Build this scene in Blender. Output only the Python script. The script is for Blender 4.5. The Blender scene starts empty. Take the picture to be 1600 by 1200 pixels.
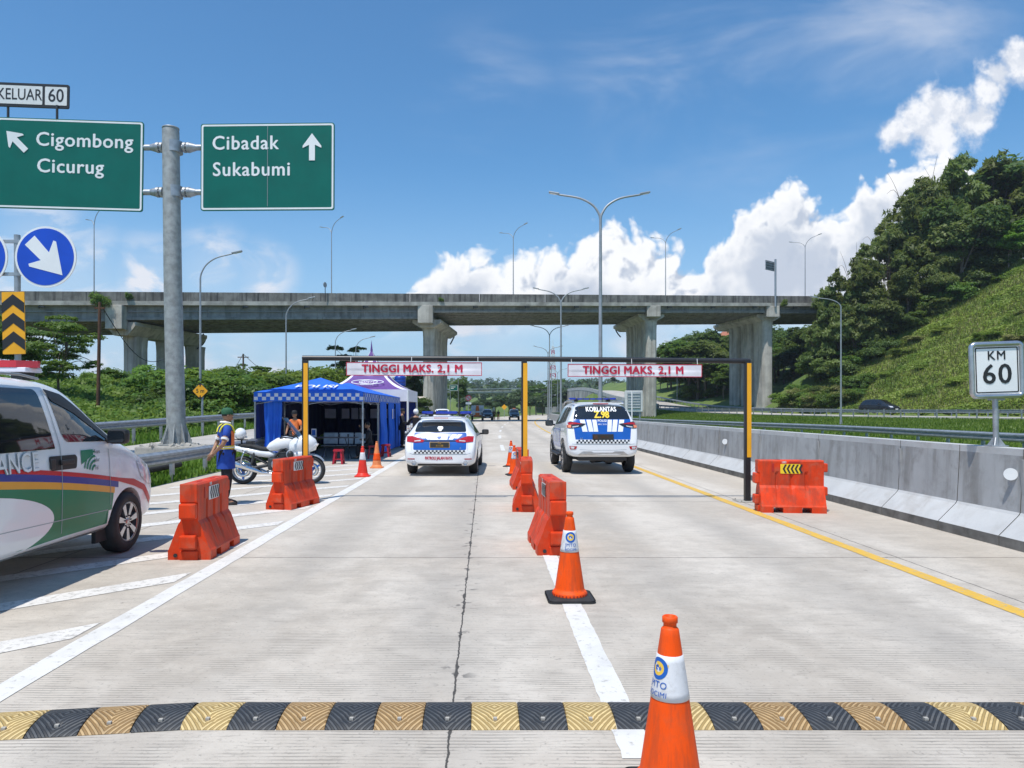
import bpy, bmesh, math, random
import numpy as np
from mathutils import Vector, Matrix, Euler
from mathutils.bvhtree import BVHTree
from mathutils.geometry import tessellate_polygon

S = bpy.context.scene
COL = S.collection
R = math.radians
F_PX, CX, CY, CAM_H = 1130.0, 758.0, 641.0, 1.65

# ------------------------------------------------------------------ camera
cam_d = bpy.data.cameras.new("camera")
cam = bpy.data.objects.new("camera", cam_d)
COL.objects.link(cam)
cam.location = (0, 0, CAM_H)
cam.rotation_euler = (R(90), 0, 0)
cam_d.sensor_width = 36
cam_d.lens = 36 * F_PX / 1600
cam_d.shift_x = (800 - CX) / 1600
cam_d.shift_y = (CY - 600) / 1600
cam_d.clip_start = 0.05
cam_d.clip_end = 9000
S.camera = cam
S.render.resolution_x, S.render.resolution_y = 1024, 768
S.view_settings.view_transform = 'Standard'
S.view_settings.look = 'None'
S.view_settings.exposure = 0.12
S.view_settings.gamma = 1.0
S.render.engine = 'CYCLES'
S.cycles.max_bounces = 5
S.cycles.transparent_max_bounces = 12
S.cycles.use_denoising = True

# ------------------------------------------------------------------ sun
SUN_VEC = Vector((-0.20, -0.33, 1.0)).normalized()
sd = bpy.data.lights.new("sun", 'SUN')
sd.energy = 4.3
sd.angle = R(0.53)
sd.color = (1.0, 0.955, 0.89)
sun = bpy.data.objects.new("sun", sd)
COL.objects.link(sun)
sun.rotation_euler = (-SUN_VEC).to_track_quat('-Z', 'Y').to_euler()
sun.location = (-20, -30, 80)

# ------------------------------------------------------------------ world: Nishita sky with clouds placed by direction
W = bpy.data.worlds.new("World")
S.world = W
W.cycles.sampling_method = "MANUAL"
W.cycles.sample_map_resolution = 256
W.use_nodes = True
wt = W.node_tree
wt.nodes.clear()

class NT:
    """small helper to write node graphs"""
    def __init__(s, tree): s.t = tree
    def n(s, typ, **kw):
        nd = s.t.nodes.new(typ)
        for k, v in kw.items(): setattr(nd, k, v)
        return nd
    def link(s, a, b): s.t.links.new(a, b)
    def _set(s, inp, v):
        if isinstance(v, bpy.types.NodeSocket): s.link(v, inp)
        elif v is not None: inp.default_value = v
    def math(s, op, a, b=None, c=None, clamp=False):
        nd = s.n('ShaderNodeMath', operation=op, use_clamp=clamp)
        for i, v in enumerate((a, b, c)): s._set(nd.inputs[i], v)
        return nd.outputs[0]
    def vmath(s, op, a, b=None, scale=None):
        nd = s.n('ShaderNodeVectorMath', operation=op)
        s._set(nd.inputs[0], a); s._set(nd.inputs[1], b)
        if scale is not None: s._set(nd.inputs['Scale'], scale)
        return nd.outputs['Value'] if op in ('DISTANCE', 'LENGTH', 'DOT_PRODUCT') else nd.outputs[0]
    def mix(s, fac, a, b, mode='MIX'):
        nd = s.n('ShaderNodeMix', data_type='RGBA', blend_type=mode)
        s._set(nd.inputs[0], fac); s._set(nd.inputs[6], a); s._set(nd.inputs[7], b)
        return nd.outputs[2]
    def maprange(s, v, a, b, c=0.0, d=1.0, smooth=True):
        nd = s.n('ShaderNodeMapRange', interpolation_type='SMOOTHSTEP' if smooth else 'LINEAR')
        s._set(nd.inputs[0], v)
        for i, q in enumerate((a, b, c, d)): s._set(nd.inputs[i + 1], q)
        return nd.outputs[0]
    dims = '3D'
    def noise(s, vec, scale, detail=4, rough=.55, dist=0.0, out=0):
        nd = s.n('ShaderNodeTexNoise', noise_dimensions=s.dims)
        s._set(nd.inputs['Vector'], vec)
        nd.inputs['Scale'].default_value = scale
        nd.inputs['Detail'].default_value = detail
        nd.inputs['Roughness'].default_value = rough
        nd.inputs['Distortion'].default_value = dist
        return nd.outputs[out]

def rgba(c): return (c[0], c[1], c[2], 1.0)
def uv_of(px, py): return ((px - CX) / F_PX, (CY - py) / F_PX)

# skyline of the cumulus bank (azimuth/elevation of the cloud heads, as measured) and loose puffs
TOPS = [(-200,640),(560,560),(612,500),(640,450),(660,412),(680,386),(705,374),(740,370),(765,380),(778,390),(800,384),(830,378),(845,364),(862,364),(888,374),(905,358),(935,344),(965,336),(977,350),(992,342),(1020,360),(1050,366),(1062,384),(1078,408),(1092,392),(1120,352),(1140,345),(1160,320),(1200,296),(1228,268),(1248,280),(1270,302),(1296,304),(1308,330),(1322,310),(1342,274),(1380,255),(1440,236),(1496,220),(1520,236),(1545,268),(1580,290),(1660,280),(1780,240),(1900,300),(2040,220),(2200,260)]
PUFFS = [(1405,208,34),(1440,190,48),(1480,172,54),(1520,186,46),(1560,120,34),(1592,98,42),(1540,146,34),(1462,210,50)]
AWAY = []
LOWS = [(60,380,70),(110,440,90),(230,440,70),(330,420,62),(410,430,50),(40,470,90),(380,545,46),(300,560,50),(440,570,40),(770,530,46),(800,560,50),(720,520,40),(180,560,60),(1010,560,60),(620,600,50)]
AWAY = [(1900,330,170),(2200,380,260),(2700,300,300),(3400,350,500),(4600,200,700),(-500,380,260),(-1100,350,300)]

def make_field_group():
    g = bpy.data.node_groups.new("cloud_field", 'ShaderNodeTree')
    g.interface.new_socket("P", in_out='INPUT', socket_type='NodeSocketVector')
    g.interface.new_socket("H", in_out='OUTPUT', socket_type='NodeSocketFloat')
    t = NT(g); t.dims = '2D'
    gi = t.n('NodeGroupInput'); go = t.n('NodeGroupOutput')
    P = gi.outputs[0]
    wob = t.noise(P, 11, 3, .5, 0, 1)
    wob = t.vmath('SUBTRACT', wob, (.5, .5, .5))
    P2 = t.vmath('ADD', P, t.vmath('SCALE', wob, scale=.045))
    sp = t.n('ShaderNodeSeparateXYZ'); t.link(P2, sp.inputs[0])
    fc = t.n('ShaderNodeFloatCurve')
    x0, x1, y0, y1 = -200, 2200, 700, 0
    pts = [((x - x0) / (x1 - x0), (y - y0) / (y1 - y0)) for x, y in TOPS]
    cv = fc.mapping.curves[0]
    while len(cv.points) < len(pts): cv.points.new(.5, .5)
    for p, (a, b) in zip(cv.points, pts): p.location = (a, b)
    fc.mapping.update()
    ux = t.math('MULTIPLY_ADD', sp.outputs[0], F_PX / (x1 - x0), (CX - x0) / (x1 - x0), clamp=True)
    t.link(ux, fc.inputs['Value'])
    # height below the cloud skyline in units of 60 px
    top = t.math('MULTIPLY_ADD', fc.outputs[0], (y1 - y0) / 60.0, (y0 - CY) / 60.0)
    f = t.math('SUBTRACT', t.math('MULTIPLY', top, -1.0), t.math('MULTIPLY', sp.outputs[1], F_PX / 60.0))
    f = t.math('MULTIPLY', f, .72)
    vo = t.n('ShaderNodeTexVoronoi', feature='SMOOTH_F1', voronoi_dimensions='2D')
    t.link(P2, vo.inputs['Vector'])
    vo.inputs['Scale'].default_value = 30
    vo.inputs['Detail'].default_value = 2.0
    vo.inputs['Roughness'].default_value = .52
    vo.inputs['Smoothness'].default_value = .25
    b = t.math('MULTIPLY_ADD', vo.outputs['Distance'], -1.0, .5)
    n2 = t.math('SUBTRACT', t.noise(P, 90, 5, .6), .5)
    h = t.math('ADD', f, t.math('MULTIPLY', b, .50))
    h = t.math('ADD', h, t.math('MULTIPLY', n2, .20))
    t.link(h, go.inputs[0])
    return g

def build_world():
    t = NT(wt); t.dims = '2D'
    tc = t.n('ShaderNodeTexCoord')
    D = tc.outputs['Generated']
    sep = t.n('ShaderNodeSeparateXYZ'); t.link(D, sep.inputs[0])
    dx, dy, dz = sep.outputs
    ysafe = t.math('MAXIMUM', dy, .02)
    u = t.math('DIVIDE', dx, ysafe); v = t.math('DIVIDE', dz, ysafe)
    cmb = t.n('ShaderNodeCombineXYZ'); t.link(u, cmb.inputs[0]); t.link(v, cmb.inputs[1])
    P = cmb.outputs[0]
    front = t.maprange(dy, .03, .12)
    sky = t.n('ShaderNodeTexSky', sky_type='NISHITA')
    sky.sun_disc = False
    sky.sun_elevation = math.asin(SUN_VEC.z)
    sky.sun_rotation = math.atan2(SUN_VEC.x, SUN_VEC.y)
    sky.altitude = 300
    sky.air_density = 1.15
    sky.dust_density = 0.35
    sky.ozone_density = 2.6
    hs = t.n('ShaderNodeHueSaturation')
    hs.inputs['Saturation'].default_value = 1.03
    hs.inputs['Value'].default_value = 1.0
    t.link(sky.outputs[0], hs.inputs['Color'])
    skyc = t.mix(1.0, hs.outputs[0], (.76, 1.20, 1.42, 1), 'MULTIPLY')
    hz = t.maprange(dz, .34, -.02)
    skyc = t.mix(t.math('MULTIPLY', hz, .80), skyc, (4.3, 5.8, 7.8, 1))
    grp = make_field_group()
    g1 = t.n('ShaderNodeGroup'); g1.node_tree = grp; t.link(P, g1.inputs[0])
    g2 = t.n('ShaderNodeGroup'); g2.node_tree = grp
    t.link(t.vmath('ADD', P, (-.009, .017, 0)), g2.inputs[0])
    h1, h2 = g1.outputs[0], g2.outputs[0]
    a = t.maprange(h1, -.02, .30)
    a = t.math('MULTIPLY', a, front)
    a = t.math('MULTIPLY', a, t.maprange(v, .085, .165))
    s = t.math('SUBTRACT', h1, h2)
    lit = t.maprange(s, -.22, .14)
    big = t.noise(P, 6.0, 4, .55)
    core = t.math('MULTIPLY', t.maprange(h1, .25, 1.1), t.maprange(big, .38, .58))
    lit = t.math('MULTIPLY', lit, t.math('MULTIPLY_ADD', core, -.92, 1.0))
    cl = t.mix(lit, (5.1, 5.75, 6.9, 1), (9.6, 9.7, 9.9, 1))
    # soft low cloud banks
    lowf = None
    for (x, y, r) in LOWS:
        uu, vv = uv_of(x, y)
        d = t.vmath('DISTANCE', P, (uu, vv, 0))
        q = t.maprange(d, r * 1.45 / F_PX, 0.0)
        lowf = q if lowf is None else t.math('MAXIMUM', lowf, q)
    str_ = t.vmath('MULTIPLY', P, (1.0, 2.0, 1))
    ln = t.maprange(t.noise(str_, 9, 6, .58, .4), .40, .66)
    lowa = t.math('MULTIPLY', t.math('MULTIPLY', ln, lowf), 1.0)
    lowa = t.math('ADD', lowa, t.math('MULTIPLY', lowf, .22), clamp=True)
    # loose soft puffs above the hill
    wp = t.vmath('ADD', P, t.vmath('SCALE', t.vmath('SUBTRACT', t.noise(P, 14, 4, .55, 0, 1), (.5, .5, .5)), scale=.05))
    pf = None
    for (x, y, r) in PUFFS:
        uu, vv = uv_of(x, y)
        q = t.math('MULTIPLY_ADD', t.vmath('DISTANCE', wp, (uu, vv, 0)), -F_PX / r, 1.0)
        pf = q if pf is None else t.math('SMOOTH_MAX', pf, q, .15)
    pn = t.noise(P, 26, 6, .6)
    pa = t.maprange(t.math('ADD', pf, t.math('MULTIPLY_ADD', pn, 1.0, -.5)), -.02, .62)
    pa = t.math('MULTIPLY', t.math('MULTIPLY', pa, front), .96)
    # cirrus veil, upper right
    rot = t.n('ShaderNodeMapping'); t.link(P, rot.inputs[0])
    rot.inputs['Rotation'].default_value = (0, 0, R(-14))
    rot.inputs['Scale'].default_value = (1.6, 4.2, 1)
    cn = t.maprange(t.noise(rot.outputs[0], 1.7, 7, .56, .35), .36, .82)
    cm = None
    for (x, y, r) in [(1160,110,250),(1030,110,230),(1330,60,260),(760,150,160),(1450,40,200)]:
        uu, vv = uv_of(x, y)
        q = t.maprange(t.vmath('DISTANCE', P, (uu, vv, 0)), r / F_PX, 0.0)
        cm = q if cm is None else t.math('MAXIMUM', cm, q)
    cira = t.math('MULTIPLY', t.math('MULTIPLY', cn, cm), .55)
    soft = t.math('MAXIMUM', lowa, cira)
    soft = t.math('MULTIPLY', soft, front)
    c = t.mix(soft, skyc, (7.6, 7.95, 8.7, 1))
    c = t.mix(pa, c, t.mix(t.maprange(pn, .38, .62), (7.0, 7.4, 8.2, 1), (9.3, 9.4, 9.7, 1)))
    c = t.mix(a, c, cl)
    bg = t.n('ShaderNodeBackground')
    t.link(c, bg.inputs[0])
    bg.inputs[1].default_value = 0.10
    out = t.n('ShaderNodeOutputWorld')
    t.link(bg.outputs[0], out.inputs[0])
build_world()

# ------------------------------------------------------------------ helpers: meshes
def bm_lists(bm):
    bm.verts.ensure_lookup_table(); bm.verts.index_update()
    return [v.co.copy() for v in bm.verts], [[v.index for v in f.verts] for f in bm.faces]

def frames(pts):
    pts = [Vector(p) for p in pts]
    n = len(pts)
    T = []
    for i in range(n):
        a = pts[max(i - 1, 0)]; b = pts[min(i + 1, n - 1)]
        d = (b - a)
        T.append(d.normalized() if d.length > 1e-9 else Vector((0, 0, 1)))
    ref = Vector((0, 0, 1)) if abs(T[0].z) < .95 else Vector((1, 0, 0))
    N = (ref - T[0] * ref.dot(T[0])).normalized()
    out = []
    for i in range(n):
        N = N - T[i] * N.dot(T[i])
        N = N.normalized() if N.length > 1e-6 else Vector((1, 0, 0))
        out.append((pts[i], N.copy(), T[i].cross(N)))
    return out

def catmull(pts, k=6):
    P = [np.array(p, float) for p in pts]
    out = []
    for i in range(len(P) - 1):
        p0 = P[max(i - 1, 0)]; p1 = P[i]; p2 = P[i + 1]; p3 = P[min(i + 2, len(P) - 1)]
        for j in range(k):
            t = j / k
            out.append(tuple(.5 * ((2 * p1) + (-p0 + p2) * t + (2 * p0 - 5 * p1 + 4 * p2 - p3) * t * t + (-p0 + 3 * p1 - 3 * p2 + p3) * t ** 3)))
    out.append(tuple(P[-1]))
    return out

class MB:
    def __init__(s): s.v = []; s.f = []; s.m = []; s.sm = []
    def add(s, vs, fs, m=0, smooth=False, M=None):
        o = len(s.v)
        if M is not None: vs = [M @ Vector(v) for v in vs]
        s.v.extend([tuple(v) for v in vs])
        for f in fs:
            s.f.append(tuple(i + o for i in f)); s.m.append(m); s.sm.append(smooth)
        return s
    def box(s, c, d, m=0, M=None, bev=0.0, rot=None):
        bm = bmesh.new()
        bmesh.ops.create_cube(bm, size=1)
        for v in bm.verts: v.co = Vector((v.co.x * d[0], v.co.y * d[1], v.co.z * d[2]))
        if bev > 0: bmesh.ops.bevel(bm, geom=bm.edges[:], offset=min(bev, min(d) * .45), segments=2, affect='EDGES', profile=.6)
        X = Matrix.Translation(c)
        if rot is not None: X = X @ Euler(rot).to_matrix().to_4x4()
        if M is not None: X = M @ X
        vs, fs = bm_lists(bm); bm.free()
        return s.add(vs, fs, m, False, X)
    def tube(s, pts, r, n=10, m=0, caps=True, M=None, smooth=True):
        fr = frames(pts)
        rs = r if isinstance(r, (list, tuple)) else [r] * len(fr)
        vs = []; fs = []
        for (p, a, b), rr in zip(fr, rs):
            for k in range(n):
                t = 2 * math.pi * k / n
                vs.append(p + a * (rr * math.cos(t)) + b * (rr * math.sin(t)))
        for i in range(len(fr) - 1):
            for k in range(n):
                k2 = (k + 1) % n
                fs.append((i * n + k, i * n + k2, (i + 1) * n + k2, (i + 1) * n + k))
        s.add(vs, fs, m, smooth, M)
        if caps:
            o = (len(fr) - 1) * n
            s.add(vs[:n], [tuple(range(n))[::-1]], m, False, M)
            s.add(vs[o:], [tuple(range(n))], m, False, M)
        return s
    def lathe(s, prof, n=20, m=0, M=None, smooth=True, close=False):
        vs = []; fs = []
        for (r, z) in prof:
            for k in range(n):
                t = 2 * math.pi * k / n
                vs.append((r * math.cos(t), r * math.sin(t), z))
        L = len(prof)
        for i in range(L if close else L - 1):
            j = (i + 1) % L
            for k in range(n):
                k2 = (k + 1) % n
                fs.append((i * n + k, i * n + k2, j * n + k2, j * n + k))
        return s.add(vs, fs, m, smooth, M)
    def prism(s, poly, z0, z1, m=0, M=None, sidem=None):
        n = len(poly)
        vs = [(x, y, z0) for x, y in poly] + [(x, y, z1) for x, y in poly]
        tri = tessellate_polygon([[Vector((x, y, 0)) for x, y in poly]])
        fs = [tuple(t) for t in tri] + [tuple(i + n for i in t)[::-1] for t in tri]
        s.add(vs, fs, m, False, M)
        s.add(vs, [(i, (i + 1) % n, (i + 1) % n + n, i + n) for i in range(n)], m if sidem is None else sidem, False, M)
        return s
    def ball(s, c, r, nu=14, nv=9, m=0, M=None):
        if not isinstance(r, (list, tuple)): r = (r, r, r)
        vs = [(c[0], c[1], c[2] - r[2])]; fs = []
        for j in range(1, nv):
            p = -math.pi / 2 + math.pi * j / nv
            for k in range(nu):
                t = 2 * math.pi * k / nu
                vs.append((c[0] + r[0] * math.cos(p) * math.cos(t), c[1] + r[1] * math.cos(p) * math.sin(t), c[2] + r[2] * math.sin(p)))
        vs.append((c[0], c[1], c[2] + r[2]))
        for k in range(nu): fs.append((0, 1 + (k + 1) % nu, 1 + k))
        for j in range(nv - 2):
            for k in range(nu):
                a = 1 + j * nu + k; b = 1 + j * nu + (k + 1) % nu
                fs.append((a, b, b + nu, a + nu))
        o = 1 + (nv - 2) * nu
        for k in range(nu): fs.append((o + k, o + (k + 1) % nu, len(vs) - 1))
        return s.add(vs, fs, m, True, M)
    def sweep(s, prof, path, mats=0, caps=True, smooth=False, M=None, closed=True):
        """prof: (side, up) pairs; path: 3-D points, side is to the right of the direction of travel"""
        pts = [Vector(p) for p in path]
        n = len(pts); L = len(prof)
        vs = []
        for i in range(n):
            d = pts[min(i + 1, n - 1)] - pts[max(i - 1, 0)]
            d.z = 0; d.normalize()
            side = Vector((d.y, -d.x, 0))
            for (a, b) in prof: vs.append(pts[i] + side * a + Vector((0, 0, b)))
        for j in range(L if closed else L - 1):
            j2 = (j + 1) % L
            mm = mats[j] if isinstance(mats, (list, tuple)) else mats
            s.add(vs, [(i * L + j, i * L + j2, (i + 1) * L + j2, (i + 1) * L + j) for i in range(n - 1)], mm, smooth, M)
        if caps and closed:
            mm = mats[0] if isinstance(mats, (list, tuple)) else mats
            tri = tessellate_polygon([[Vector((a, b, 0)) for a, b in prof]])
            s.add(vs[:L], [tuple(t) for t in tri], mm, False, M)
            s.add(vs[-L:], [tuple(t)[::-1] for t in tri], mm, False, M)
        return s
    def text(s, string, size, m=0, M=None, align='CENTER', bold=0.0, space=1.0, sx=1.0, shear=0.0):
        vs, fs = text_mesh(string, size, align, 0, space, sx, shear)
        for (dx, dy, k) in bold_copies(bold, size): s.add([(x + dx, y + dy, k * .0009) for x, y in vs], fs, m, False, M)
        return s
    def build(s, name, mats, parent=None, recalc=False, weld=False, kind=None):
        me = bpy.data.meshes.new(name)
        me.from_pydata(s.v, [], s.f)
        if not isinstance(mats, (list, tuple)): mats = [mats]
        for mt in mats: me.materials.append(mt)
        me.polygons.foreach_set('material_index', s.m)
        me.polygons.foreach_set('use_smooth', s.sm)
        if recalc or weld:
            bm = bmesh.new(); bm.from_mesh(me)
            if weld: bmesh.ops.remove_doubles(bm, verts=bm.verts[:], dist=1e-4)
            if recalc: bmesh.ops.recalc_face_normals(bm, faces=bm.faces[:])
            bm.to_mesh(me); bm.free()
        me.update()
        return link(name, me, parent, kind)

def link(name, me, parent=None, kind=None):
    o = bpy.data.objects.new(name, me)
    COL.objects.link(o)
    if parent is not None: o.parent = parent
    if kind: o['kind'] = kind
    return o

def bold_copies(bold, size):
    if bold <= 0: return [(0, 0, 0)]
    b = bold * size * 1.25
    return [(-b, 0, 0), (b, 0, 1), (0, b * .7, 2), (0, -b * .7, 3)]
_txt = {}
def text_mesh(string, size, align='CENTER', bold=0.0, space=1.0, sx=1.0, shear=0.0):
    key = (string, align, bold, space, shear)
    if key not in _txt:
        cu = bpy.data.curves.new("lettering_source", 'FONT')
        cu.body = string; cu.size = 1.0; cu.align_x = align; cu.align_y = 'CENTER'
        cu.space_character = space; cu.resolution_u = 3; cu.shear = shear
        o = bpy.data.objects.new("lettering_source", cu)
        COL.objects.link(o)
        dg = bpy.context.evaluated_depsgraph_get()
        me = bpy.data.meshes.new_from_object(o.evaluated_get(dg))
        _txt[key] = ([(v.co.x, v.co.y) for v in me.vertices], [tuple(p.vertices) for p in me.polygons])
        bpy.data.objects.remove(o); bpy.data.curves.remove(cu); bpy.data.meshes.remove(me)
    vs, fs = _txt[key]
    return [(x * size * sx, y * size) for x, y in vs], fs

def thing(name, label, cat, loc=(0, 0, 0), rotz=0.0, group=None):
    o = bpy.data.objects.new(name, None)
    o.empty_display_size = .2
    COL.objects.link(o)
    o.location = loc; o.rotation_euler = (0, 0, rotz)
    return tag(o, label, cat, group)

def tag(o, label, cat, group=None, kind=None):
    if label: o['label'] = label
    if cat: o['category'] = cat
    if group: o['group'] = group
    if kind: o['kind'] = kind
    return o

def dup(root, loc, rotz, label, group=None):
    def cp(o, parent):
        c = o.copy(); COL.objects.link(c); c.parent = parent
        for ch in o.children: cp(ch, c)
        return c
    r = cp(root, None)
    r.location = loc; r.rotation_euler = (0, 0, rotz); r['label'] = label
    if group: r['group'] = group
    return r

def FACE(x, y, z, yaw=0.0, roll=0.0):
    """matrix for a flat sheet drawn in (x right, y up) that faces the -Y direction"""
    return Matrix.Translation((x, y, z)) @ Matrix.Rotation(yaw, 4, 'Z') @ Matrix.Rotation(R(90), 4, 'X') @ Matrix.Rotation(roll, 4, 'Z')

def at(px, py, Y): return ((px - CX) * Y / F_PX, Y, CAM_H - (py - CY) * Y / F_PX)

def rrect(w, h, r, n=5, cx=0, cy=0):
    out = []
    for (sx, sy, a0) in ((1, 1, 0), (-1, 1, 90), (-1, -1, 180), (1, -1, 270)):
        for k in range(n + 1):
            a = R(a0 + 90 * k / n)
            out.append((cx + sx * (w / 2 - r) + r * math.cos(a), cy + sy * (h / 2 - r) + r * math.sin(a)))
    return out

def circ(r, n=32, cx=0, cy=0): return [(cx + r * math.cos(2 * math.pi * k / n), cy + r * math.sin(2 * math.pi * k / n)) for k in range(n)]

def round_poly(pts, r, n=4):
    out = []
    L = len(pts)
    for i in range(L):
        p = Vector(pts[i]); a = Vector(pts[i - 1]) - p; b = Vector(pts[(i + 1) % L]) - p
        rr = min(r, a.length * .45, b.length * .45)
        p0 = p + a.normalized() * rr; p1 = p + b.normalized() * rr
        for k in range(n + 1):
            t = k / n
            q = p0 * (1 - t) ** 2 + p * 2 * t * (1 - t) + p1 * t * t
            out.append((q.x, q.y))
    return out

# ------------------------------------------------------------------ materials
MAT = {}
def mat(name, col, rough=.6, metal=0.0, var=0.0, vscale=3.0, bump=0.0, bscale=40.0, spec=.5, coat=0.0, dirt=None, dscale=2.0, damt=.5, trans=0.0, streak=None):
    m = bpy.data.materials.new(name); m.use_nodes = True
    t = NT(m.node_tree)
    bs = m.node_tree.nodes['Principled BSDF']
    bs.inputs['Roughness'].default_value = rough
    bs.inputs['Metallic'].default_value = metal
    bs.inputs['Specular IOR Level'].default_value = spec
    bs.inputs['Coat Weight'].default_value = coat
    bs.inputs['Coat Roughness'].default_value = .04
    c = rgba(col)
    tc = t.n('ShaderNodeTexCoord')
    P = tc.outputs['Object']
    if var > 0:
        nz = t.noise(P, vscale, 5, .6)
        lo = rgba([x * (1 - var) for x in col]); hi = rgba([min(1, x * (1 + var)) for x in col])
        c = t.mix(t.maprange(nz, .3, .7), lo, hi)
    if dirt is not None:
        nz = t.noise(P, dscale, 7, .65, .3)
        c = t.mix(t.math('MULTIPLY', t.maprange(nz, .47, .72), damt), c, rgba(dirt))
    if streak is not None:      # run-off stains: (colour, horizontal scale, vertical scale, amount)
        sc, sh, sv, sa = streak
        q = t.vmath('MULTIPLY', P, (sh, sh, sv))
        nz = t.noise(q, 1.0, 6, .62)
        c = t.mix(t.math('MULTIPLY', t.maprange(nz, .45, .68), sa), c, rgba(sc))
    t._set(bs.inputs['Base Color'], c)
    if bump > 0:
        b = t.n('ShaderNodeBump'); b.inputs['Strength'].default_value = bump; b.inputs['Distance'].default_value = .01
        t.link(t.noise(P, bscale, 4, .6), b.inputs['Height'])
        t.link(b.outputs[0], bs.inputs['Normal'])
    if trans > 0:
        bs.inputs['Transmission Weight'].default_value = trans
    MAT[name] = m
    return m

def leaf_mat(name, c1, c2, c3=None, trans=.35, rough=.5):
    m = bpy.data.materials.new(name); m.use_nodes = True
    t = NT(m.node_tree)
    m.node_tree.nodes.clear()
    geo = t.n('ShaderNodeNewGeometry'); oi = t.n('ShaderNodeObjectInfo')
    rnd = geo.outputs['Random Per Island']
    c = t.mix(rnd, rgba(c1), rgba(c2))
    nz = t.noise(geo.outputs['Position'], .22, 3, .5)
    if c3 is not None: c = t.mix(t.maprange(nz, .45, .68), c, rgba(c3))
    hsv = t.n('ShaderNodeHueSaturation')
    t.link(c, hsv.inputs['Color'])
    t.link(t.math('MULTIPLY_ADD', oi.outputs['Random'], .5, .75), hsv.inputs['Value'])
    t.link(t.math('MULTIPLY_ADD', oi.outputs['Random'], .03, .485), hsv.inputs['Hue'])
    c = hsv.outputs[0]
    bs = t.n('ShaderNodeBsdfPrincipled'); t.link(c, bs.inputs['Base Color'])
    bs.inputs['Roughness'].default_value = rough
    bs.inputs['Specular IOR Level'].default_value = .35
    tr = t.n('ShaderNodeBsdfTranslucent')
    t.link(t.mix(.5, c, (.16, .22, .02, 1)), tr.inputs[0])
    mx = t.n('ShaderNodeMixShader'); mx.inputs[0].default_value = trans
    t.link(bs.outputs[0], mx.inputs[1]); t.link(tr.outputs[0], mx.inputs[2])
    out = t.n('ShaderNodeOutputMaterial'); t.link(mx.outputs[0], out.inputs[0])
    MAT[name] = m
    return m

mat('galvanised', (.36, .38, .40), .45, .55, .18, 6, .1, 30)
mat('lamp_grey', (.33, .35, .37), .5, .35, .1, 3)
mat('dark_steel', (.05, .052, .055), .5, .3, .2, 5)
mat('black_paint', (.018, .018, .02), .4, 0, .2, 6)
mat('black_rubber', (.022, .022, .023), .75, 0, .25, 9, .15, 60)
mat('black_plastic', (.02, .02, .022), .5)
mat('white_paint', (.78, .78, .76), .4, 0, .05, 4)
mat('white_panel', (.74, .74, .73), .45, 0, .06, 3, dirt=(.5, .48, .44), dscale=3, damt=.25)
mat('car_white', (.80, .81, .82), .22, 0, .02, 1.5, coat=.6)
mat('car_blue', (.012, .10, .42), .25, 0, .08, 3, coat=.5)
mat('car_black', (.02, .024, .03), .2, 0, 0, coat=.5)
mat('car_silver', (.35, .38, .42), .3, .4, 0, coat=.4)
mat('glass_dark', (.012, .014, .017), .03, 0, 0, spec=.8, coat=.4)
mat('lamp_red', (.42, .012, .016), .12, 0, .2, 20, coat=.6)
mat('lamp_clear', (.65, .66, .68), .12, .2, .2, 20, coat=.6)
mat('lamp_amber', (.75, .24, .12), .2, 0, .1, 20, coat=.4)
mat('lightbar_blue', (.01, .03, .32), .12, 0, .2, 12, coat=.6)
mat('lightbar_red', (.55, .012, .03), .12, 0, .15, 6, coat=.7)
mat('plate_black', (.03, .028, .025), .5)
mat('plate_gold', (.55, .33, .05), .45)
mat('text_white', (.85, .85, .85), .5)
mat('text_black', (.02, .02, .022), .5)
mat('text_yellow', (.9, .62, .02), .5)
mat('text_red', (.52, .012, .05), .5)
mat('chrome', (.65, .66, .68), .15, 1.0, .1, 10)
mat('alloy', (.5, .5, .51), .3, .85, .1, 8)
mat('sign_green', (.002, .130, .098), .42, 0, .07, 1.2, spec=.3, dirt=(.01, .10, .075), dscale=.8, damt=.35)
mat('sign_blue', (.008, .07, .52), .4, 0, .08, 2)
mat('sign_yellow', (.86, .40, .012), .45, 0, .06, 3)
mat('sign_white', (.80, .81, .80), .4, 0, .04, 2)
mat('sign_back', (.34, .35, .36), .5, .3, .12, 3)
mat('pole_concrete_grey', (.33, .34, .33), .55, .25, .22, 5, .12, 30, dirt=(.24, .22, .18), dscale=3, damt=.4)
mat('barrier_red', (.68, .050, .008), .5, 0, .14, 3, .08, 20, spec=.25, dirt=(.40, .16, .10), dscale=5, damt=.45, streak=((.20, .05, .03), 9, 1.6, .5))
mat('barrier_red_dark', (.42, .018, .008), .5, 0, .1, 4)
mat('cone_orange', (.88, .085, .003), .55, 0, .08, 4, .05, 30, spec=.22, dirt=(.50, .10, .04), dscale=8, damt=.5, streak=((.22, .06, .03), 26, 3, .35))
mat('cone_faded', (.72, .22, .07), .6, 0, .12, 5)
mat('cone_red', (.72, .03, .012), .45, 0, .1, 5)
mat('cone_sleeve', (.66, .66, .67), .4, 0, .06, 6, .25, 24, dirt=(.36, .34, .32), dscale=16, damt=.6)
mat('logo_blue', (.005, .10, .42), .5)
mat('logo_yellow', (.78, .50, .06), .5)
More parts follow.
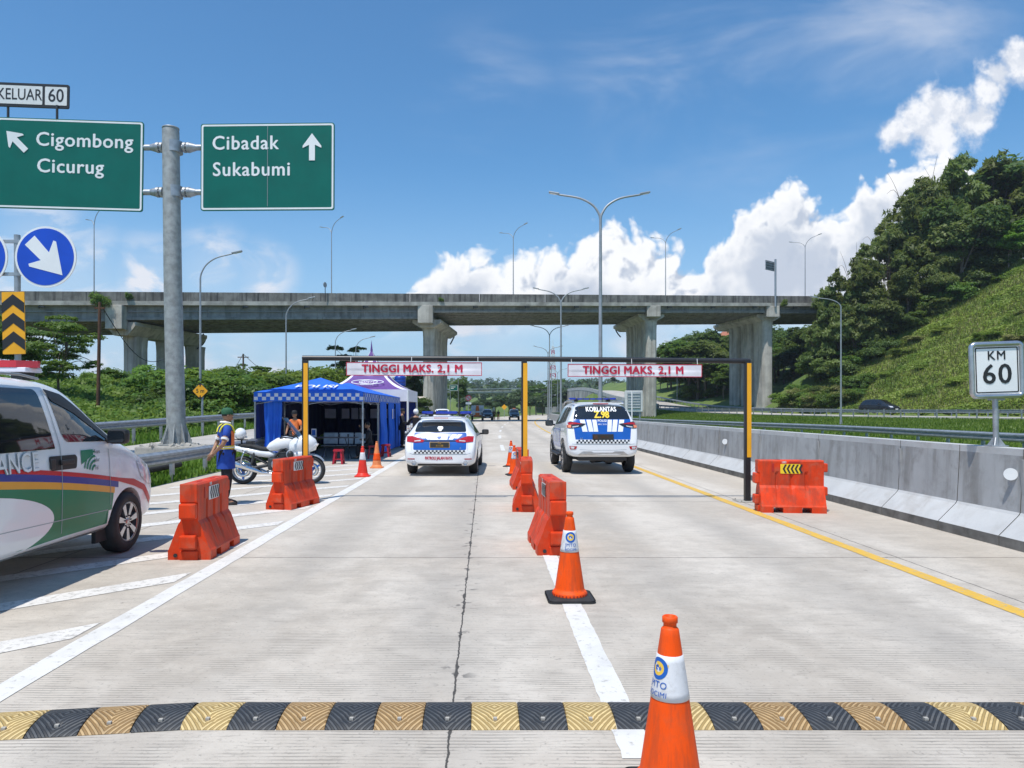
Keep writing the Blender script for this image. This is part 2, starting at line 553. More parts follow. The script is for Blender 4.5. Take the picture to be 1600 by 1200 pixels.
def bump_mat(name, col, groove, dirt):
    m = mat(name, col, .62, 0, .22, 9, dirt=dirt, dscale=7, damt=.75)
    t = NT(m.node_tree); bs = m.node_tree.nodes['Principled BSDF']
    src = bs.inputs['Base Color'].links[0].from_socket
    sp = t.n('ShaderNodeSeparateXYZ'); t.link(t.n('ShaderNodeTexCoord').outputs['Object'], sp.inputs[0])
    ax = t.math('ABSOLUTE', sp.outputs[0]); ay = t.math('ABSOLUTE', t.math('SUBTRACT', sp.outputs[1], .03))
    d = t.math('ADD', t.math('MULTIPLY', ax, .72), t.math('MULTIPLY', ay, .62))
    w = t.math('SINE', t.math('MULTIPLY', d, 2 * math.pi / .0235))
    r = t.maprange(w, -.5, .45)
    c = t.mix(r, rgba(groove), src)
    t.link(c, bs.inputs['Base Color'])
    bp = t.n('ShaderNodeBump'); bp.inputs['Strength'].default_value = .9; bp.inputs['Distance'].default_value = .006
    t.link(r, bp.inputs['Height']); t.link(bp.outputs[0], bs.inputs['Normal'])
bump_mat('bump_black', (.060, .065, .070), (.022, .024, .027), (.15, .14, .125))
bump_mat('bump_yellow', (.64, .48, .22), (.36, .245, .085), (.40, .27, .12))
bump_mat('bump_ochre', (.48, .32, .15), (.25, .145, .05), (.26, .18, .10))
mat('tent_blue', (.012, .125, .62), .7, 0, .08, 3)
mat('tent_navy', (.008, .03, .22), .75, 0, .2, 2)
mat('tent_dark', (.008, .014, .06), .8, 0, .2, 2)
mat('tent_purple', (.12, .05, .24), .7, 0, .15, 3)
mat('tent_white', (.72, .70, .76), .7, 0, .06, 3)
mat('banner_white', (.76, .73, .76), .6, 0, .06, 4)
mat('stool_red', (.40, .012, .03), .4, 0, .1, 4)
mat('table_top', (.10, .085, .08), .5, 0, .2, 4)
mat('tank_blue', (.01, .05, .32), .35)
mat('skin', (.32, .17, .10), .55, 0, .1, 12)
mat('cloth_black', (.016, .016, .02), .85, 0, .3, 12)
mat('cloth_blue', (.012, .06, .34), .8, 0, .15, 12)
mat('cloth_orange', (.80, .20, .05), .8, 0, .12, 12)
mat('cloth_yellow', (.80, .72, .06), .6, 0, .05, 12)
mat('cloth_green', (.02, .10, .045), .8, 0, .15, 12)
mat('cloth_white', (.75, .74, .72), .8, 0, .06, 12)
mat('cloth_brown', (.16, .07, .035), .85, 0, .2, 12)
mat('hair', (.012, .010, .009), .7)
mat('rust_brown', (.10, .045, .022), .8, 0, .3, 3)
mat('wood_pole', (.11, .075, .05), .85, 0, .3, 4)
mat('bark', (.13, .10, .075), .9, 0, .3, 5, .4, 20)
mat('bark_pale', (.26, .22, .17), .85, 0, .25, 5, .3, 20)
mat('roof_tile', (.36, .13, .07), .8, 0, .2, 5)
mat('wall_cream', (.50, .44, .36), .8, 0, .15, 1.5)
mat('wall_white', (.66, .66, .64), .7, 0, .1, 1.5)
mat('amb_green', (.010, .20, .10), .38, 0, .04, 2, spec=.35, coat=.12)
mat('amb_orange', (.80, .36, .05), .38, 0, .04, 2, spec=.35, coat=.12)
mat('amb_blue', (.03, .05, .27), .38, 0, .04, 2, spec=.35, coat=.12)
mat('amb_red', (.56, .02, .03), .38, 0, .04, 2, spec=.35, coat=.12)
mat('amb_grey', (.30, .36, .38), .4)
mat('bridge_girder', (.27, .265, .25), .85, 0, .22, .9, .25, 12, dirt=(.13, .125, .115), dscale=.5, damt=.55, streak=((.10, .095, .085), 1.6, .12, .6))
mat('bridge_parapet', (.205, .196, .178), .9, 0, .28, .8, .25, 12, dirt=(.085, .082, .076), dscale=.45, damt=.75, streak=((.045, .043, .04), 2.3, .13, .85))
mat('bridge_slab_edge', (.40, .385, .34), .85, 0, .25, .7, .2, 12, dirt=(.15, .14, .12), dscale=.6, damt=.6)
mat('pier_concrete', (.48, .455, .40), .85, 0, .18, .6, .2, 10, dirt=(.22, .20, .175), dscale=.35, damt=.6, streak=((.20, .18, .15), 1.5, .10, .6))
mat('wall_stained', (.40, .39, .36), .9, 0, .2, .3, dirt=(.10, .10, .09), dscale=.25, damt=.75, streak=((.06, .06, .055), .9, .06, .8))
mat('barrier_grey', (.36, .365, .365), .7, 0, .12, 1.3, .25, 16, dirt=(.22, .215, .205), dscale=3.2, damt=.65, streak=((.17, .163, .15), 3.2, .4, .6))
mat('barrier_white', (.49, .495, .49), .65, 0, .08, 1.6, .2, 16, dirt=(.36, .34, .31), dscale=2.6, damt=.5)
mat('barrier_toe', (.15, .143, .13), .9, 0, .3, 3, .3, 16, dirt=(.05, .047, .042), dscale=2.5, damt=.8)
mat('concrete_rough', (.36, .34, .30), .9, 0, .25, 3, .4, 18, dirt=(.12, .11, .09), dscale=3, damt=.6)
mat('far_car_white', (.72, .73, .74), .35)
# ================================================================== the place: terrain, road, barrier, guardrails, overpass
rng = random.Random(7)
npr = np.random.default_rng(11)
def curve(Y): return 4.5e-4 * max(0.0, min(Y, 420) - 25) ** 2
def sstep(a, b, x):
    t = min(1, max(0, (x - a) / (b - a))); return t * t * (3 - 2 * t)

RAMP_R = [(68, -30, .8), (66, 20, .85), (63, 42, .9), (57, 58, .9), (52, 69.5, .95), (45.5, 86, 1.0), (40, 107, 1.2), (35.8, 130, 1.9), (33.5, 160, 4.0), (32.5, 190, 6.5),
          (32, 220, 7.6), (31.5, 260, 7.5), (31.5, 320, 5.5), (33, 420, 5)]
RAMP_L = [(-12.0, -10, .05), (-11.2, 12, .12), (-10.4, 27, .36), (-10.2, 40, .62), (-10.6, 60, .9), (-12.4, 90, 1.2), (-15, 125, 1.4), (-20, 180, 1.6)]
def interp(path, y):
    if y <= path[0][1]: return path[0][0], path[0][2]
    for a, b in zip(path[:-1], path[1:]):
        if y <= b[1]:
            t = (y - a[1]) / (b[1] - a[1])
            return a[0] + (b[0] - a[0]) * t, a[2] + (b[2] - a[2]) * t
    return path[-1][0], path[-1][2]

def bumpy(x, y): return .5 * math.sin(x * .21 + 1.3) * math.cos(y * .17) + .3 * math.sin(x * .47 + y * .39)
def ground_z(x, y):
    c = curve(y)
    xl, xr = -7.3 + c, 6.9 + c
    far = sstep(230, 760, y) * 19 + sstep(700, 1300, y) * 22
    if y > 420: return far + bumpy(x * .1, y * .1) * 3
    if xl <= x <= xr and y < 300: return -.08
    if x > xr:
        rx, rz = interp(RAMP_R, y)
        if x < rx - 5.2:
            if y < 138:
                t = max(0, (x - xr) / max(1, rx - 5.2 - xr))
                return .02 + (rz - .25) * sstep(.15, 1, t)
            return .1 + far * .3
        if x <= rx + 5.5: return rz - .12
        d = x - rx - 5.5
        q = sstep(112, 136, y)
        k = .71 - .45 * q
        cap = 27 - 18 * q
        h = k * d
        h = cap * (1 - math.exp(-h / cap)) if h > cap * .8 else h
        return rz + h * (1 + .0 * d) + .5 * bumpy(x, y) * min(1, d / 4) + far
    lx, lz = interp(RAMP_L, y)
    if x > lx + 3.2: return -.06 + (lz - .1) * .5 * sstep(0, 1, (xl - x) / max(.5, xl - lx - 3.2))
    if x >= lx - 3.2: return lz - .12
    d = lx - 3.2 - x
    return lz + min(2.6, .16 * d) + .25 * bumpy(x, y) * min(1, d / 3) + far

def build_terrain():
    xs = np.unique(np.round(np.concatenate([np.linspace(-1600, -130, 16), np.linspace(-130, -14, 40), np.linspace(-14, 14, 41), np.linspace(14, 100, 70), np.linspace(100, 240, 22), np.linspace(240, 1800, 16)]), 3))
    ys = np.unique(np.round(np.concatenate([np.linspace(-60, 0, 10), np.linspace(0, 140, 100), np.linspace(140, 430, 60), np.linspace(430, 1500, 30), np.linspace(1500, 4200, 6)]), 3))
    vs = [(x, y, ground_z(x, y)) for y in ys for x in xs]
    n = len(xs)
    fs = [(j * n + i, j * n + i + 1, (j + 1) * n + i + 1, (j + 1) * n + i) for j in range(len(ys) - 1) for i in range(n - 1)]
    m = bpy.data.materials.new('grass_ground'); m.use_nodes = True
    t = NT(m.node_tree); bs = m.node_tree.nodes['Principled BSDF']
    geo = t.n('ShaderNodeNewGeometry'); P = geo.outputs['Position']
    n1 = t.noise(P, .16, 6, .6); n2 = t.noise(P, 2.2, 5, .65)
    c = t.mix(t.maprange(n1, .36, .66), (.075, .135, .022, 1), (.14, .185, .040, 1))
    c = t.mix(t.math('MULTIPLY', t.maprange(n2, .5, .75), .55), c, (.13, .11, .055, 1))
    t.link(c, bs.inputs['Base Color']); bs.inputs['Roughness'].default_value = .95
    b = t.n('ShaderNodeBump'); b.inputs['Strength'].default_value = .6; b.inputs['Distance'].default_value = .12
    t.link(t.noise(P, 3, 6, .7), b.inputs['Height']); t.link(b.outputs[0], bs.inputs['Normal'])
    mb = MB(); mb.add(vs, fs, 0, True)
    mb.build('terrain', m, kind='structure')
build_terrain()

# ---------------------------------------------------------------- concrete carriageway
def road_material():
    m = bpy.data.materials.new('road_concrete'); m.use_nodes = True
    t = NT(m.node_tree); bs = m.node_tree.nodes['Principled BSDF']
    geo = t.n('ShaderNodeNewGeometry'); P = geo.outputs['Position']
    sep = t.n('ShaderNodeSeparateXYZ'); t.link(P, sep.inputs[0]); X, Y, Z = sep.outputs
    # per-slab tone
    sl = t.vmath('FLOOR', t.vmath('MULTIPLY', t.vmath('ADD', P, (.18, -3.1, 0)), (1 / 4.53, 1 / 5.0, 0)))
    wn = t.n('ShaderNodeTexWhiteNoise'); t.link(sl, wn.inputs['Vector'])
    n1 = t.noise(t.vmath('MULTIPLY', P, (.55, .3, 1)), 1.0, 7, .62, .4)
    n2 = t.noise(P, 5.5, 6, .68)
    n3 = t.noise(t.vmath('MULTIPLY', P, (1.2, 7.0, 1)), 1.5, 6, .65)
    n4 = t.noise(P, 34, 3, .65)
    c = t.mix(t.maprange(n1, .34, .68), (.44, .388, .322, 1), (.60, .545, .468, 1))
    c = t.mix(t.math('MULTIPLY', t.maprange(n2, .42, .72), .32), c, (.64, .585, .50, 1))
    c = t.mix(t.math('MULTIPLY', t.maprange(n3, .52, .74), .42), c, (.29, .255, .215, 1))
    c = t.mix(t.math('MULTIPLY', wn.outputs['Value'], .16), c, (.30, .285, .26, 1))
    # tyre darkening along the wheel paths, worn broad bands
    def band(x0, w, amt, col, c):
        d = t.math('ABSOLUTE', t.math('SUBTRACT', X, x0))
        k = t.math('MULTIPLY', t.maprange(d, w, 0.0), t.maprange(n1, .35, .62))
        return t.mix(t.math('MULTIPLY', k, amt), c, col)
    for x0 in (-1.9, -.35, 1.7, 3.3): c = band(x0, .6, .46, (.23, .21, .185, 1), c)
    c = band(-5.0, 1.6, .35, (.30, .26, .21, 1), c)
    c = band(5.6, .9, .5, (.33, .27, .20, 1), c)
    # small scars, chips and oil spots
    v = t.n('ShaderNodeTexVoronoi'); t.link(P, v.inputs['Vector']); v.inputs['Scale'].default_value = 2.3
    sp = t.math('MULTIPLY', t.maprange(v.outputs['Distance'], .07, .03), t.maprange(n2, .5, .58))
    c = t.mix(t.math('MULTIPLY', sp, .7), c, (.10, .095, .09, 1))
    c = t.mix(t.math('MULTIPLY', t.maprange(n4, .56, .74), .55), c, (.20, .18, .155, 1))
    # tined finish: fine grooves across the lane
    wob = t.math('MULTIPLY', t.math('SUBTRACT', t.noise(P, 1.3, 3, .5), .5), .05)
    ph = t.math('MULTIPLY', t.math('ADD', Y, wob), 2 * math.pi / .034)
    gr = t.math('MULTIPLY_ADD', t.math('SINE', ph), .5, .5)
    gmask = t.maprange(t.noise(P, 2.6, 5, .6), .40, .60)
    gmask = t.math('MULTIPLY', gmask, t.maprange(Y, 16, 5))
    gd = t.math('MULTIPLY', t.maprange(gr, .62, 1.0), gmask)
    c = t.mix(t.math('MULTIPLY', gd, .62), c, (.17, .155, .135, 1))
    # short dark scratches and pits that follow the tining
    sc = t.noise(t.vmath('MULTIPLY', P, (4.0, 46.0, 1)), 1.0, 5, .7)
    c = t.mix(t.math('MULTIPLY', t.maprange(sc, .56, .68), t.math('MULTIPLY', t.maprange(n1, .28, .6), .52)), c, (.16, .142, .12, 1))
    pv = t.n('ShaderNodeTexVoronoi'); t.link(t.vmath('MULTIPLY', P, (1, .6, 1)), pv.inputs['Vector']); pv.inputs['Scale'].default_value = 19
    pit = t.math('MULTIPLY', t.maprange(pv.outputs['Distance'], .16, .05), t.maprange(n2, .44, .60))
    c = t.mix(t.math('MULTIPLY', pit, .5), c, (.15, .135, .115, 1))
    # joints
    jw = t.math('MULTIPLY', t.math('SUBTRACT', t.noise(P, 9, 5, .65), .5), .035)
    yj = t.math('MODULO', t.math('ADD', t.math('ADD', Y, 36.9), jw), 5.0)
    dj = t.math('MINIMUM', yj, t.math('SUBTRACT', 5.0, yj))
    j1 = t.maprange(dj, .014, .005)
    xj = t.math('ABSOLUTE', t.math('ADD', t.math('ADD', X, .18), jw))
    wj = t.math('MULTIPLY_ADD', t.maprange(t.noise(P, 3.5, 4, .6), .48, .72), .018, .007)
    j2 = t.maprange(xj, wj, t.math('MULTIPLY', wj, .5))
    xj3 = t.math('ABSOLUTE', t.math('ADD', t.math('SUBTRACT', X, 4.62), jw))
    xj4 = t.math('ABSOLUTE', t.math('ADD', t.math('ADD', X, 4.75), jw))
    j3 = t.math('MAXIMUM', t.maprange(xj3, .013, .004), t.maprange(xj4, .013, .004))
    near = t.maprange(Y, 90, 60)
    j = t.math('MAXIMUM', t.math('MAXIMUM', t.math('MULTIPLY', j1, .8), t.math('MULTIPLY', j2, .95)), t.math('MULTIPLY', j3, .7))
    j = t.math('MULTIPLY', j, near)
    c = t.mix(j, c, (.045, .042, .038, 1))
    # sealant drips next to the long joint
    dr = t.math('MULTIPLY', t.maprange(xj, .16, .02), t.maprange(t.noise(P, 7, 3, .5), .60, .66))
    c = t.mix(t.math('MULTIPLY', dr, .75), c, (.09, .085, .08, 1))
    t.link(c, bs.inputs['Base Color']); bs.inputs['Roughness'].default_value = .88
    h = t.math('SUBTRACT', t.math('MULTIPLY', n4, .5), t.math('MULTIPLY', gd, .8))
    h = t.math('SUBTRACT', h, t.math('MULTIPLY', j, 1.5))
    b = t.n('ShaderNodeBump'); b.inputs['Strength'].default_value = .5; b.inputs['Distance'].default_value = .006
    t.link(h, b.inputs['Height']); t.link(b.outputs[0], bs.inputs['Normal'])
    return m
ROADM = road_material(); MAT['road_concrete'] = ROADM

def strip(name, x0f, x1f, ys, z, m, thick=0.0):
    vs = []
    for y in ys: vs += [(x0f(y), y, z), (x1f(y), y, z)]
    fs = [(2 * i, 2 * i + 1, 2 * i + 3, 2 * i + 2) for i in range(len(ys) - 1)]
    mb = MB(); mb.add(vs, fs); return mb.build(name, m, kind='structure')
ROAD_Y = [-25, 0] + [25 + 6 * i for i in range(50)]
strip('road', lambda y: -7.15 + curve(y), lambda y: 6.75 + curve(y), ROAD_Y, 0.0, ROADM)

def paint_material(name, col, wear):
    m = bpy.data.materials.new(name); m.use_nodes = True
    t = NT(m.node_tree); bs = m.node_tree.nodes['Principled BSDF']
    P = t.n('ShaderNodeNewGeometry').outputs['Position']
    a = t.maprange(t.noise(P, 16, 6, .7), .60 - wear, .74 - wear)
    d = t.maprange(t.noise(P, 3, 6, .65), .45, .75)
    c = t.mix(t.math('MULTIPLY', d, .4), rgba(col), rgba([x * .62 for x in col]))
    c = t.mix(t.math('MULTIPLY', a, .75), c, (.33, .31, .28, 1))
    t.link(c, bs.inputs['Base Color']); bs.inputs['Roughness'].default_value = .75
    return m
PW = paint_material('white_road_paint', (.66, .645, .61), 0.055)
PWW = paint_material('worn_road_paint', (.67, .645, .60), .10)
PY = paint_material('yellow_road_paint', (.66, .40, .05), .09)

def jag_strip(mb, pts_l, pts_r, z):
    vs = [(a[0], a[1], z) for a in pts_l] + [(a[0], a[1], z) for a in pts_r]
    n = len(pts_l)
    mb.add(vs, [(i, i + n, i + n + 1, i + 1) for i in range(n - 1)])

def long_line(name, x, w, y0, y1, m, z=.004, jag=.006, parent=None):
    mb = MB(); n = max(2, int((y1 - y0) / (.08 if y0 < 20 and y1 < 20 else .35)))
    L, Rr = [], []
    for i in range(n + 1):
        y = y0 + (y1 - y0) * i / n; c = curve(y)
        L.append((x - w / 2 + c + rng.uniform(-jag, jag), y)); Rr.append((x + w / 2 + c + rng.uniform(-jag, jag), y))
    jag_strip(mb, L, Rr, z)
    return mb.build(name, m, kind='structure')
long_line('road_edge_line', -2.83, .19, .8, 105, PW)
long_line('yellow_edge_line', 4.36, .16, 1.5, 150, PY)
for k in range(9): long_line('lane_line', .735, .165, 3.45 + 13 * k if k else 3.42, 8.35 + 13 * k, PW, .004, .0045)
# hatched gore on the left
def gore():
    mb = MB()
    for k in range(13):
        y = 3.7 + 1.72 * k
        if y > 23.5: break
        w = .40
        n = 14
        x0, x1 = -2.98, -6.7
        L, Rr = [], []
        for i in range(n + 1):
            t = i / n; x = x0 + (x1 - x0) * t; yy = y - 1.02 * (x0 - x)
            L.append((x, yy + w / 2 + rng.uniform(-.008, .008))); Rr.append((x, yy - w / 2 + rng.uniform(-.008, .008)))
        jag_strip(mb, L, Rr, .0042)
    mb.build('hatched_markings', PWW, kind='structure')
gore()
# the exit ramp on the left and the slip road on the right
def ramp(name, path, w, m, kz=0.0):
    P = catmull(path, 5)
    mb = MB(); mb.sweep([(-w / 2, -.3), (w / 2, -.3), (w / 2, 0), (-w / 2, 0)], P, 0)
    return mb.build(name, m, kind='structure')
mat('ramp_concrete', (.42, .395, .355), .9, 0, .15, .5, dirt=(.30, .28, .25), dscale=.4, damt=.5)
ramp('exit_road', RAMP_L, 5.2, MAT['ramp_concrete'])
ramp('slip_road', RAMP_R[:], 8.4, MAT['ramp_concrete'])

# ---------------------------------------------------------------- speed bump
def speed_bump():
    t = thing('speed_bump', 'rubber speed bump of black and yellow ribbed blocks lying across the whole road', 'speed bump', (0, 3.9, 0))
    W_, D_, H_ = .252, .345, .040
    ms = ['bump_black', 'bump_yellow', 'bump_ochre']
    xs0 = -3.35
    meshes = {}
    for k in range(28):
        xc = xs0 + W_ * (k + .5)
        yel = k % 2 == 1
        mt = ms[0] if not yel else (ms[2] if k in (1, 9, 11, 19, 21, 25, 27, 5) else ms[1])
        if mt not in meshes:
            mb = MB()
            nx, ny = 36, 40
            vs = []
            for j in range(ny + 1):
                y = -D_ / 2 + D_ * j / ny
                s = 2 * abs(y) / D_
                base = H_ * max(0, 1 - s ** 2.2) ** .75
                for i in range(nx + 1):
                    x = -W_ / 2 * .988 + W_ * .988 * i / nx
                    e = min(1, (W_ / 2 * .988 - abs(x)) / .006)
                    rib = 0
                    hw = .030 + .30 * max(0, -.055 - y)
                    if -.125 < y < -.055 and abs(x) < hw: rib = -.004 if (abs(x) > .017 or abs(y + .092) > .02) else -.013
                    if s > .95: rib *= .2
                    vs.append((x, y, max(.001, (base + rib) * (.80 + .20 * e)) + .001))
            n = nx + 1
            mb.add(vs, [(j * n + i, j * n + i + 1, (j + 1) * n + i + 1, (j + 1) * n + i) for j in range(ny) for i in range(nx)], 0, True)
            mb.prism([(-W_ * .494, -D_ / 2), (W_ * .494, -D_ / 2), (W_ * .494, D_ / 2), (-W_ * .494, D_ / 2)], .0005, .003, 0)
            mb.box((0, -.092, H_ * .66), (.020, .020, .012), 1)
            o = mb.build('bump_block', [MAT[mt], MAT['concrete_rough']], t); meshes[mt] = o.data
        else: o = link('bump_block', meshes[mt], t)
        o.location = (xc, (0 if k >= 7 else (k - 6.5) * .034), 0)
        o.rotation_euler = (0, 0,   .13 if k < 7 else rng.uniform(-.012, .012))
speed_bump()

# ---------------------------------------------------------------- concrete median barrier on the right
def median_barrier():
    t = thing('concrete_barrier', 'long grey concrete safety barrier with a white sloping foot along the right shoulder', 'barrier', (6.25, 12, 0))
    cuts = [1.5, 4.2, 5.6, 6.7, 7.75, 8.8, 9.98, 11.4, 14.2, 17.2, 20.2, 23, 26, 29, 32, 35, 40, 46, 52, 60, 70, 80, 92, 106, 122, 140, 160, 185, 215]
    prof = [(0, 0), (0.0, .125), (.24, .365), (.262, .40), (.30, 1.09), (.30, 1.175), (.53, 1.175), (.58, .3), (.64, 0)]
    mats = [1, 2, 2, 0, 2, 2, 0, 0, 1]
    for a, b in zip(cuts[:-1], cuts[1:]):
        g = .008 if a < 40 else .0
        n = 1 if a < 25 else 4
        path = [(6.25 + curve(a + g + (b - a - 2 * g) * i / n) - 6.25, a + g + (b - a - 2 * g) * i / n - 12, 0) for i in range(n + 1)]
        mb = MB()
        mb.sweep(prof, path, mats)
        if a < 30 and rng.random() < .8:   # raised seam between castings
            mb.box((.283, b - .03 - 12, .72), (.03, .05, .66), 0, rot=(0, R(-3), 0))
        o = mb.build('barrier_panel', [MAT['barrier_grey'], MAT['barrier_toe'], MAT['barrier_white']], t)
    for (Y, z) in ((8.95, .86), (19.6, .80), (34, .80)):
        q = thing('round_reflector', {8.95: 'round white reflector disc on the grey barrier just below the kilometre sign', 19.6: 'round pale reflector disc on the grey barrier beside the right yellow and black post', 34: 'farthest small round reflector disc on the grey barrier past the white police SUV'}[Y], 'reflector', (6.53, Y, z), 0, 'reflectors on the concrete barrier')
        mb = MB(); mb.prism(circ(.075, 28), 0, .010, 0, FACE(-.035, -.015, 0, R(-48)))
        mb.build('disc', MAT['sign_white'], q)
        mb = MB(); mb.box((.01, .035, 0), (.07, .03, .05), 0, bev=.004); mb.build('bracket', MAT['galvanised'], q)
median_barrier()

def post_sign_km():
    t = thing('kilometre_sign', 'white kilometre 60 sign in a thick silver frame standing on the grey concrete barrier', 'road sign', (6.70, 9.48, 1.175))
    mb = MB(); mb.tube([(0, 0, .02), (-.015, 0, .66)], .034, 14); mb.build('post', MAT['galvanised'], t)
    mb = MB(); mb.box((0, 0, .01), (.22, .16, .018), 0, bev=.004)
    for a in range(4):
        c, s = math.cos(R(45 + 90 * a)), math.sin(R(45 + 90 * a))
        mb.prism([(.03, .018), (.10, .018), (.03, .13)], -.005, .005, 0, Matrix.Rotation(R(45 + 90 * a), 4, 'Z') @ Matrix.Rotation(R(90), 4, 'X'))
    mb.build('base_plate', MAT['galvanised'], t)
    M = FACE(-.03, -.05, 1.0, R(-4), R(1.8))
    w, h = .67, .73
    mb = MB()
    mb.prism(rrect(w - .03, h - .03, .04), -.02, .004, 0, M); mb.build('sign_plate', MAT['sign_white'], t)
    ring = rrect(w - .05, h - .05, .05, 6)
    mb = MB(); pts = [M @ Vector((x, y, 0)) for x, y in ring]; mb.tube(pts + [pts[0], pts[1]], .034, 10); mb.build('sign_frame', MAT['alloy'], t)
    mb = MB()
    o_, i_ = rrect(w - .135, h - .135, .02, 3), rrect(w - .165, h - .165, .012, 3)
    n = len(o_)
    mb.add([(x, y, .006) for x, y in o_ + i_], [(i, (i + 1) % n, (i + 1) % n + n, i + n) for i in range(n)], 0, False, M)
    mb.text('KM', .165, 0, M @ Matrix.Translation((0, .185, .007)), bold=.012, space=1.15, sx=.95)
    mb.text('60', .36, 0, M @ Matrix.Translation((0, -.065, .007)), bold=.014, space=1.12, sx=.98)
    mb.build('lettering', MAT['text_black'], t)
    mb = MB(); mb.box((0, 0, .62), (.20, .05, .03)); mb.box((0, .02, 1.0), (.06, .03, .6)); mb.build('bracket', MAT['galvanised'], t)
post_sign_km()

# ---------------------------------------------------------------- W-beam guardrails
WB = [(0, 0), (.02, .02), (.075, .055), (.075, .10), (.015, .135), (.015, .175), (.075, .21), (.075, .255), (.02, .29), (0, .31)]
WBEAM = WB + [(a - .006, b) for a, b in WB[::-1]]
_post = None
def guardrail(label, path, top, step, face=1, post_h=.75, double=False, mt='galvanised', group='steel guardrails'):
    P = catmull(path, 8)
    t = thing('guardrail', label, 'guardrail', P[len(P) // 2], 0, group)
    o0 = Vector(P[len(P) // 2])
    L = [Vector(p) - o0 for p in P]
    mb = MB(); mb.sweep([(face * (a + .06), b + top - .31) for a, b in WBEAM], L, 0, smooth=False)
    mb.build('rail', MAT[mt], t)
    acc = 0; last = L[0]; nxt = 0; k = 0; pm = None
    for a, b in zip(L[:-1], L[1:]):
        seg = (b - a).length
        while nxt <= acc + seg and k < 98:
            p = a + (b - a) * ((nxt - acc) / seg)
            d = (b - a); ang = math.atan2(d.y, d.x)
            if pm is None:
                q = MB(); hgt = top + .35
                q.box((0, 0, hgt / 2 - .35), (.12, .075, hgt), 0); q.box((0, face * -.055 if False else 0, top - .155), (.15, .11, .30), 0, bev=.01)
                o = q.build('post', MAT[mt], t); pm = o.data
            else: o = link('post', pm, t)
            o.location = p; o.rotation_euler = (0, 0, ang)
            nxt += step; k += 1
        acc += seg
    return t
guardrail('grey steel guardrail with posts running along the grass right behind the concrete barrier', [(18.6, 4, .12), (18.2, 14, .12), (17.9, 24, .12), (17.8, 37, .14), (15.9, 51, .14), (14.5, 64, .14), (13.9, 80, .14), (14.8, 105, .15), (19, 150, .2)], .76, 2.0, -1)
inner = [(x - 4.6, y, z - .05) for x, y, z in RAMP_R[1:8]]
guardrail('steel guardrail seen from its back with closely spaced posts, nearer side of the slip road', inner, .80, 2.0, 1)
outer = [(x + 4.7, y, z - .05) for x, y, z in RAMP_R[1:10]]
guardrail('steel guardrail on the far side of the slip road below the green slope', outer, .80, 2.0, -1)
guardrail('steel guardrail near the ambulance along the left shoulder in front of the big sign pole', [(-7.42, 1, 0), (-7.4, 10, 0), (-7.36, 18, 0), (-7.4, 25, .05), (-7.6, 33, .1)], .72, 2.0, 1)
guardrail('steel guardrail beyond the exit road below the left bushes', [(-16.4, 2, .15), (-14.9, 16, .22), (-13.6, 27, .48), (-13.2, 36, .66), (-13.6, 52, .85), (-15, 80, 1.1)], .78, 2.0, 1)

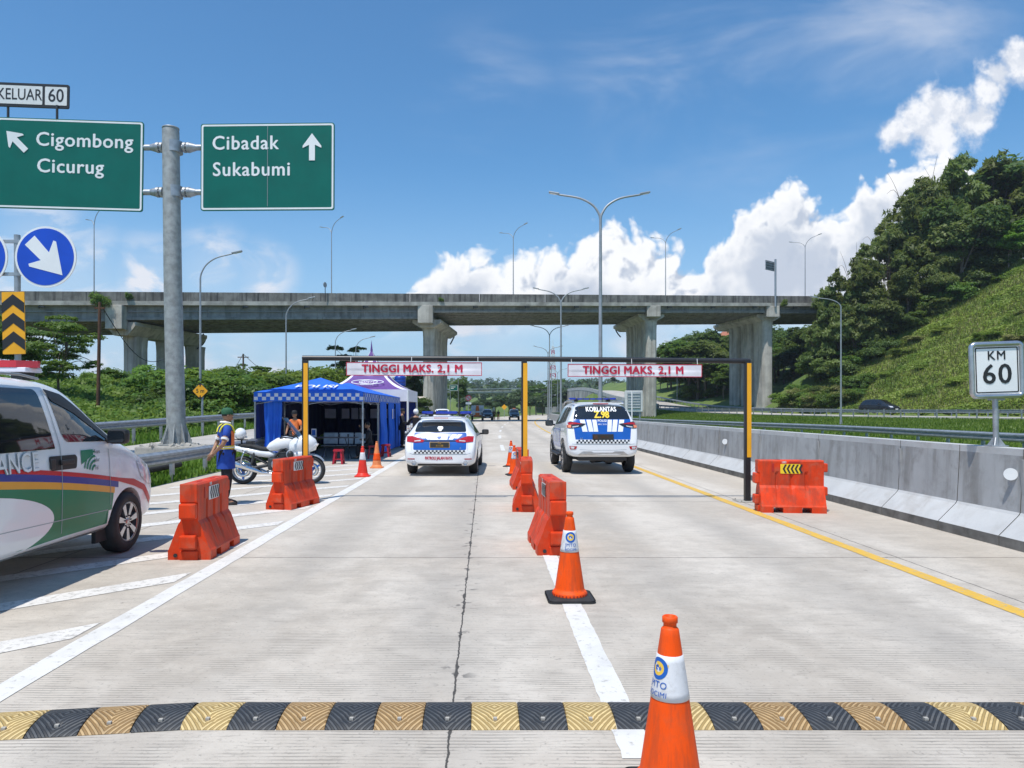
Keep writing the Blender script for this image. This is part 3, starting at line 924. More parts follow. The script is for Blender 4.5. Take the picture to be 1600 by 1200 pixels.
# ---------------------------------------------------------------- the overpass
def nearY(X): return 101 + .3 * X
def topZ(X): return 17.6 + .042 * (X + 6.57)
PIERS = [-84, -44.9, -8.15, 25.3, 45.6, 80]
SKEW = [.1, .16, .10, -.06, -.12, 0]
COL0 = [2, 2.6, 2.4, .9, 1.3, 1]
GDEP = [3.6, 3.5, 3.35, 2.5, 2.6, 2.7, 2.7]
def overpass():
    t = thing('overpass', 'long grey concrete road overpass on tall piers crossing above the whole road', 'bridge', (0, 101, 0))
    def pt(X, off, z): return (X, nearY(X) + off - 101, z)
    def sk_box(mb, X0, X1, t0, t1, z0, z1, m=0):
        """box skewed with the deck; z0, z1 measured from the parapet top"""
        vs = [pt(X, o, topZ(X) + z) for X in (X0, X1) for o in (t0, t1) for z in (z0, z1)]
        mb.add(vs, [(0, 1, 3, 2), (4, 6, 7, 5), (0, 4, 5, 1), (2, 3, 7, 6), (1, 5, 7, 3), (0, 2, 6, 4)], m)
    ends = [-170] + PIERS + [150]
    # parapets are cast in lengths with open joints
    X = -170
    near = MB(); farp = MB(); slab = MB(); edge = MB()
    while X < 150:
        X1 = X + 9.4
        g = .03
        sk_box(near, X + g, X1 - g, 0.0, .28, -1.12, 0)
        sk_box(farp, X, X1, 16.7, 17, -1.15, 0)
        X = X1
    near.build('parapet', MAT['bridge_parapet'], t)
    farp.build('parapet', MAT['bridge_parapet'], t)
    sk_box(edge, -170, 150, -.06, .9, -1.62, -1.124); edge.build('slab_edge', MAT['bridge_slab_edge'], t)
    sk_box(slab, -170, 150, .9, 16.99, -1.5, -1.18); slab.build('deck_slab', MAT['bridge_girder'], t)
    for i in range(len(ends) - 1):
        a, b = ends[i] + .9, ends[i + 1] - .9
        d = GDEP[i]
        mb = MB()
        for k in range(9):
            o = .75 + k * 1.86
            sk_box(mb, a, b, o, o + .26, -d + .32, -1.501)
            sk_box(mb, a, b, o - .2, o + .46, -d, -d + .319)
            if k == 0:
                for q in (.0, .25, .5, .75, 1.0):
                    xx = a + (b - a) * q
                    sk_box(mb, xx - .25 if q else xx, xx + .25 if q < 1 else xx, o - .09, o - .002, -d + .321, -1.63)
        for q in (.02, .25, .5, .75, .98):
            xx = a + (b - a) * q
            sk_box(mb, xx - .12, xx + .12, 1.02, 15.6, -d + .5, -1.502)
        mb.build('girder', MAT['bridge_girder'], t)
    # services pipe and drain spouts along the near face
    mb = MB()
    for i in range(1, len(ends) - 2):
        a, b = ends[i] + 1.3, ends[i + 1] - 1.3
        mb.tube([pt(a, .52, topZ(a) - 2.32), pt(b, .52, topZ(b) - 2.32)], .045, 6)
    mb.build('pipe', MAT['lamp_grey'], t)
    mb = MB(); X = -60
    while X < 70:
        mb.tube([pt(X, .3, topZ(X) - 1.6), pt(X, .25, topZ(X) - 2.0)], .06, 6)
        mb.box(pt(X + .3, .15, topZ(X) - 1.78), (.7, .3, .14)); X += 7.3
    mb.build('drain_spout', MAT['dark_steel'], t)
    for i, Xp in enumerate(PIERS):
        d = max(GDEP[i], GDEP[i + 1])
        zt = topZ(Xp); y0 = nearY(Xp) - 101
        zc = zt - d                       # bearing level
        capb = 1.6 if i == 1 else 1.05
        hw = 1.02
        mb = MB()                         # shear block at the deck edge
        mb.box((Xp, y0 + .55, zt - 1.62 - (zc - capb * .62 - zt + 1.62) / -2), (2 * hw, 1.5, (zt - 1.62) - (zc - capb * .62)), 0, bev=.05)
        mb.build('end_block', MAT['pier_concrete'], t)
        zz = zc - .03
        prof = [(-2.0, zz), (-2.0, zz - .42), (-.95, zz - capb), (.95, zz - capb), (2.0, zz - .42), (2.0, zz)]
        kx = SKEW[i]
        mb = MB(); mb.sweep(prof, [(Xp + kx * .8, y0 + 1.32, 0), (Xp + kx * 17, y0 + 17.4, 0)], 0)
        mb.build('cap_beam', MAT['pier_concrete'], t)
        wx = .80 if i != 1 else .78
        offs = [COL0[i] + q for q in ((0, 6.6, 13.4) if i == 1 else (0, 4.4, 8.8))]
        gz = min(ground_z(Xp, nearY(Xp)), 2) - 1.5
        for k, o in enumerate(offs):
            lw = 3.5 if i != 1 else 2.9
            zc1 = zz - capb + .02
            # a column with rounded nose and two vertical grooves, widening at the head
            def ring(w, l):
                pr = [(-w, .35), (-w + .22, .06), (-.12, 0), (-.09, .09), (.09, .09), (.12, 0), (w - .22, .06), (w, .35), (w, l * .42), (w - .1, l * .46), (w - .1, l * .54), (w, l * .58), (w, l - .3), (w - .3, l), (-w + .3, l), (-w, l - .3), (-w, l * .58), (-w + .1, l * .54), (-w + .1, l * .46), (-w, l * .42)]
                return pr
            lev = [(gz, 1.0), (zc1 - 1.5, 1.0), (zc1 - .6, 1.06), (zc1, 1.18)]
            vs = []
            for z, s in lev: vs += [(Xp + kx * (o + y) + x * s, y0 + o + y, z) for x, y in ring(wx, lw)]
            n = 20
            mb = MB(); mb.add(vs, [(j * n + q, j * n + (q + 1) % n, (j + 1) * n + (q + 1) % n, (j + 1) * n + q) for j in range(len(lev) - 1) for q in range(n)])
            mb.build('column', MAT['pier_concrete'], t)
        mb = MB()                         # drain pipe bent over the pier head
        s = 1 if Xp < 5 else -1
        yo = y0 + 17.6; Xp += kx * 17
        mb.tube(catmull([(Xp + s * 1.2, yo - .1, zz + .3), (Xp + s * 1.5, yo, zz - .5), (Xp + s * 1.2, yo - .3, zz - 1.3), (Xp + s * .95, yo - 1.5, zz - 2.0)], 5), .11, 8)
        mb.build('drain_pipe', MAT['dark_steel'], t)
overpass()

# ---------------------------------------------------------------- street lamps
def lamp(label, x, y, z0, h, arms, r=.10, group='street lamps', base=True, yaw=0.0):
    """arms: (direction angle in degrees, reach, rise)"""
    t = thing('street_lamp', label, 'street lamp', (x, y, z0), yaw, group)
    top = h
    mb = MB(); mb.tube([(0, 0, -.3), (0, 0, top * .5), (0, 0, top)], [r, r * .8, r * .6], 12); mb.build('pole', MAT['lamp_grey'], t)
    if base:
        mb = MB(); mb.box((0, 0, .02), (.5, .5, .06)); mb.tube([(0, 0, 0), (0, 0, .5)], r * 1.35, 12); mb.build('base_plate', MAT['lamp_grey'], t)
    for (ang, reach, rise) in arms:
        c, s = math.cos(R(ang)), math.sin(R(ang))
        pr = [(0, 0), (.03 * reach, .22 * rise), (.16 * reach, .55 * rise), (.42 * reach, .82 * rise), (.80 * reach, .97 * rise), (.88 * reach, 1.0 * rise)]
        pts = catmull([(c * a, s * a, top - .02 + b) for a, b in pr], 5)
        n = len(pts)
        mb = MB(); mb.tube(pts, [r * .58 - r * .18 * i / (n - 1) for i in range(n)], 10); mb.build('arm', MAT['lamp_grey'], t)
        mb = MB()
        M = Matrix.Translation((c * .86 * reach, s * .86 * reach, top + rise * .995)) @ Matrix.Rotation(R(ang), 4, 'Z') @ Matrix.Rotation(R(-12), 4, 'Y')
        mb.box((.30, 0, .02), (.62, .24, .10), 0, M, bev=.04)
        mb.box((.34, 0, -.035), (.42, .19, .02), 1, M, bev=.005)
        mb.build('lamp_head', [MAT['lamp_grey'], MAT['lamp_clear']], t)
    return t
def pole_on(px, base_py, top_py, Y):
    return (px - CX) * Y / F_PX, CAM_H - (top_py - CY) * Y / F_PX
# the main median: double-armed lamps
x, zt = pole_on(937, 650, 340, 40)
lamp('tallest double-armed street lamp rising above the overpass behind the white police SUV', 6.62, 41.5, 0, 12.6, [(8, 2.75, 1.55), (172, 2.75, 1.55)], .13, 'double-armed median street lamps')
for (Y, lab) in ((73, 'second double-armed street lamp whose arms cross the overpass deck'), (105, 'third double-armed street lamp standing just below the overpass deck'), (139, 'fourth double-armed street lamp seen under the overpass between the piers'), (176, 'fifth double-armed street lamp in the receding median row'), (214, 'farthest double-armed street lamp at the end of the median row')):
    lamp(lab, 6.7 + curve(Y) * .92, Y, 0, 12.4, [(2, 2.6, 1.5), (178, 2.6, 1.5)], .12, 'double-armed median street lamps')
# left side: single arms
for (px, Y, lab) in ((313, 43, 'nearest single-armed street lamp behind the left bushes beside the yellow diamond sign'), (447, 61, 'second single-armed street lamp behind the police tent roof'), (524, 85, 'third single-armed street lamp left of the flat-topped tree'), (556, 93, 'farthest single-armed street lamp above the purple tent')):
    xx = (px - CX) * Y / F_PX
    lamp(lab, xx, Y, ground_z(xx, Y), 9.0 - ground_z(xx, Y) * .6, [(0, 2.2, 1.5)], .085, 'single-armed street lamps on the left')
# on the deck
for (u_px, lab) in ((147, 'street lamp pole on the overpass, partly hidden by the left green sign'), (518, 'street lamp on the overpass just right of the green signs'), (802, 'street lamp on the overpass in front of the cloud left of the tall lamp'), (1040, 'street lamp on the overpass right of the tall double lamp'), (1258, 'street lamp on the overpass close to the hillside trees')):
    u = (u_px - CX) / F_PX
    X = u * (101 + 8.5) / (1 - .3 * u)
    Y = nearY(X) + 8.5
    lamp(lab, X, Y, topZ(X) - 1.2, 11.0, [(-42, 2.5, 1.9), (138, 2.5, 1.3)], .09, 'street lamps on the overpass')
# lamps on the right slip road
for (px, py, Y, lab) in ((1314, 480, 64, 'single-armed street lamp in front of the hillside bushes right of the overpass'), (1058, 540, 150, 'small street lamp beyond the slip road left of the second right pier'), (1088, 540, 165, 'thin street lamp beyond the slip road, right one of the far pair')):
    xx = (px - CX) * Y / F_PX
    z = ground_z(xx, Y)
    h = CAM_H - (py - CY) * Y / F_PX - z
    lamp(lab, xx, Y, z, h, [(170, 2.3, .9)], .085, 'single-armed slip road lamps')

def bridge_signs():
    u = (508 - CX) / F_PX; X = u * 100.6 / (1 - .3 * u); Y = nearY(X) - .35
    t = thing('round_sign', 'small round sign on a thin post fixed to the overpass parapet, left part', 'road sign', (X, Y, topZ(X) - 1))
    mb = MB(); mb.tube([(0, 0, -.2), (0, 0, 2.3)], .05, 8); mb.build('post', MAT['dark_steel'], t)
    mb = MB(); mb.prism(circ(.36, 20), -.02, .02, 0, FACE(0, -.08, 2.0, R(65))); mb.build('sign_plate', MAT['sign_back'], t)
    u = (1212 - CX) / F_PX; X = u * 100.4 / (1 - .3 * u); Y = nearY(X) - .5
    t = thing('overhead_sign', 'grey back of a road sign on a tall post above the overpass right pier', 'road sign', (X, Y, topZ(X) - 1.3))
    mb = MB(); mb.tube([(0, 0, -.5), (0, 0, 7.0)], .16, 10); mb.build('post', MAT['galvanised'], t)
    mb = MB(); mb.prism(rrect(2.5, 1.5, .05), -.03, .03, 0, FACE(-.95, -.15, 5.95, R(38))); mb.build('sign_plate', MAT['sign_back'], t)
    mb = MB()
    for z in (5.55, 5.95, 6.35): mb.box((-.95, -.22, z), (2.3, .05, .07), 0, rot=(0, 0, R(38)))
    mb.build('rib', MAT['dark_steel'], t)
    # grey cabinet-like back of a message board and thin delineator post
    X, Y = (990 - CX) * 60 / F_PX, 60
    t = thing('message_board', 'grey back of a message board behind the concrete barrier in front of the overpass pier', 'message board', (X, Y, .15))
    mb = MB(); mb.box((0, 0, 2.25), (1.45, .3, 1.75), 0, bev=.03)
    mb.box((0, -.17, 2.3), (1.1, .05, 1.35), 1, bev=.02)
    for k in range(6): mb.box((0, -.21, 1.72 + .23 * k), (1.0, .03, .05), 0)
    mb.build('housing', [MAT['wall_white'], MAT['galvanised']], t)
    for s in (-.5, .5):
        mb = MB(); mb.box((s, 0, .6), (.12, .12, 1.7)); mb.build('leg', MAT['galvanised'], t)
    X, Y = 6.66, 32.8
    t = thing('delineator_post', 'thin white post standing on the concrete barrier beside the grey message board', 'post', (X, Y, 1.17))
    mb = MB(); mb.tube([(0, 0, 0), (0, 0, 1.35)], .028, 8); mb.build('pole', MAT['white_paint'], t)
    mb = MB(); mb.box((0, 0, .01), (.14, .14, .02), 0, bev=.004); mb.build('base_plate', MAT['galvanised'], t)
bridge_signs()

def retaining_wall():
    P = [(x - 4.9, y, z) for x, y, z in catmull(RAMP_R[7:13], 6)]
    t = thing('retaining_wall', 'tall weather-stained concrete retaining wall carrying the slip road beyond the overpass', 'wall', (31, 220, 0))
    mb = MB(); vs = []
    for (x, y, z) in P: vs += [(x - 31, y - 220, -1), (x - 31, y - 220, z + .1), (x + .5 - 31, y - 220, z + .1), (x + .5 - 31, y - 220, -1)]
    n = len(P)
    mb.add(vs, [(i * 4 + a, i * 4 + b, (i + 1) * 4 + b, (i + 1) * 4 + a) for i in range(n - 1) for a, b in ((0, 1), (1, 2), (2, 3))] + [(0, 1, 2, 3), (4 * n - 4, 4 * n - 3, 4 * n - 2, 4 * n - 1)])
    mb.build('wall', MAT['wall_stained'], t)
    mb = MB(); mb.sweep([(-.05, .1), (.45, .1), (.35, .9), (.05, .9)], [(x - 31, y - 220, z) for x, y, z in P], 0); mb.build('parapet', MAT['barrier_grey'], t)
retaining_wall()
# ================================================================== signs, height bar, barriers, cones
def ring_faces(mb, outer, inner, z, m, M):
    n = len(outer)
    mb.add([(x, y, z) for x, y in outer + inner], [(i, (i + 1) % n, (i + 1) % n + n, i + n) for i in range(n)], m, False, M)

def direction_sign():
    Y = 21.0
    X0 = (270.5 - CX) * Y / F_PX
    zb, zt = .62, CAM_H + 441 * Y / F_PX
    t = thing('direction_sign', 'pair of big green motorway direction boards on one thick grey pole on a concrete plinth', 'road sign', (X0, Y, 0))
    mb = MB(); mb.tube([(.10, 0, zb), (0, 0, 5), (-.07, 0, zt - .1), (-.07, 0, zt - .03)], [.265, .25, .235, .225], 28)
    mb.build('pole', MAT['pole_concrete_grey'], t)
    mb = MB(); mb.lathe([(.0, 0), (.24, 0), (.235, .035), (.12, .06), (0, .065)], 24, 0, Matrix.Translation((-.07, 0, zt - .03))); mb.build('pole_cap', MAT['lamp_grey'], t)
    mb = MB(); mb.box((.1, 0, .3), (1.75, 1.5, .66), 0, bev=.05)
    for k in range(40): mb.box((.1 + rng.uniform(-.8, .8), rng.uniform(-.72, .4), .64), (rng.uniform(.06, .2), rng.uniform(.06, .2), rng.uniform(.03, .1)), 0, rot=(rng.random(), rng.random(), rng.random()), bev=.01)
    mb.build('plinth', MAT['concrete_rough'], t)
    mb = MB(); mb.box((.1, 0, .655), (.95, .95, .04), 0, bev=.005)
    for k in range(8):
        M = Matrix.Translation((.1, 0, .67)) @ Matrix.Rotation(R(45 * k + 10), 4, 'Z') @ Matrix.Rotation(R(90), 4, 'X')
        mb.prism([(.24, 0), (.44, 0), (.245, .62)], -.01, .01, 0, M)
        c, s = math.cos(R(45 * k + 32)) * .4, math.sin(R(45 * k + 32)) * .4
        mb.tube([(.1 + c, s, .66), (.1 + c, s, .80)], .018, 8)
    mb.build('base_plate', MAT['pole_concrete_grey'], t)
    for (py) in (230, 300):
        z = CAM_H - (py - CY) * Y / F_PX
        mb = MB()
        xl, xr = (224 - CX) * Y / F_PX - X0, (317 - CX) * Y / F_PX - X0
        mb.tube([(xl - 1.2, .03, z), (xr + 1.2, .03, z)], .085, 14)
        for s in (-1, 1):
            mb.tube([(s * .30, .03, z), (s * .37, .03, z)], [.15, .15], 16)
            mb.tube([(s * .41, .03, z), (s * .48, .03, z)], [.15, .15], 16)
            mb.tube([(s * .48, .03, z), (s * .66, .03, z)], [.14, .09], 16)
            for k in range(8):
                c, q = math.cos(R(45 * k)) * .128, math.sin(R(45 * k)) * .128
                mb.tube([(s * .34, .03 + c, z + q), (s * .47, .03 + c, z + q)], .014, 6)
        mb.tube([(0, .03, z - .16), (0, .03, z + .16)], .262, 24)
        mb.build('arm', MAT['galvanised'], t)
    def board(x0, x1, y0, y1, yaw, roll, nm):
        w = (x1 - x0) * Y / F_PX; h = (y1 - y0) * Y / F_PX
        M = FACE(((x0 + x1) / 2 - CX) * Y / F_PX - X0, -.16, CAM_H - ((y0 + y1) / 2 - CY) * Y / F_PX, R(yaw), R(roll))
        mb = MB(); mb.prism(rrect(w, h, .07), -.05, 0, 0, M)
        b = mb.build('sign_board', [MAT['sign_green'], MAT['sign_back']], t)
        b['label'] = nm
        mb = MB(); ring_faces(mb, rrect(w - .05, h - .05, .06), rrect(w - .15, h - .15, .04), .004, 0, M); mb.build('border', MAT['sign_white'], b)
        return b, M, w, h
    b, M, w, h = board(3.5, 225, 190, 330, 3, -.8, 'left green board reading Cigombong Cicurug with an arrow to upper left')
    px = Y / F_PX
    mb = MB()
    L = lambda x, y: M @ Matrix.Translation(((x - 114) * px, (260 - y) * px, .006))
    mb.text('Cigombong', .56, 0, L(62, 223), 'LEFT', bold=.016, space=1.07, sx=.99)
    mb.text('Cicurug', .56, 0, L(64, 264), 'LEFT', bold=.016, space=1.07, sx=.99)
    mb.build('lettering', MAT['sign_white'], b)
    arrow = [(0, .42), (.27, .06), (.27, -.0), (.085, .09), (.085, -.36), (-.085, -.36), (-.085, .09), (-.27, 0), (-.27, .06)]
    mb = MB(); mb.prism(arrow, .004, .009, 0, L(32, 225) @ Matrix.Rotation(R(45), 4, 'Z') @ Matrix.Translation((0, -.06, 0))); mb.build('arrow', MAT['sign_white'], b)
    b, M, w, h = board(315.5, 525, 196, 331, -2, -.2, 'right green board reading Cibadak Sukabumi with an arrow straight up')
    L = lambda x, y: M @ Matrix.Translation(((x - 420) * px, (263.5 - y) * px, .006))
    mb = MB()
    mb.text('Cibadak', .56, 0, L(333, 227), 'LEFT', bold=.016, space=1.11, sx=.96)
    mb.text('Sukabumi', .56, 0, L(334, 268), 'LEFT', bold=.016, space=1.11, sx=.96)
    mb.build('lettering', MAT['sign_white'], b)
    mb = MB(); mb.prism(arrow, .004, .009, 0, L(490, 235)); mb.build('arrow', MAT['sign_white'], b)
    mb = MB(); mb.prism([(-.006, -h / 2 + .1), (.006, -h / 2 + .1), (.006, h / 2 - .08), (-.006, h / 2 - .08)], .001, .0045, 0, L(420.5, 263)); mb.build('panel_seam', MAT['sign_back'], b)
    # exit tab above the left board
    x0, x1, y0, y1 = -8, 111, 134, 171
    M = FACE(((x0 + x1) / 2 - CX) * px - X0, -.16, CAM_H - ((y0 + y1) / 2 - CY) * px, R(3), R(-1.0))
    w, h = (x1 - x0) * px, (y1 - y0) * px
    mb = MB(); mb.prism(rrect(w, h, .05), -.05, 0, 0, M); e = mb.build('exit_tab', MAT['text_black'], t)
    cx = (x0 + x1) / 2
    mb = MB()
    mb.prism(rrect((73 - x0 - 5) * px, h - .16, .02, 3), .0, .006, 0, M @ Matrix.Translation(((x0 + 3 + 71) / 2 * px - cx * px, 0, 0)))
    mb.prism(rrect((108 - 75) * px, h - .16, .02, 3), .0, .006, 0, M @ Matrix.Translation(((75 + 108) / 2 * px - cx * px, 0, 0)))
    mb.build('white_field', MAT['white_panel'], e)
    mb = MB()
    mb.text('KELUAR', .46, 0, M @ Matrix.Translation(((36.5 - cx) * px, 0, .008)), bold=.006, space=1.0, sx=.76)
    mb.text('60', .54, 0, M @ Matrix.Translation(((91.5 - cx) * px, 0, .008)), bold=.008, space=1.0, sx=.85)
    mb.build('lettering', MAT['text_black'], e)
    mb = MB()
    for xx in (18, 94):
        mb.tube([((xx - CX) * px - X0, -.15, CAM_H - (192 - CY) * px), ((xx - CX) * px - X0, -.15, CAM_H - (168 - CY) * px)], .035, 8)
    mb.build('tab_post', MAT['dark_steel'], e)
direction_sign()

def arrow_sign():
    Y = 10.8; px = Y / F_PX
    X0 = (24 - CX) * px
    t = thing('arrow_sign', 'grey post with round blue arrow signs above a yellow and black chevron board', 'road sign', (X0, Y, 0))
    mb = MB(); mb.tube([(.02, .05, 0), (-.005, .05, CAM_H - (366 - CY) * px)], .044, 14); mb.build('post', MAT['galvanised'], t)
    for cx in (73, -34):
        M = FACE((cx - CX) * px - X0, -.03, CAM_H - (402 - CY) * px, 0)
        mb = MB(); mb.prism(circ(.456, 48), -.02, 0, 0, M); p = mb.build('sign_plate', MAT['sign_white'], t)
        p['label'] = 'round blue plate with a fat white arrow pointing down right' if cx > 0 else 'round blue plate cut by the left edge of the photo'
        mb = MB(); mb.prism(circ(.424, 48), 0, .004, 0, M); mb.build('blue_field', MAT['sign_blue'], p)
        ar = [(-.105, .36), (.105, .36), (.09, .01), (.27, .10), (.29, .06), (0, -.40), (-.29, .06), (-.27, .10), (-.09, .01)]
        mb = MB(); mb.prism(ar, .004, .008, 0, M @ Matrix.Rotation(R(43), 4, 'Z') @ Matrix.Scale(.94, 4)); mb.build('arrow', MAT['sign_white'], p)
    mb = MB()
    for py in (377, 428): mb.box((((73 - 34) / 2 - CX) * px - X0, .015, CAM_H - (py - CY) * px), (.62, .025, .05))
    mb.build('clamp', MAT['galvanised'], t)
    w, h = 35 * px, 97 * px
    M = FACE((23 - CX) * px - X0, -.03, CAM_H - (505 - CY) * px, 0, R(1.2))
    mb = MB(); mb.prism(rrect(w, h, .012, 3), -.015, 0, 0, M); p = mb.build('chevron_board', MAT['sign_yellow'], t)
    mb = MB()
    step = h / 3.35
    for k in range(4):
        yt = h * .5 - .035 - k * step
        hw = w / 2
        d = .155
        poly = [(-hw, yt - hw * .78 - d * .0 - .0), (0, yt), (hw, yt - hw * .78), (hw, yt - hw * .78 - d), (0, yt - d), (-hw, yt - hw * .78 - d)]
        lo = -h / 2
        if yt - hw * .78 - d < lo: continue
        mb.prism(poly, 0, .004, 0, M)
    mb.build('chevron', MAT['text_black'], p)
arrow_sign()

def diamond_sign():
    Y = 35.5; px = Y / F_PX
    X0 = (316 - CX) * px
    g = ground_z(X0, Y)
    t = thing('diamond_sign', 'small yellow diamond sign reading 5 m on a grey post among the left bushes', 'road sign', (X0, Y, g))
    mb = MB(); mb.tube([(0, 0, -.3), (0, 0, CAM_H - (600 - CY) * px - g)], .055, 10); mb.build('post', MAT['galvanised'], t)
    M = FACE((314 - CX) * px - X0, -.09, CAM_H - (611 - CY) * px - g)
    s = 13 * px
    mb = MB(); mb.prism(round_poly([(s, 0), (0, s), (-s, 0), (0, -s)], .06, 3), -.02, 0, 0, M); p = mb.build('sign_plate', MAT['text_black'], t)
    s -= .03
    mb = MB(); mb.prism(round_poly([(s, 0), (0, s), (-s, 0), (0, -s)], .05, 3), 0, .006, 0, M); mb.build('yellow_field', MAT['sign_yellow'], p)
    mb = MB(); mb.text('5 m', .27, 0, M @ Matrix.Translation((0, 0, .009)), bold=.015)
    for q in (1, -1): mb.prism([(-.08, q * .30), (.08, q * .30), (0, q * .19 if False else q * .38)][::q], .006, .009, 0, M); mb.prism([(-.03, q * .22), (.03, q * .22), (.03, q * .30), (-.03, q * .30)], .006, .009, 0, M)
    mb.build('lettering', MAT['text_black'], p)
diamond_sign()

# ---------------------------------------------------------------- the height bar
def height_bar():
    Y = 13.1; px = Y / F_PX
    xs = [(477 - CX) * px, (819 - CX) * px, (1167.5 - CX) * px]
    t = thing('height_bar', 'height limit portal with three yellow and black posts and one long black beam', 'height bar', (0, Y, 0))
    zt = 2.56
    for x in xs:
        mb = MB(); mb.box((x, 0, zt / 2), (.10, .10, zt), 0, bev=.008); p = mb.build('post', MAT['black_paint'], t)
        mb = MB(); mb.box((x + .018, -.051, (.80 + 2.50) / 2), (.078, .012, 1.70), 0, bev=.003); mb.build('yellow_band', MAT['sign_yellow'], p)
        mb = MB(); mb.box((x, 0, .006), (.40, .40, .012), 0)
        for a in (-.16, .16):
            for b in (-.16, .16): mb.tube([(x + a, b, .01), (x + a, b, .035)], .014, 8)
        mb.build('base_plate', MAT['concrete_rough'], p)
    mb = MB(); mb.tube([(xs[0] - .05, 0, zt + .035), (xs[1], 0, zt + .02), (xs[2] + .05, 0, zt - .02)], .047, 14); mb.build('beam', MAT['black_paint'], t)
    for nm, (x0, x1, y0, y1, r) in {'white banner reading TINGGI MAKS. 2,1 M under the left half of the bar': (541, 753, 566, 587, -.15), 'white banner reading TINGGI MAKS. 2,1 M under the right half of the bar': (887, 1097, 569, 589, -.2)}.items():
        Yb = Y - .10; q = Yb / F_PX
        w, h = (x1 - x0) * q, (y1 - y0) * q
        xc, zc = ((x0 + x1) / 2 - CX) * q, CAM_H - ((y0 + y1) / 2 - CY) * q
        b = thing('banner', nm, 'banner', (xc, Yb, zc), 0, 'banners on the height bar')
        M = FACE(0, 0, 0, 0, R(r))
        def wave(x, y): return .008 * math.sin(x * 4.1) + .006 * math.sin(x * 11 + y * 9) + (.010 if y < 0 else 0) * math.sin(x * 2.3)
        nx, ny = 120, 12
        mb = MB(); vs = [(-w / 2 + w * i / nx, -h / 2 + h * j / ny, wave(-w / 2 + w * i / nx, -h / 2 + h * j / ny)) for j in range(ny + 1) for i in range(nx + 1)]
        n = nx + 1
        fs = [(j * n + i, j * n + i + 1, (j + 1) * n + i + 1, (j + 1) * n + i) for j in range(ny) for i in range(nx)]
        mb.add(vs, fs, 0, True, M)
        mb.add([(x, y, z - .004) for x, y, z in vs], fs, 0, True, M)
        mb.build('cloth', MAT['banner_white'], b)
        mb = MB()
        e = .012
        for (a0, a1, c0, c1) in ((-w / 2, w / 2, h / 2 - e, h / 2), (-w / 2, w / 2, -h / 2, -h / 2 + e), (-w / 2, -w / 2 + e, -h / 2 + e, h / 2 - e), (w / 2 - e, w / 2, -h / 2 + e, h / 2 - e)):
            k = 60
            vs = [(a0 + (a1 - a0) * i / k, c, wave(a0 + (a1 - a0) * i / k, c) + .003) for i in range(k + 1) for c in (c0, c1)]
            mb.add(vs, [(2 * i, 2 * i + 2, 2 * i + 3, 2 * i + 1) for i in range(k)], 0, False, M)
        vs, fs = text_mesh('TINGGI MAKS. 2,1 M', .195, 'CENTER', 0, 1.06, .98)
        for (dx, dy, k) in bold_copies(.034, .195): mb.add([(x + dx - .03, y + dy, wave(x, y) + .009 + k * .0008) for x, y in vs], fs, 0, False, M)
        mb.build('lettering', MAT['text_red'], b)
        mb = MB()
        for f in (-.47, -.02, .47): mb.tube([(w * f, .03, h / 2 - .02), (w * f, .06, h / 2 + .10)], .006, 5)
        mb.build('tie', MAT['white_paint'], b)
height_bar()

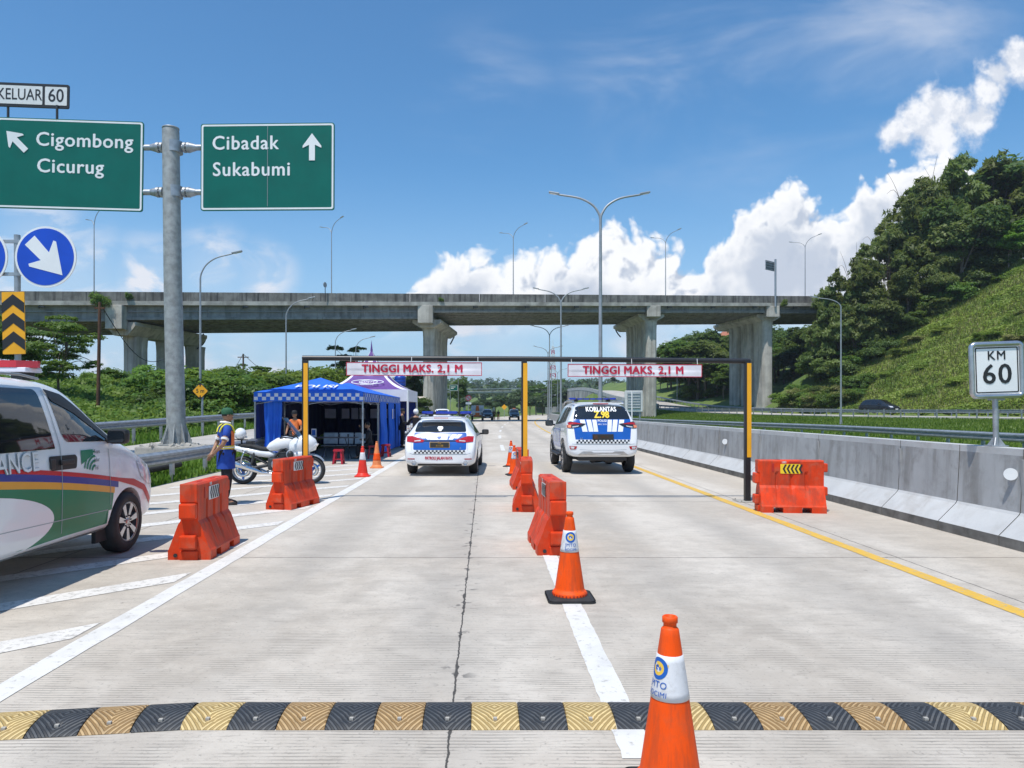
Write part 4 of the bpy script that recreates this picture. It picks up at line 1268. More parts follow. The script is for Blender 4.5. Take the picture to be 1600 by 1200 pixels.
# ---------------------------------------------------------------- plastic road barriers
def barrier_proto(dark_sticker):
    """long axis along local Y, near end at -Y"""
    t = thing('plastic_barrier', 'x', 'road barrier', (0, 0, 0), 0, 'red plastic road barriers')
    Lh, zt = .50, .84
    hb, ht, zs, zl = .235, .095, .42, .10
    # body cross-section swept with vertical flutes cut into the long faces
    ny = 46
    def sec(y):
        fl = 0.0
        for c in (-.23, 0.0, .23):
            fl = max(fl, max(0, 1 - abs(y - c) / .028) ** .5 if abs(y - c) < .028 else 0)
        d = .024 * fl
        return d
    def leg(y):      # forklift cut-outs in the foot
        return any(abs(y - c) < .075 for c in (-.24, .20))
    ys = sorted(set([-Lh + 2 * Lh * i / ny for i in range(ny + 1)] + [-.316, -.314, -.166, -.164, .124, .126, .274, .276]))
    vs = []; K = 0
    for y in ys:
        d = sec(y); zf = .085 if leg(y) else 0.0
        half = [(hb, zf), (hb, max(zl, zf)), (hb - .012, zl + .02), (ht + .028 - d * .2, zs - .03 - d), (ht - d, zs + .01), (ht - d, .60), (ht - d * (1 if True else 0), .63), (ht, .66), (ht, zt - .02), (ht - .02, zt)]
        row = [(x, y, z) for x, z in half] + [(-x, y, z) for x, z in half[::-1]]
        K = len(row); vs += row
    mb = MB()
    mb.add(vs, [(i * K + k, i * K + (k + 1) % K, (i + 1) * K + (k + 1) % K, (i + 1) * K + k) for i in range(len(ys) - 1) for k in range(K)])
    for i0 in (0, len(ys) - 1):
        tri = tessellate_polygon([[Vector((vs[i0 * K + k][0], vs[i0 * K + k][2], 0)) for k in range(K)]])
        mb.add(vs[i0 * K:(i0 + 1) * K], [tuple(q) for q in tri])
    # interlocking knuckles at the ends
    mb.box((0, -Lh - .035, zt - .30), (.185, .075, .17), 0, bev=.02)
    mb.box((0, -Lh - .035, .20), (.185, .075, .15), 0, bev=.02)
    mb.box((0, Lh + .03, zt - .12), (.185, .07, .14), 0, bev=.02)
    mb.box((0, Lh + .03, zt - .50), (.185, .07, .14), 0, bev=.02)
    mb.box((0, -Lh - .012, zt - .105), (.192, .03, .21), 0, bev=.012)
    mb.box((0, -Lh - .010, .05), (.20, .03, .10), 0, bev=.01)
    mb.build('body', MAT['barrier_red'], t, recalc=True)
    mb = MB(); mb.prism(rrect(.04, .09, .015), zt - .004, zt + .004, 0, Matrix.Translation((0, -.2, 0))); mb.prism(rrect(.04, .09, .015), zt - .004, zt + .004, 0, Matrix.Translation((0, .2, 0)))
    mb.build('filler_hole', MAT['barrier_red_dark'], t)
    mb = MB(); mb.tube([(-.15, -Lh - .01, .05), (-.15, -Lh + .01, .05)], .022, 12); mb.build('drain_plug', MAT['black_plastic'], t)
    for s in (1, -1):
        M = Matrix.Translation((s * (ht + .002), -.02, .70)) @ Matrix.Rotation(R(90 * s), 4, 'Z') @ Matrix.Rotation(R(90), 4, 'X')
        mb = MB(); mb.prism(rrect(.31, .155, .01, 2), 0, .004, 0, M)
        p = mb.build('sticker', MAT['text_yellow' if dark_sticker else 'white_panel'], t)
        mb = MB()
        for k in range(5):
            x = -.12 + k * .062
            mb.prism([(x, 0), (x + .035, .07), (x + .065, .07), (x + .03, 0), (x + .065, -.07), (x + .035, -.07)], .004, .007, 0, M)
        mb.build('chevron', MAT['text_black'], p)
        mb = MB(); mb.text('180', .05, 0, M @ Matrix.Translation((-.10, .105, .001)), bold=.01)
        mb.build('lettering', MAT['white_panel'], p)
        mb = MB(); mb.prism(rrect(.17, .03, .006, 2), -.001, .003, 0, M @ Matrix.Translation((.06, .105, 0))); mb.prism(rrect(.035, .13, .006, 2), -.001, .003, 0, M @ Matrix.Translation((-.27, .02, 0)))
        mb.build('mould_mark', MAT['barrier_red_dark'], p)
    return t
b1 = barrier_proto(False)
b1.location = (-3.27, 8.47, 0); b1.rotation_euler = (0, 0, R(1)); b1['label'] = 'red plastic barrier beside the ambulance with a white chevron sticker, largest on the left'
dup(b1, (-3.30, 12.46, 0), R(-14), 'red plastic barrier against the left yellow and black post in front of the motorcycle')
dup(b1, (.80, 8.72, 0), R(3.0), 'red plastic barrier right behind the complete cone on the lane line')
dup(b1, (.70, 12.22, 0), R(-3), 'red plastic barrier standing at the foot of the middle yellow and black post')
dup(b1, (.79, 15.5, 0), R(2), 'red plastic barrier half hidden behind the middle post, in front of two cones')
b6 = barrier_proto(True)
b6.location = (4.98, 11.82, 0); b6.rotation_euler = (0, 0, R(-97)); b6['label'] = 'red plastic barrier with a yellow chevron sticker standing alone beside the grey concrete barrier'

# ---------------------------------------------------------------- traffic cones
def cone_proto(style):
    t = thing('traffic_cone', 'x', 'traffic cone', (0, 0, 0), 0, 'traffic cones')
    h, rt, rb, zb = .76, .034, .135, .045
    body = {'jm': 'cone_orange', 'old': 'cone_faded', 'red': 'cone_red'}[style]
    def rad(z): return rb + (rt - rb) * (z - zb) / (h - .03 - zb)
    mb = MB()
    pr = [(rb + .016, zb - .01), (rb + .016, zb + .012), (rb + .004, zb + .03)]
    n = 26
    for i in range(n + 1):
        z = zb + .03 + (h - .055 - zb - .03) * i / n
        pr.append((rad(z), z))
    pr += [(rad(h - .055) - .004, h - .05), (.028, h - .045), (.028, h - .03), (.033, h - .026), (.033, h - .004), (.029, h), (.022, h), (.020, h - .04), (0, h - .05)]
    mb.lathe(pr, 40)
    mb.build('cone_body', MAT[body], t)
    mb = MB()
    q = rrect(.41, .41, .05, 5)
    if style == 'jm':
        for (z0, z1, s0, s1) in ((0, .022, 1, .99), (.022, .036, .96, .80)):
            n = len(q); vs = [(x * s0, y * s0, z0) for x, y in q] + [(x * s1, y * s1, z1) for x, y in q]
            mb.add(vs, [(i, (i + 1) % n, (i + 1) % n + n, i + n) for i in range(n)])
            mb.add(vs[n:], [tuple(range(n))])
        mb.add([(x, y, .022) for x, y in q], [tuple(range(len(q)))])
    else:
        mb.prism(rrect(.37, .37, .06, 5), 0, .03)
        mb.lathe([(.17, .03), (.15, .05), (rb, .055)], 32)
    mb.build('base', MAT['black_rubber' if style == 'jm' else body], t)
    if style == 'jm':
        mb = MB()
        for k in range(30):
            a = R(12 * k)
            mb.box(((rb + .0165) * math.cos(a), (rb + .0165) * math.sin(a), zb + .003), (.006, .011, .012), 0, rot=(0, 0, a))
        mb.build('stud', MAT['barrier_red_dark'], t)
    z0, z1 = (.415, .60) if style != 'old' else (.22, .42)
    mb = MB()
    nz = 6
    mb.lathe([(rad(z0) + .0005, z0)] + [(rad(z0 + (z1 - z0) * i / nz) + .0028, z0 + (z1 - z0) * i / nz) for i in range(nz + 1)] + [(rad(z1) + .0005, z1)], 40)
    sl = mb.build('sleeve', MAT['cone_sleeve' if style != 'old' else 'cone_orange'], t)
    if style == 'jm':
        # emblem and initials wrapped on the cone
        def wrap(vs, zc, a0, _n=[0]):
            out = []; _n[0] += 1
            for x, y in vs:
                z = zc + y; r = rad(z) + .0042 + .00012 * _n[0]; a = a0 + x / r
                out.append((r * math.sin(a), -r * math.cos(a), z))
            return out
        def disc(mb, r0, r1, zc, a0, m, k0=0, k1=36, dx=0):
            vs = [(r * math.cos(2 * math.pi * k / 36) + dx, r * math.sin(2 * math.pi * k / 36)) for k in range(k0, k1 + 1) for r in (r0, r1)]
            mb.add(wrap(vs, zc, a0), [(2 * i, 2 * i + 1, 2 * i + 3, 2 * i + 2) for i in range(k1 - k0)], m)
        mb = MB()
        zc = .545
        disc(mb, .029, .046, zc, 0, 0)
        disc(mb, .015, .029, zc, 0, 1, -20, 12)
        vs, fs = [(-.016, -.008), (.016, -.008), (.019, .006), (-.008, .015), (-.019, .006)], [(0, 1, 2, 3, 4)]
        mb.add(wrap(vs, zc, 0), fs, 0)
        mb.add(wrap([(.002, .016), (.047, .022), (.047, .010), (.004, .005)], zc, 0), [(0, 1, 2, 3)], 1)
        for (s_, zz, sz) in (('JMTO', .478, .040), ('BOCIMI', .440, .031)):
            vs, fs = text_mesh(s_, sz, 'CENTER', .03, 1.05)
            mb.add(wrap(vs, zz, 0), fs, 0)
        mb.build('emblem', [MAT['logo_blue'], MAT['logo_yellow']], sl)
    return t
c1 = cone_proto('jm')
c1.location = (.80, 3.13, 0); c1.rotation_euler = (0, 0, R(-62))
c1['label'] = 'nearest orange cone, cut by the bottom edge, in front of the speed bump'
dup(c1, (.742, 6.35, 0), R(1) , 'orange cone with a black base standing whole on the lane line beyond the speed bump')
dup(c1, (.74, 18.4, 0), R(10), 'orange cone with white sleeve close behind the middle row of barriers, nearer of two')
dup(c1, (.76, 21.2, 0), R(-20), 'orange cone with white sleeve last in the middle row, farther of two')
c5 = cone_proto('red'); c5.location = (-3.05, 18.0, 0); c5['label'] = 'bright red and white cone on the left edge line in front of the tent leg'
c6 = cone_proto('old'); c6.location = (-3.10, 20.7, 0); c6['label'] = 'faded all-orange cone beside the red stools at the tent'

for _c in c1.children:
    if _c.name.startswith('base'): _c.rotation_euler = (0, 0, R(62)); _c.scale = (.86, .86, 1)
# ================================================================== vehicles
def car_body(st, wheels, well=True, sub=2):
    """st: stations (y, z_bottom, z_belt, z_roof, half width, roof half width) from the rear to the front"""
    def half(y, zb, zbelt, zr, w, wr):
        d = min(.07, (zr - zbelt) * .3)
        return [(0, zb), (w * .80, zb), (w * .955, zb + min(.07, (zbelt - zb) * .25)), (w, zb + (zbelt - zb) * .55), (w * .972, zbelt), (wr, zr - d), (wr - .13, zr), (0, zr + .025)]
    vs = []; K = 14
    for s in st:
        h = half(*s)
        vs += [(x, s[0], z) for x, z in h] + [(-x, s[0], z) for x, z in h[-2:0:-1]]
    n = len(st)
    fs = [(i * K + k, i * K + (k + 1) % K, (i + 1) * K + (k + 1) % K, (i + 1) * K + k) for i in range(n - 1) for k in range(K)]
    for i0, fl in ((0, 1), ((n - 1) * K, -1)):
        for a in range(6): fs.append(tuple([i0 + a, i0 + a + 1, i0 + (13 - a) if a + 1 < 7 else i0, i0 + (14 - a) % 14][::fl]) if 0 < a else tuple([i0, i0 + 1, i0 + 13][::fl]))
        fs.append(tuple([i0 + 6, i0 + 7, i0 + 8][::fl]))
    me = bpy.data.meshes.new('car_cage'); me.from_pydata(vs, [], fs)
    bm = bmesh.new(); bm.from_mesh(me)
    bmesh.ops.recalc_face_normals(bm, faces=bm.faces[:])
    cl = bm.edges.layers.float.new('crease_edge')
    for e in bm.edges:
        a, b = e.verts[0].index, e.verts[1].index
        if a // K == b // K and (a // K in (0, n - 1)): e[cl] = .45
        if a % K == b % K and a % K in (4, 10): e[cl] = .45
        if a % K == b % K and a % K in (1, 2, 12, 13): e[cl] = .4
    bm.to_mesh(me); bm.free()
    o = bpy.data.objects.new('car_cage', me); COL.objects.link(o)
    o.modifiers.new('s', 'SUBSURF').levels = sub
    cut = None
    if well:
        mb = MB()
        for (y, r, x) in wheels:
            for s in (1, -1):
                M = Matrix.Translation((s * (x - .06), y, r)) @ Matrix.Rotation(R(90), 4, 'Y')
                mb.lathe([(0, -.22), (r * 1.13, -.22), (r * 1.13, .4), (0, .4)], 36, 1, M, smooth=False)
        cut = mb.build('car_cut', [MAT['black_plastic'], MAT['black_plastic']], recalc=True, weld=True)
        bo = o.modifiers.new('b', 'BOOLEAN'); bo.operation = 'DIFFERENCE'; bo.object = cut; bo.solver = 'EXACT'; bo.material_mode = 'TRANSFER'
        me.materials.append(MAT['car_white'])
    dg = bpy.context.evaluated_depsgraph_get()
    out = bpy.data.meshes.new_from_object(o.evaluated_get(dg))
    out.polygons.foreach_set('use_smooth', [True] * len(out.polygons))
    bpy.data.objects.remove(o)
    if cut: bpy.data.objects.remove(cut)
    out.validate(); out.update()
    try: out.set_sharp_from_angle(angle=R(38))
    except Exception: pass
    return out

AX = {'R': (Vector((-1, 0, 0)), lambda u, v: Vector((6, u, v))), 'L': (Vector((1, 0, 0)), lambda u, v: Vector((-6, u, v))),
      'B': (Vector((0, 1, 0)), lambda u, v: Vector((u, -6, v))), 'F': (Vector((0, -1, 0)), lambda u, v: Vector((u, 12, v))), 'T': (Vector((0, 0, -1)), lambda u, v: Vector((u, v, 6)))}
def decal_bits(mb, bvh, axis, vs2, fs, off, step, m=0):
    bm = bmesh.new()
    bv = [bm.verts.new((x, y, 0)) for x, y in vs2]
    for f in fs:
        try: bm.faces.new([bv[i] for i in f])
        except ValueError: pass
    xs = [v[0] for v in vs2]; ys = [v[1] for v in vs2]
    for a, lo, hi in ((0, min(xs), max(xs)), (1, min(ys), max(ys))):
        c = lo + step
        while c < hi - 1e-4:
            co = Vector((c, 0, 0)) if a == 0 else Vector((0, c, 0)); no = Vector((1, 0, 0)) if a == 0 else Vector((0, 1, 0))
            bmesh.ops.bisect_plane(bm, geom=bm.verts[:] + bm.edges[:] + bm.faces[:], plane_co=co, plane_no=no)
            c += step
    d, org = AX[axis]
    bad = set()
    bm.verts.index_update()
    pos = []
    for v in bm.verts:
        hit, nor, i, dist = bvh.ray_cast(org(v.co.x, v.co.y), d)
        if hit is None: bad.add(v.index); pos.append((0, 0, 0)); continue
        if nor.dot(d) > 0: nor = -nor
        pos.append(hit + nor * off * .6 - d * off * .4)
    fl = [[v.index for v in f.verts] for f in bm.faces if not any(v.index in bad for v in f.verts)]
    bm.free()
    used = sorted({i for f in fl for i in f}); mp = {k: i for i, k in enumerate(used)}
    mb.add([pos[k] for k in used], [tuple(mp[i] for i in f) for f in fl], m, True)

def poly_faces(poly): return [tuple(t) for t in tessellate_polygon([[Vector((x, y, 0)) for x, y in poly]])]

class Car:
    def __init__(s, name, label, cat, st, wheels, loc, rotz, paint='car_white', group=None, well=True, sub=2, rim='alloy', spokes=7):
        s.t = thing(name, label, cat, loc, rotz, group)
        me = car_body(st, wheels, well, sub)
        me.materials.clear(); me.materials.append(MAT[paint]); me.materials.append(MAT['black_plastic'])
        s.body = link('body', me, s.t)
        bm = bmesh.new(); bm.from_mesh(me); s.bvh = BVHTree.FromBMesh(bm); bm.free()
        s.wm = None
        for (y, r, x) in wheels:
            for sg in (1, -1): s.wheel(sg, y, r, x, rim, spokes)
        # dark floor pan so that nothing shows through under the car
    def wheel(s, sg, y, r, x, rim, spokes):
        if s.wm is None:
            mb = MB(); w = .11
            mb.lathe([(r * .66, -w), (r * .90, -w), (r * .98, -w * .75), (r, -w * .3), (r, w * .3), (r * .98, w * .75), (r * .90, w), (r * .66, w), (r * .62, w * .6), (r * .62, -w * .6)], 36, 0, close=True)
            tyre = mb
            mr = MB()
            mr.lathe([(r * .66, w * .86), (r * .63, w * .98), (r * .60, w * .80), (r * .56, w * .2), (0, w * .1)], 36, 1)
            mr.lathe([(0, w * .90), (r * .10, w * .90), (r * .15, w * .74), (r * .15, w * .3)], 18, 0)
            mr.lathe([(r * .665, w * .80), (r * .65, w * 1.0), (r * .60, w * .88)], 36, 0)
            for k in range(spokes):
                M = Matrix.Rotation(2 * math.pi * k / spokes, 4, 'Z')
                a, b = r * .05, r * .105
                mr.add([M @ Vector(q) for q in [(r * .12, -a, w * .86), (r * .62, -b, w * .92), (r * .62, b, w * .92), (r * .12, a, w * .86), (r * .12, -a, w * .3), (r * .62, -b, w * .4), (r * .62, b, w * .4), (r * .12, a, w * .3)]],
                       [(0, 1, 2, 3), (0, 4, 5, 1), (2, 6, 7, 3)], 0)
                mr.lathe([(0, w * .95), (r * .025, w * .95), (r * .03, w * .8)], 8, 1, M @ Matrix.Translation((r * .2, 0, 0)))
            s.wm = (tyre, mr)
            s.wmesh = None
        e = bpy.data.objects.new('wheel', None); COL.objects.link(e); e.parent = s.t
        e.location = (sg * (x - .115), y, r); e.rotation_euler = (0, R(90 * sg), 0)
        if s.wmesh is None:
            a = s.wm[0].build('tyre', MAT['black_rubber'], e); b = s.wm[1].build('rim', [MAT[rim], MAT['black_plastic']], e)
            s.wmesh = (a.data, b.data)
        else:
            link('tyre', s.wmesh[0], e); link('rim', s.wmesh[1], e)
    def patch(s, name, axis, polys, m, off=.004, step=.07, parent=None, label=None):
        mb = MB()
        for p in polys: decal_bits(mb, s.bvh, axis, p, poly_faces(p), off, step)
        o = mb.build(name, MAT[m] if isinstance(m, str) else m, parent or s.t)
        if label: o['label'] = label
        return o
    def words(s, name, axis, string, size, x, z, m, off=.006, bold=.01, sx=1.0, shear=0, flip=False, parent=None, space=1.0, align='CENTER'):
        vs, fs = text_mesh(string, size, align, 0, space, sx, shear)
        vs = [((-a if flip else a) + x, b + z) for a, b in vs]
        mb = MB()
        for (dx, dy, k) in bold_copies(bold, size): decal_bits(mb, s.bvh, axis, [(a + dx, b + dy) for a, b in vs], fs, off + k * .0009, .12)
        return mb.build(name, MAT[m], parent or s.t)
    def hit(s, x, z):
        h = s.bvh.ray_cast(Vector((x, -6, z)), Vector((0, 1, 0)))[0]
        return h.y if h else 0
    def add(s, name, mb, m, parent=None):
        return mb.build(name, m if isinstance(m, list) else MAT[m], parent or s.t)

def checks(x0, x1, z0, z1, n):
    out = []
    w = (x1 - x0) / n; h = (z1 - z0) / 2
    for k in range(n):
        r = k % 2
        out.append([(x0 + k * w, z0 + r * h), (x0 + (k + 1) * w, z0 + r * h), (x0 + (k + 1) * w, z0 + (r + 1) * h), (x0 + k * w, z0 + (r + 1) * h)])
    return out
def bar(x0, x1, z0, z1, sl=0.0): return [(x0 + sl, z0), (x1 + sl, z0), (x1, z1), (x0, z1)]
def line2(pts, w):
    out = []
    for a, b in zip(pts[:-1], pts[1:]):
        a, b = Vector(a), Vector(b); d = (b - a).normalized(); n = Vector((-d.y, d.x)) * w / 2
        out.append([tuple(a - n), tuple(b - n), tuple(b + n), tuple(a + n)])
    return out
def mir(p): return [(-x, z) for x, z in p][::-1]
def mirror_part(c, x, y, z, m='black_plastic', sc=1.0):
    mb = MB(); mb.box((x, y, z), (.20 * sc, .11 * sc, .15 * sc), 0, bev=.045 * sc)
    mb.box((x - math.copysign(.12, x), y + .02, z - .05), (.12, .05, .05), 0, bev=.015)
    o = c.add('mirror', mb, m)
    mb = MB(); mb.prism(rrect(.16 * sc, .11 * sc, .03), -.002, .002, 0, FACE(x, y - .056 * sc, z)); c.add('mirror_glass', mb, 'glass_dark', o)

# ---------------------------------------------------------------- ambulance
def ambulance():
    st = [(0, .42, 1.1, 1.78, .90, .74), (.12, .32, 1.18, 1.90, .95, .80), (1.2, .29, 1.20, 1.97, .97, .83), (2.4, .29, 1.24, 1.975, .97, .83), (3.12, .29, 1.26, 1.955, .97, .81), (3.46, .29, 1.27, 1.80, .97, .79),
          (3.90, .29, 1.26, 1.52, .968, .80), (4.18, .29, 1.22, 1.34, .965, .83), (4.42, .29, 1.14, 1.23, .96, .80), (4.72, .29, 1.03, 1.12, .945, .76), (4.95, .30, .90, .98, .90, .70), (5.07, .32, .72, .80, .82, .62), (5.13, .38, .60, .66, .74, .56)]
    wh = [(1.02, .352, .965), (4.22, .352, .965)]
    c = Car('ambulance', 'white ambulance van with red roof light bar and green striped side at the left', 'ambulance', st, wh, (-5.12, 4.23, 0), 0)
    P = c.patch
    # livery, right side (coordinates: metres from the rear, height)
    top = lambda y, a: a - .036 * (y - 1.65) - .062 * max(0, y - 1.65) ** 1.0 - .020 * max(0, y - 2.2) ** 2
    def stripe(o0, o1, y0, y1, n=16):
        ys = [y0 + (y1 - y0) * i / n for i in range(n + 1)]
        return [(y, top(y, o1)) for y in ys] + [(y, top(y, o0)) for y in ys[::-1]]
    arch = lambda rr, n=14: [(4.22 + rr * math.cos(R(180 - 180 * k / n)), .352 + rr * math.sin(R(180 - 180 * k / n))) for k in range(n + 1)]
    for ax in ('R', 'L'):
        P('livery_green', ax, [[(.15, .33), (3.83, .33), (3.83, .42), (3.86, .55)] + [(y, top(y, 1.0)) for y in (3.88, 3.4, 3.0, 2.6, 2.2, 1.8, 1.4, 1.0, .5, .15)]], 'amb_green')
        P('livery_orange', ax, [stripe(1.0, 1.068, .1, 3.90)], 'amb_orange')
        P('livery_blue', ax, [stripe(1.068, 1.135, .1, 3.98)], 'amb_blue')
        P('livery_red', ax, [stripe(1.135, 1.178, .1, 4.0) , [(4.0, top(4.0, 1.135)), (4.0, top(4.0, 1.178)), (4.35, .84), (4.65, .74), (4.88, .55), (4.85, .48), (4.60, .68), (4.34, .76)]], 'amb_red')
        P('livery_white', ax, [[(1.2 + 1.56 * math.cos(R(k * 6)), max(.335, .6 + .34 * math.sin(R(k * 6)))) for k in range(60)]], 'car_white', .007)
    # glazing
    for ax in ('R', 'L'):
        P('side_window', ax, [round_poly([(1.50, 1.86), (2.70, 1.85), (2.80, 1.30), (2.80, 1.275), (1.50, 1.275)], .06)], 'glass_dark', .005, .05)
        P('side_window', ax, [round_poly([(.25, 1.84), (1.38, 1.86), (1.38, 1.275), (.25, 1.275)], .06)], 'glass_dark', .005, .05)
        P('window_visor', ax, [round_poly([(2.82, 1.86), (3.12, 1.81), (3.46, 1.64), (3.80, 1.43), (3.96, 1.31), (3.86, 1.30), (3.58, 1.46), (3.26, 1.62), (2.90, 1.74)], .03)], 'black_plastic', .012, .05)
        P('front_door_window', ax, [round_poly([(2.865, 1.80), (3.0, 1.77), (3.30, 1.64), (3.58, 1.49), (3.86, 1.305), (3.01, 1.33), (2.95, 1.40)], .035)], 'glass_dark', .006, .05)
        P('door_seam', ax, line2([(2.92, .34), (2.88, .7), (2.88, 1.3), (2.79, 1.84)], .010) + line2([(3.78, 1.22), (3.79, .9), (3.82, .6)], .010) + line2([(.2, .62), (3.77, .55)], .009) + line2([(1.44, .34), (1.44, 1.86)], .010), 'amb_grey', .0075, .1)
        P('sill_trim', ax, [[(.2, .315), (3.84, .315), (3.84, .345), (.2, .345)]], 'lamp_grey', .010, .1)
        P('handle_recess', ax, [round_poly([(2.68, 1.205), (3.13, 1.20), (3.16, 1.17), (3.14, 1.06), (2.70, 1.065)], .03)], 'black_plastic', .006, .06)
    P('rear_window', 'B', [round_poly([(-.70, 1.78), (.70, 1.78), (.76, 1.22), (-.76, 1.22)], .08)], 'glass_dark', .006, .06)
    for sg in (-1, 1): P('tail_light', 'B', [round_poly([(sg * .80, 1.20), (sg * .90, 1.18), (sg * .90, .82), (sg * .78, .84)][::sg], .02)], 'lamp_red', .008, .05)
    P('rear_bumper', 'B', [[(-.86, .60), (.86, .60), (.86, .40), (-.86, .40)]], 'amb_grey', .012, .08)
    P('rear_seam', 'B', line2([(-.80, 1.78), (-.80, .64), (.80, .64), (.80, 1.78)], .01), 'amb_grey', .004, .1)
    mb = MB(); mb.box((0, c.hit(0, .9) - .01, .90), (.46, .02, .13), 0, bev=.005); c.add('number_plate', mb, 'plate_black')
    P('windscreen', 'T', [round_poly([(-.70, 3.30), (.70, 3.30), (.80, 4.08), (-.80, 4.08)], .10)], 'glass_dark', .006, .08)
    mb = MB(); mb.box((.968, 2.96, 1.135), (.03, .22, .05), 0, bev=.012); mb.box((.967, 2.72, 1.13), (.022, .07, .10), 0, bev=.01); c.add('door_handle', mb, 'black_plastic')
    # writing
    o = c.words('lettering', 'R', 'AMBULANCE', .25, 2.52, 1.165, 'amb_grey', .010, bold=.022, sx=.9, align='RIGHT')
    c.words('lettering', 'R', 'AMBULANCE', .25, 2.522, 1.165, 'car_white', .0125, bold=.005, sx=.9, align='RIGHT')
    e = P('emblem', 'R', [[(3.23, 1.235), (3.46, 1.235), (3.46, 1.18), (3.33, 1.13), (3.23, 1.09)]], 'amb_green', .006)
    arcs = []
    for r0, r1 in ((.05, .075), (.10, .125), (.15, .175), (.20, .22)):
        q = [(3.49 - r1 * math.cos(R(a)), 1.0 + r1 * math.sin(R(a))) for a in range(10, 96, 8)] + [(3.49 - r0 * math.cos(R(a)), 1.0 + r0 * math.sin(R(a))) for a in range(95, 9, -8)]
        arcs.append(q)
    P('emblem_arc', 'R', arcs, 'amb_green', .0068, .06, parent=e)
    for i, wd in enumerate(('Trans', 'Jabar', 'Tol')): c.words('lettering', 'R', wd, .062, 3.475, 1.205 - .085 * i, 'text_black', .007, bold=0, align='LEFT', parent=e, sx=.85)
    # lamps, bumper, mirror
    P('headlight', 'R', [round_poly([(4.42, 1.05), (4.72, 1.0), (4.95, .86), (4.98, .74), (4.80, .72), (4.55, .84)], .05)], 'lamp_clear', .006, .04)
    P('headlight', 'L', [round_poly([(4.42, 1.05), (4.72, 1.0), (4.95, .86), (4.98, .74), (4.80, .72), (4.55, .84)], .05)], 'lamp_clear', .006, .04)
    P('grille', 'F', [round_poly([(-.45, .80), (.45, .80), (.40, .70), (-.40, .70)], .03)], 'black_plastic', .006)
    mirror_part(c, 1.05, 3.80, 1.36, sc=1.12); mirror_part(c, -1.05, 3.86, 1.36, sc=1.12)
    for s in (-1, 1):
        mb = MB(); mb.box((s * .84, 3.80, .30), (.05, .26, .22), 0, bev=.01); c.add('mud_flap', mb, 'black_rubber')
        mb = MB(); mb.tube([(s * .78, .3, 1.97), (s * .78, 2.5, 1.985), (s * .77, 2.8, 1.955)], .012, 8); c.add('roof_rail', mb, 'lamp_grey')
    # roof light bar
    lb = MB()
    M = Matrix.Translation((0, 3.0, 2.085))
    lb.prism([(-.62, -.14), (.52, -.14), (.66, -.02), (.66, .02), (.52, .14), (-.62, .14), (-.70, .02), (-.70, -.02)], -.012, .055, 0, M)
    lb.box((0, 0, -.035), (1.22, .27, .045), 1, M, bev=.01)
    for k in (-.35, 0, .35): lb.box((k, 0, .058), (.012, .22, .012), 1, M)
    for s in (-.5, .5): lb.box((s, 0, -.09), (.12, .2, .08), 2, M, bev=.01)
    c.add('light_bar', lb, [MAT['lightbar_red'], MAT['tent_white'], MAT['black_plastic']])
ambulance()

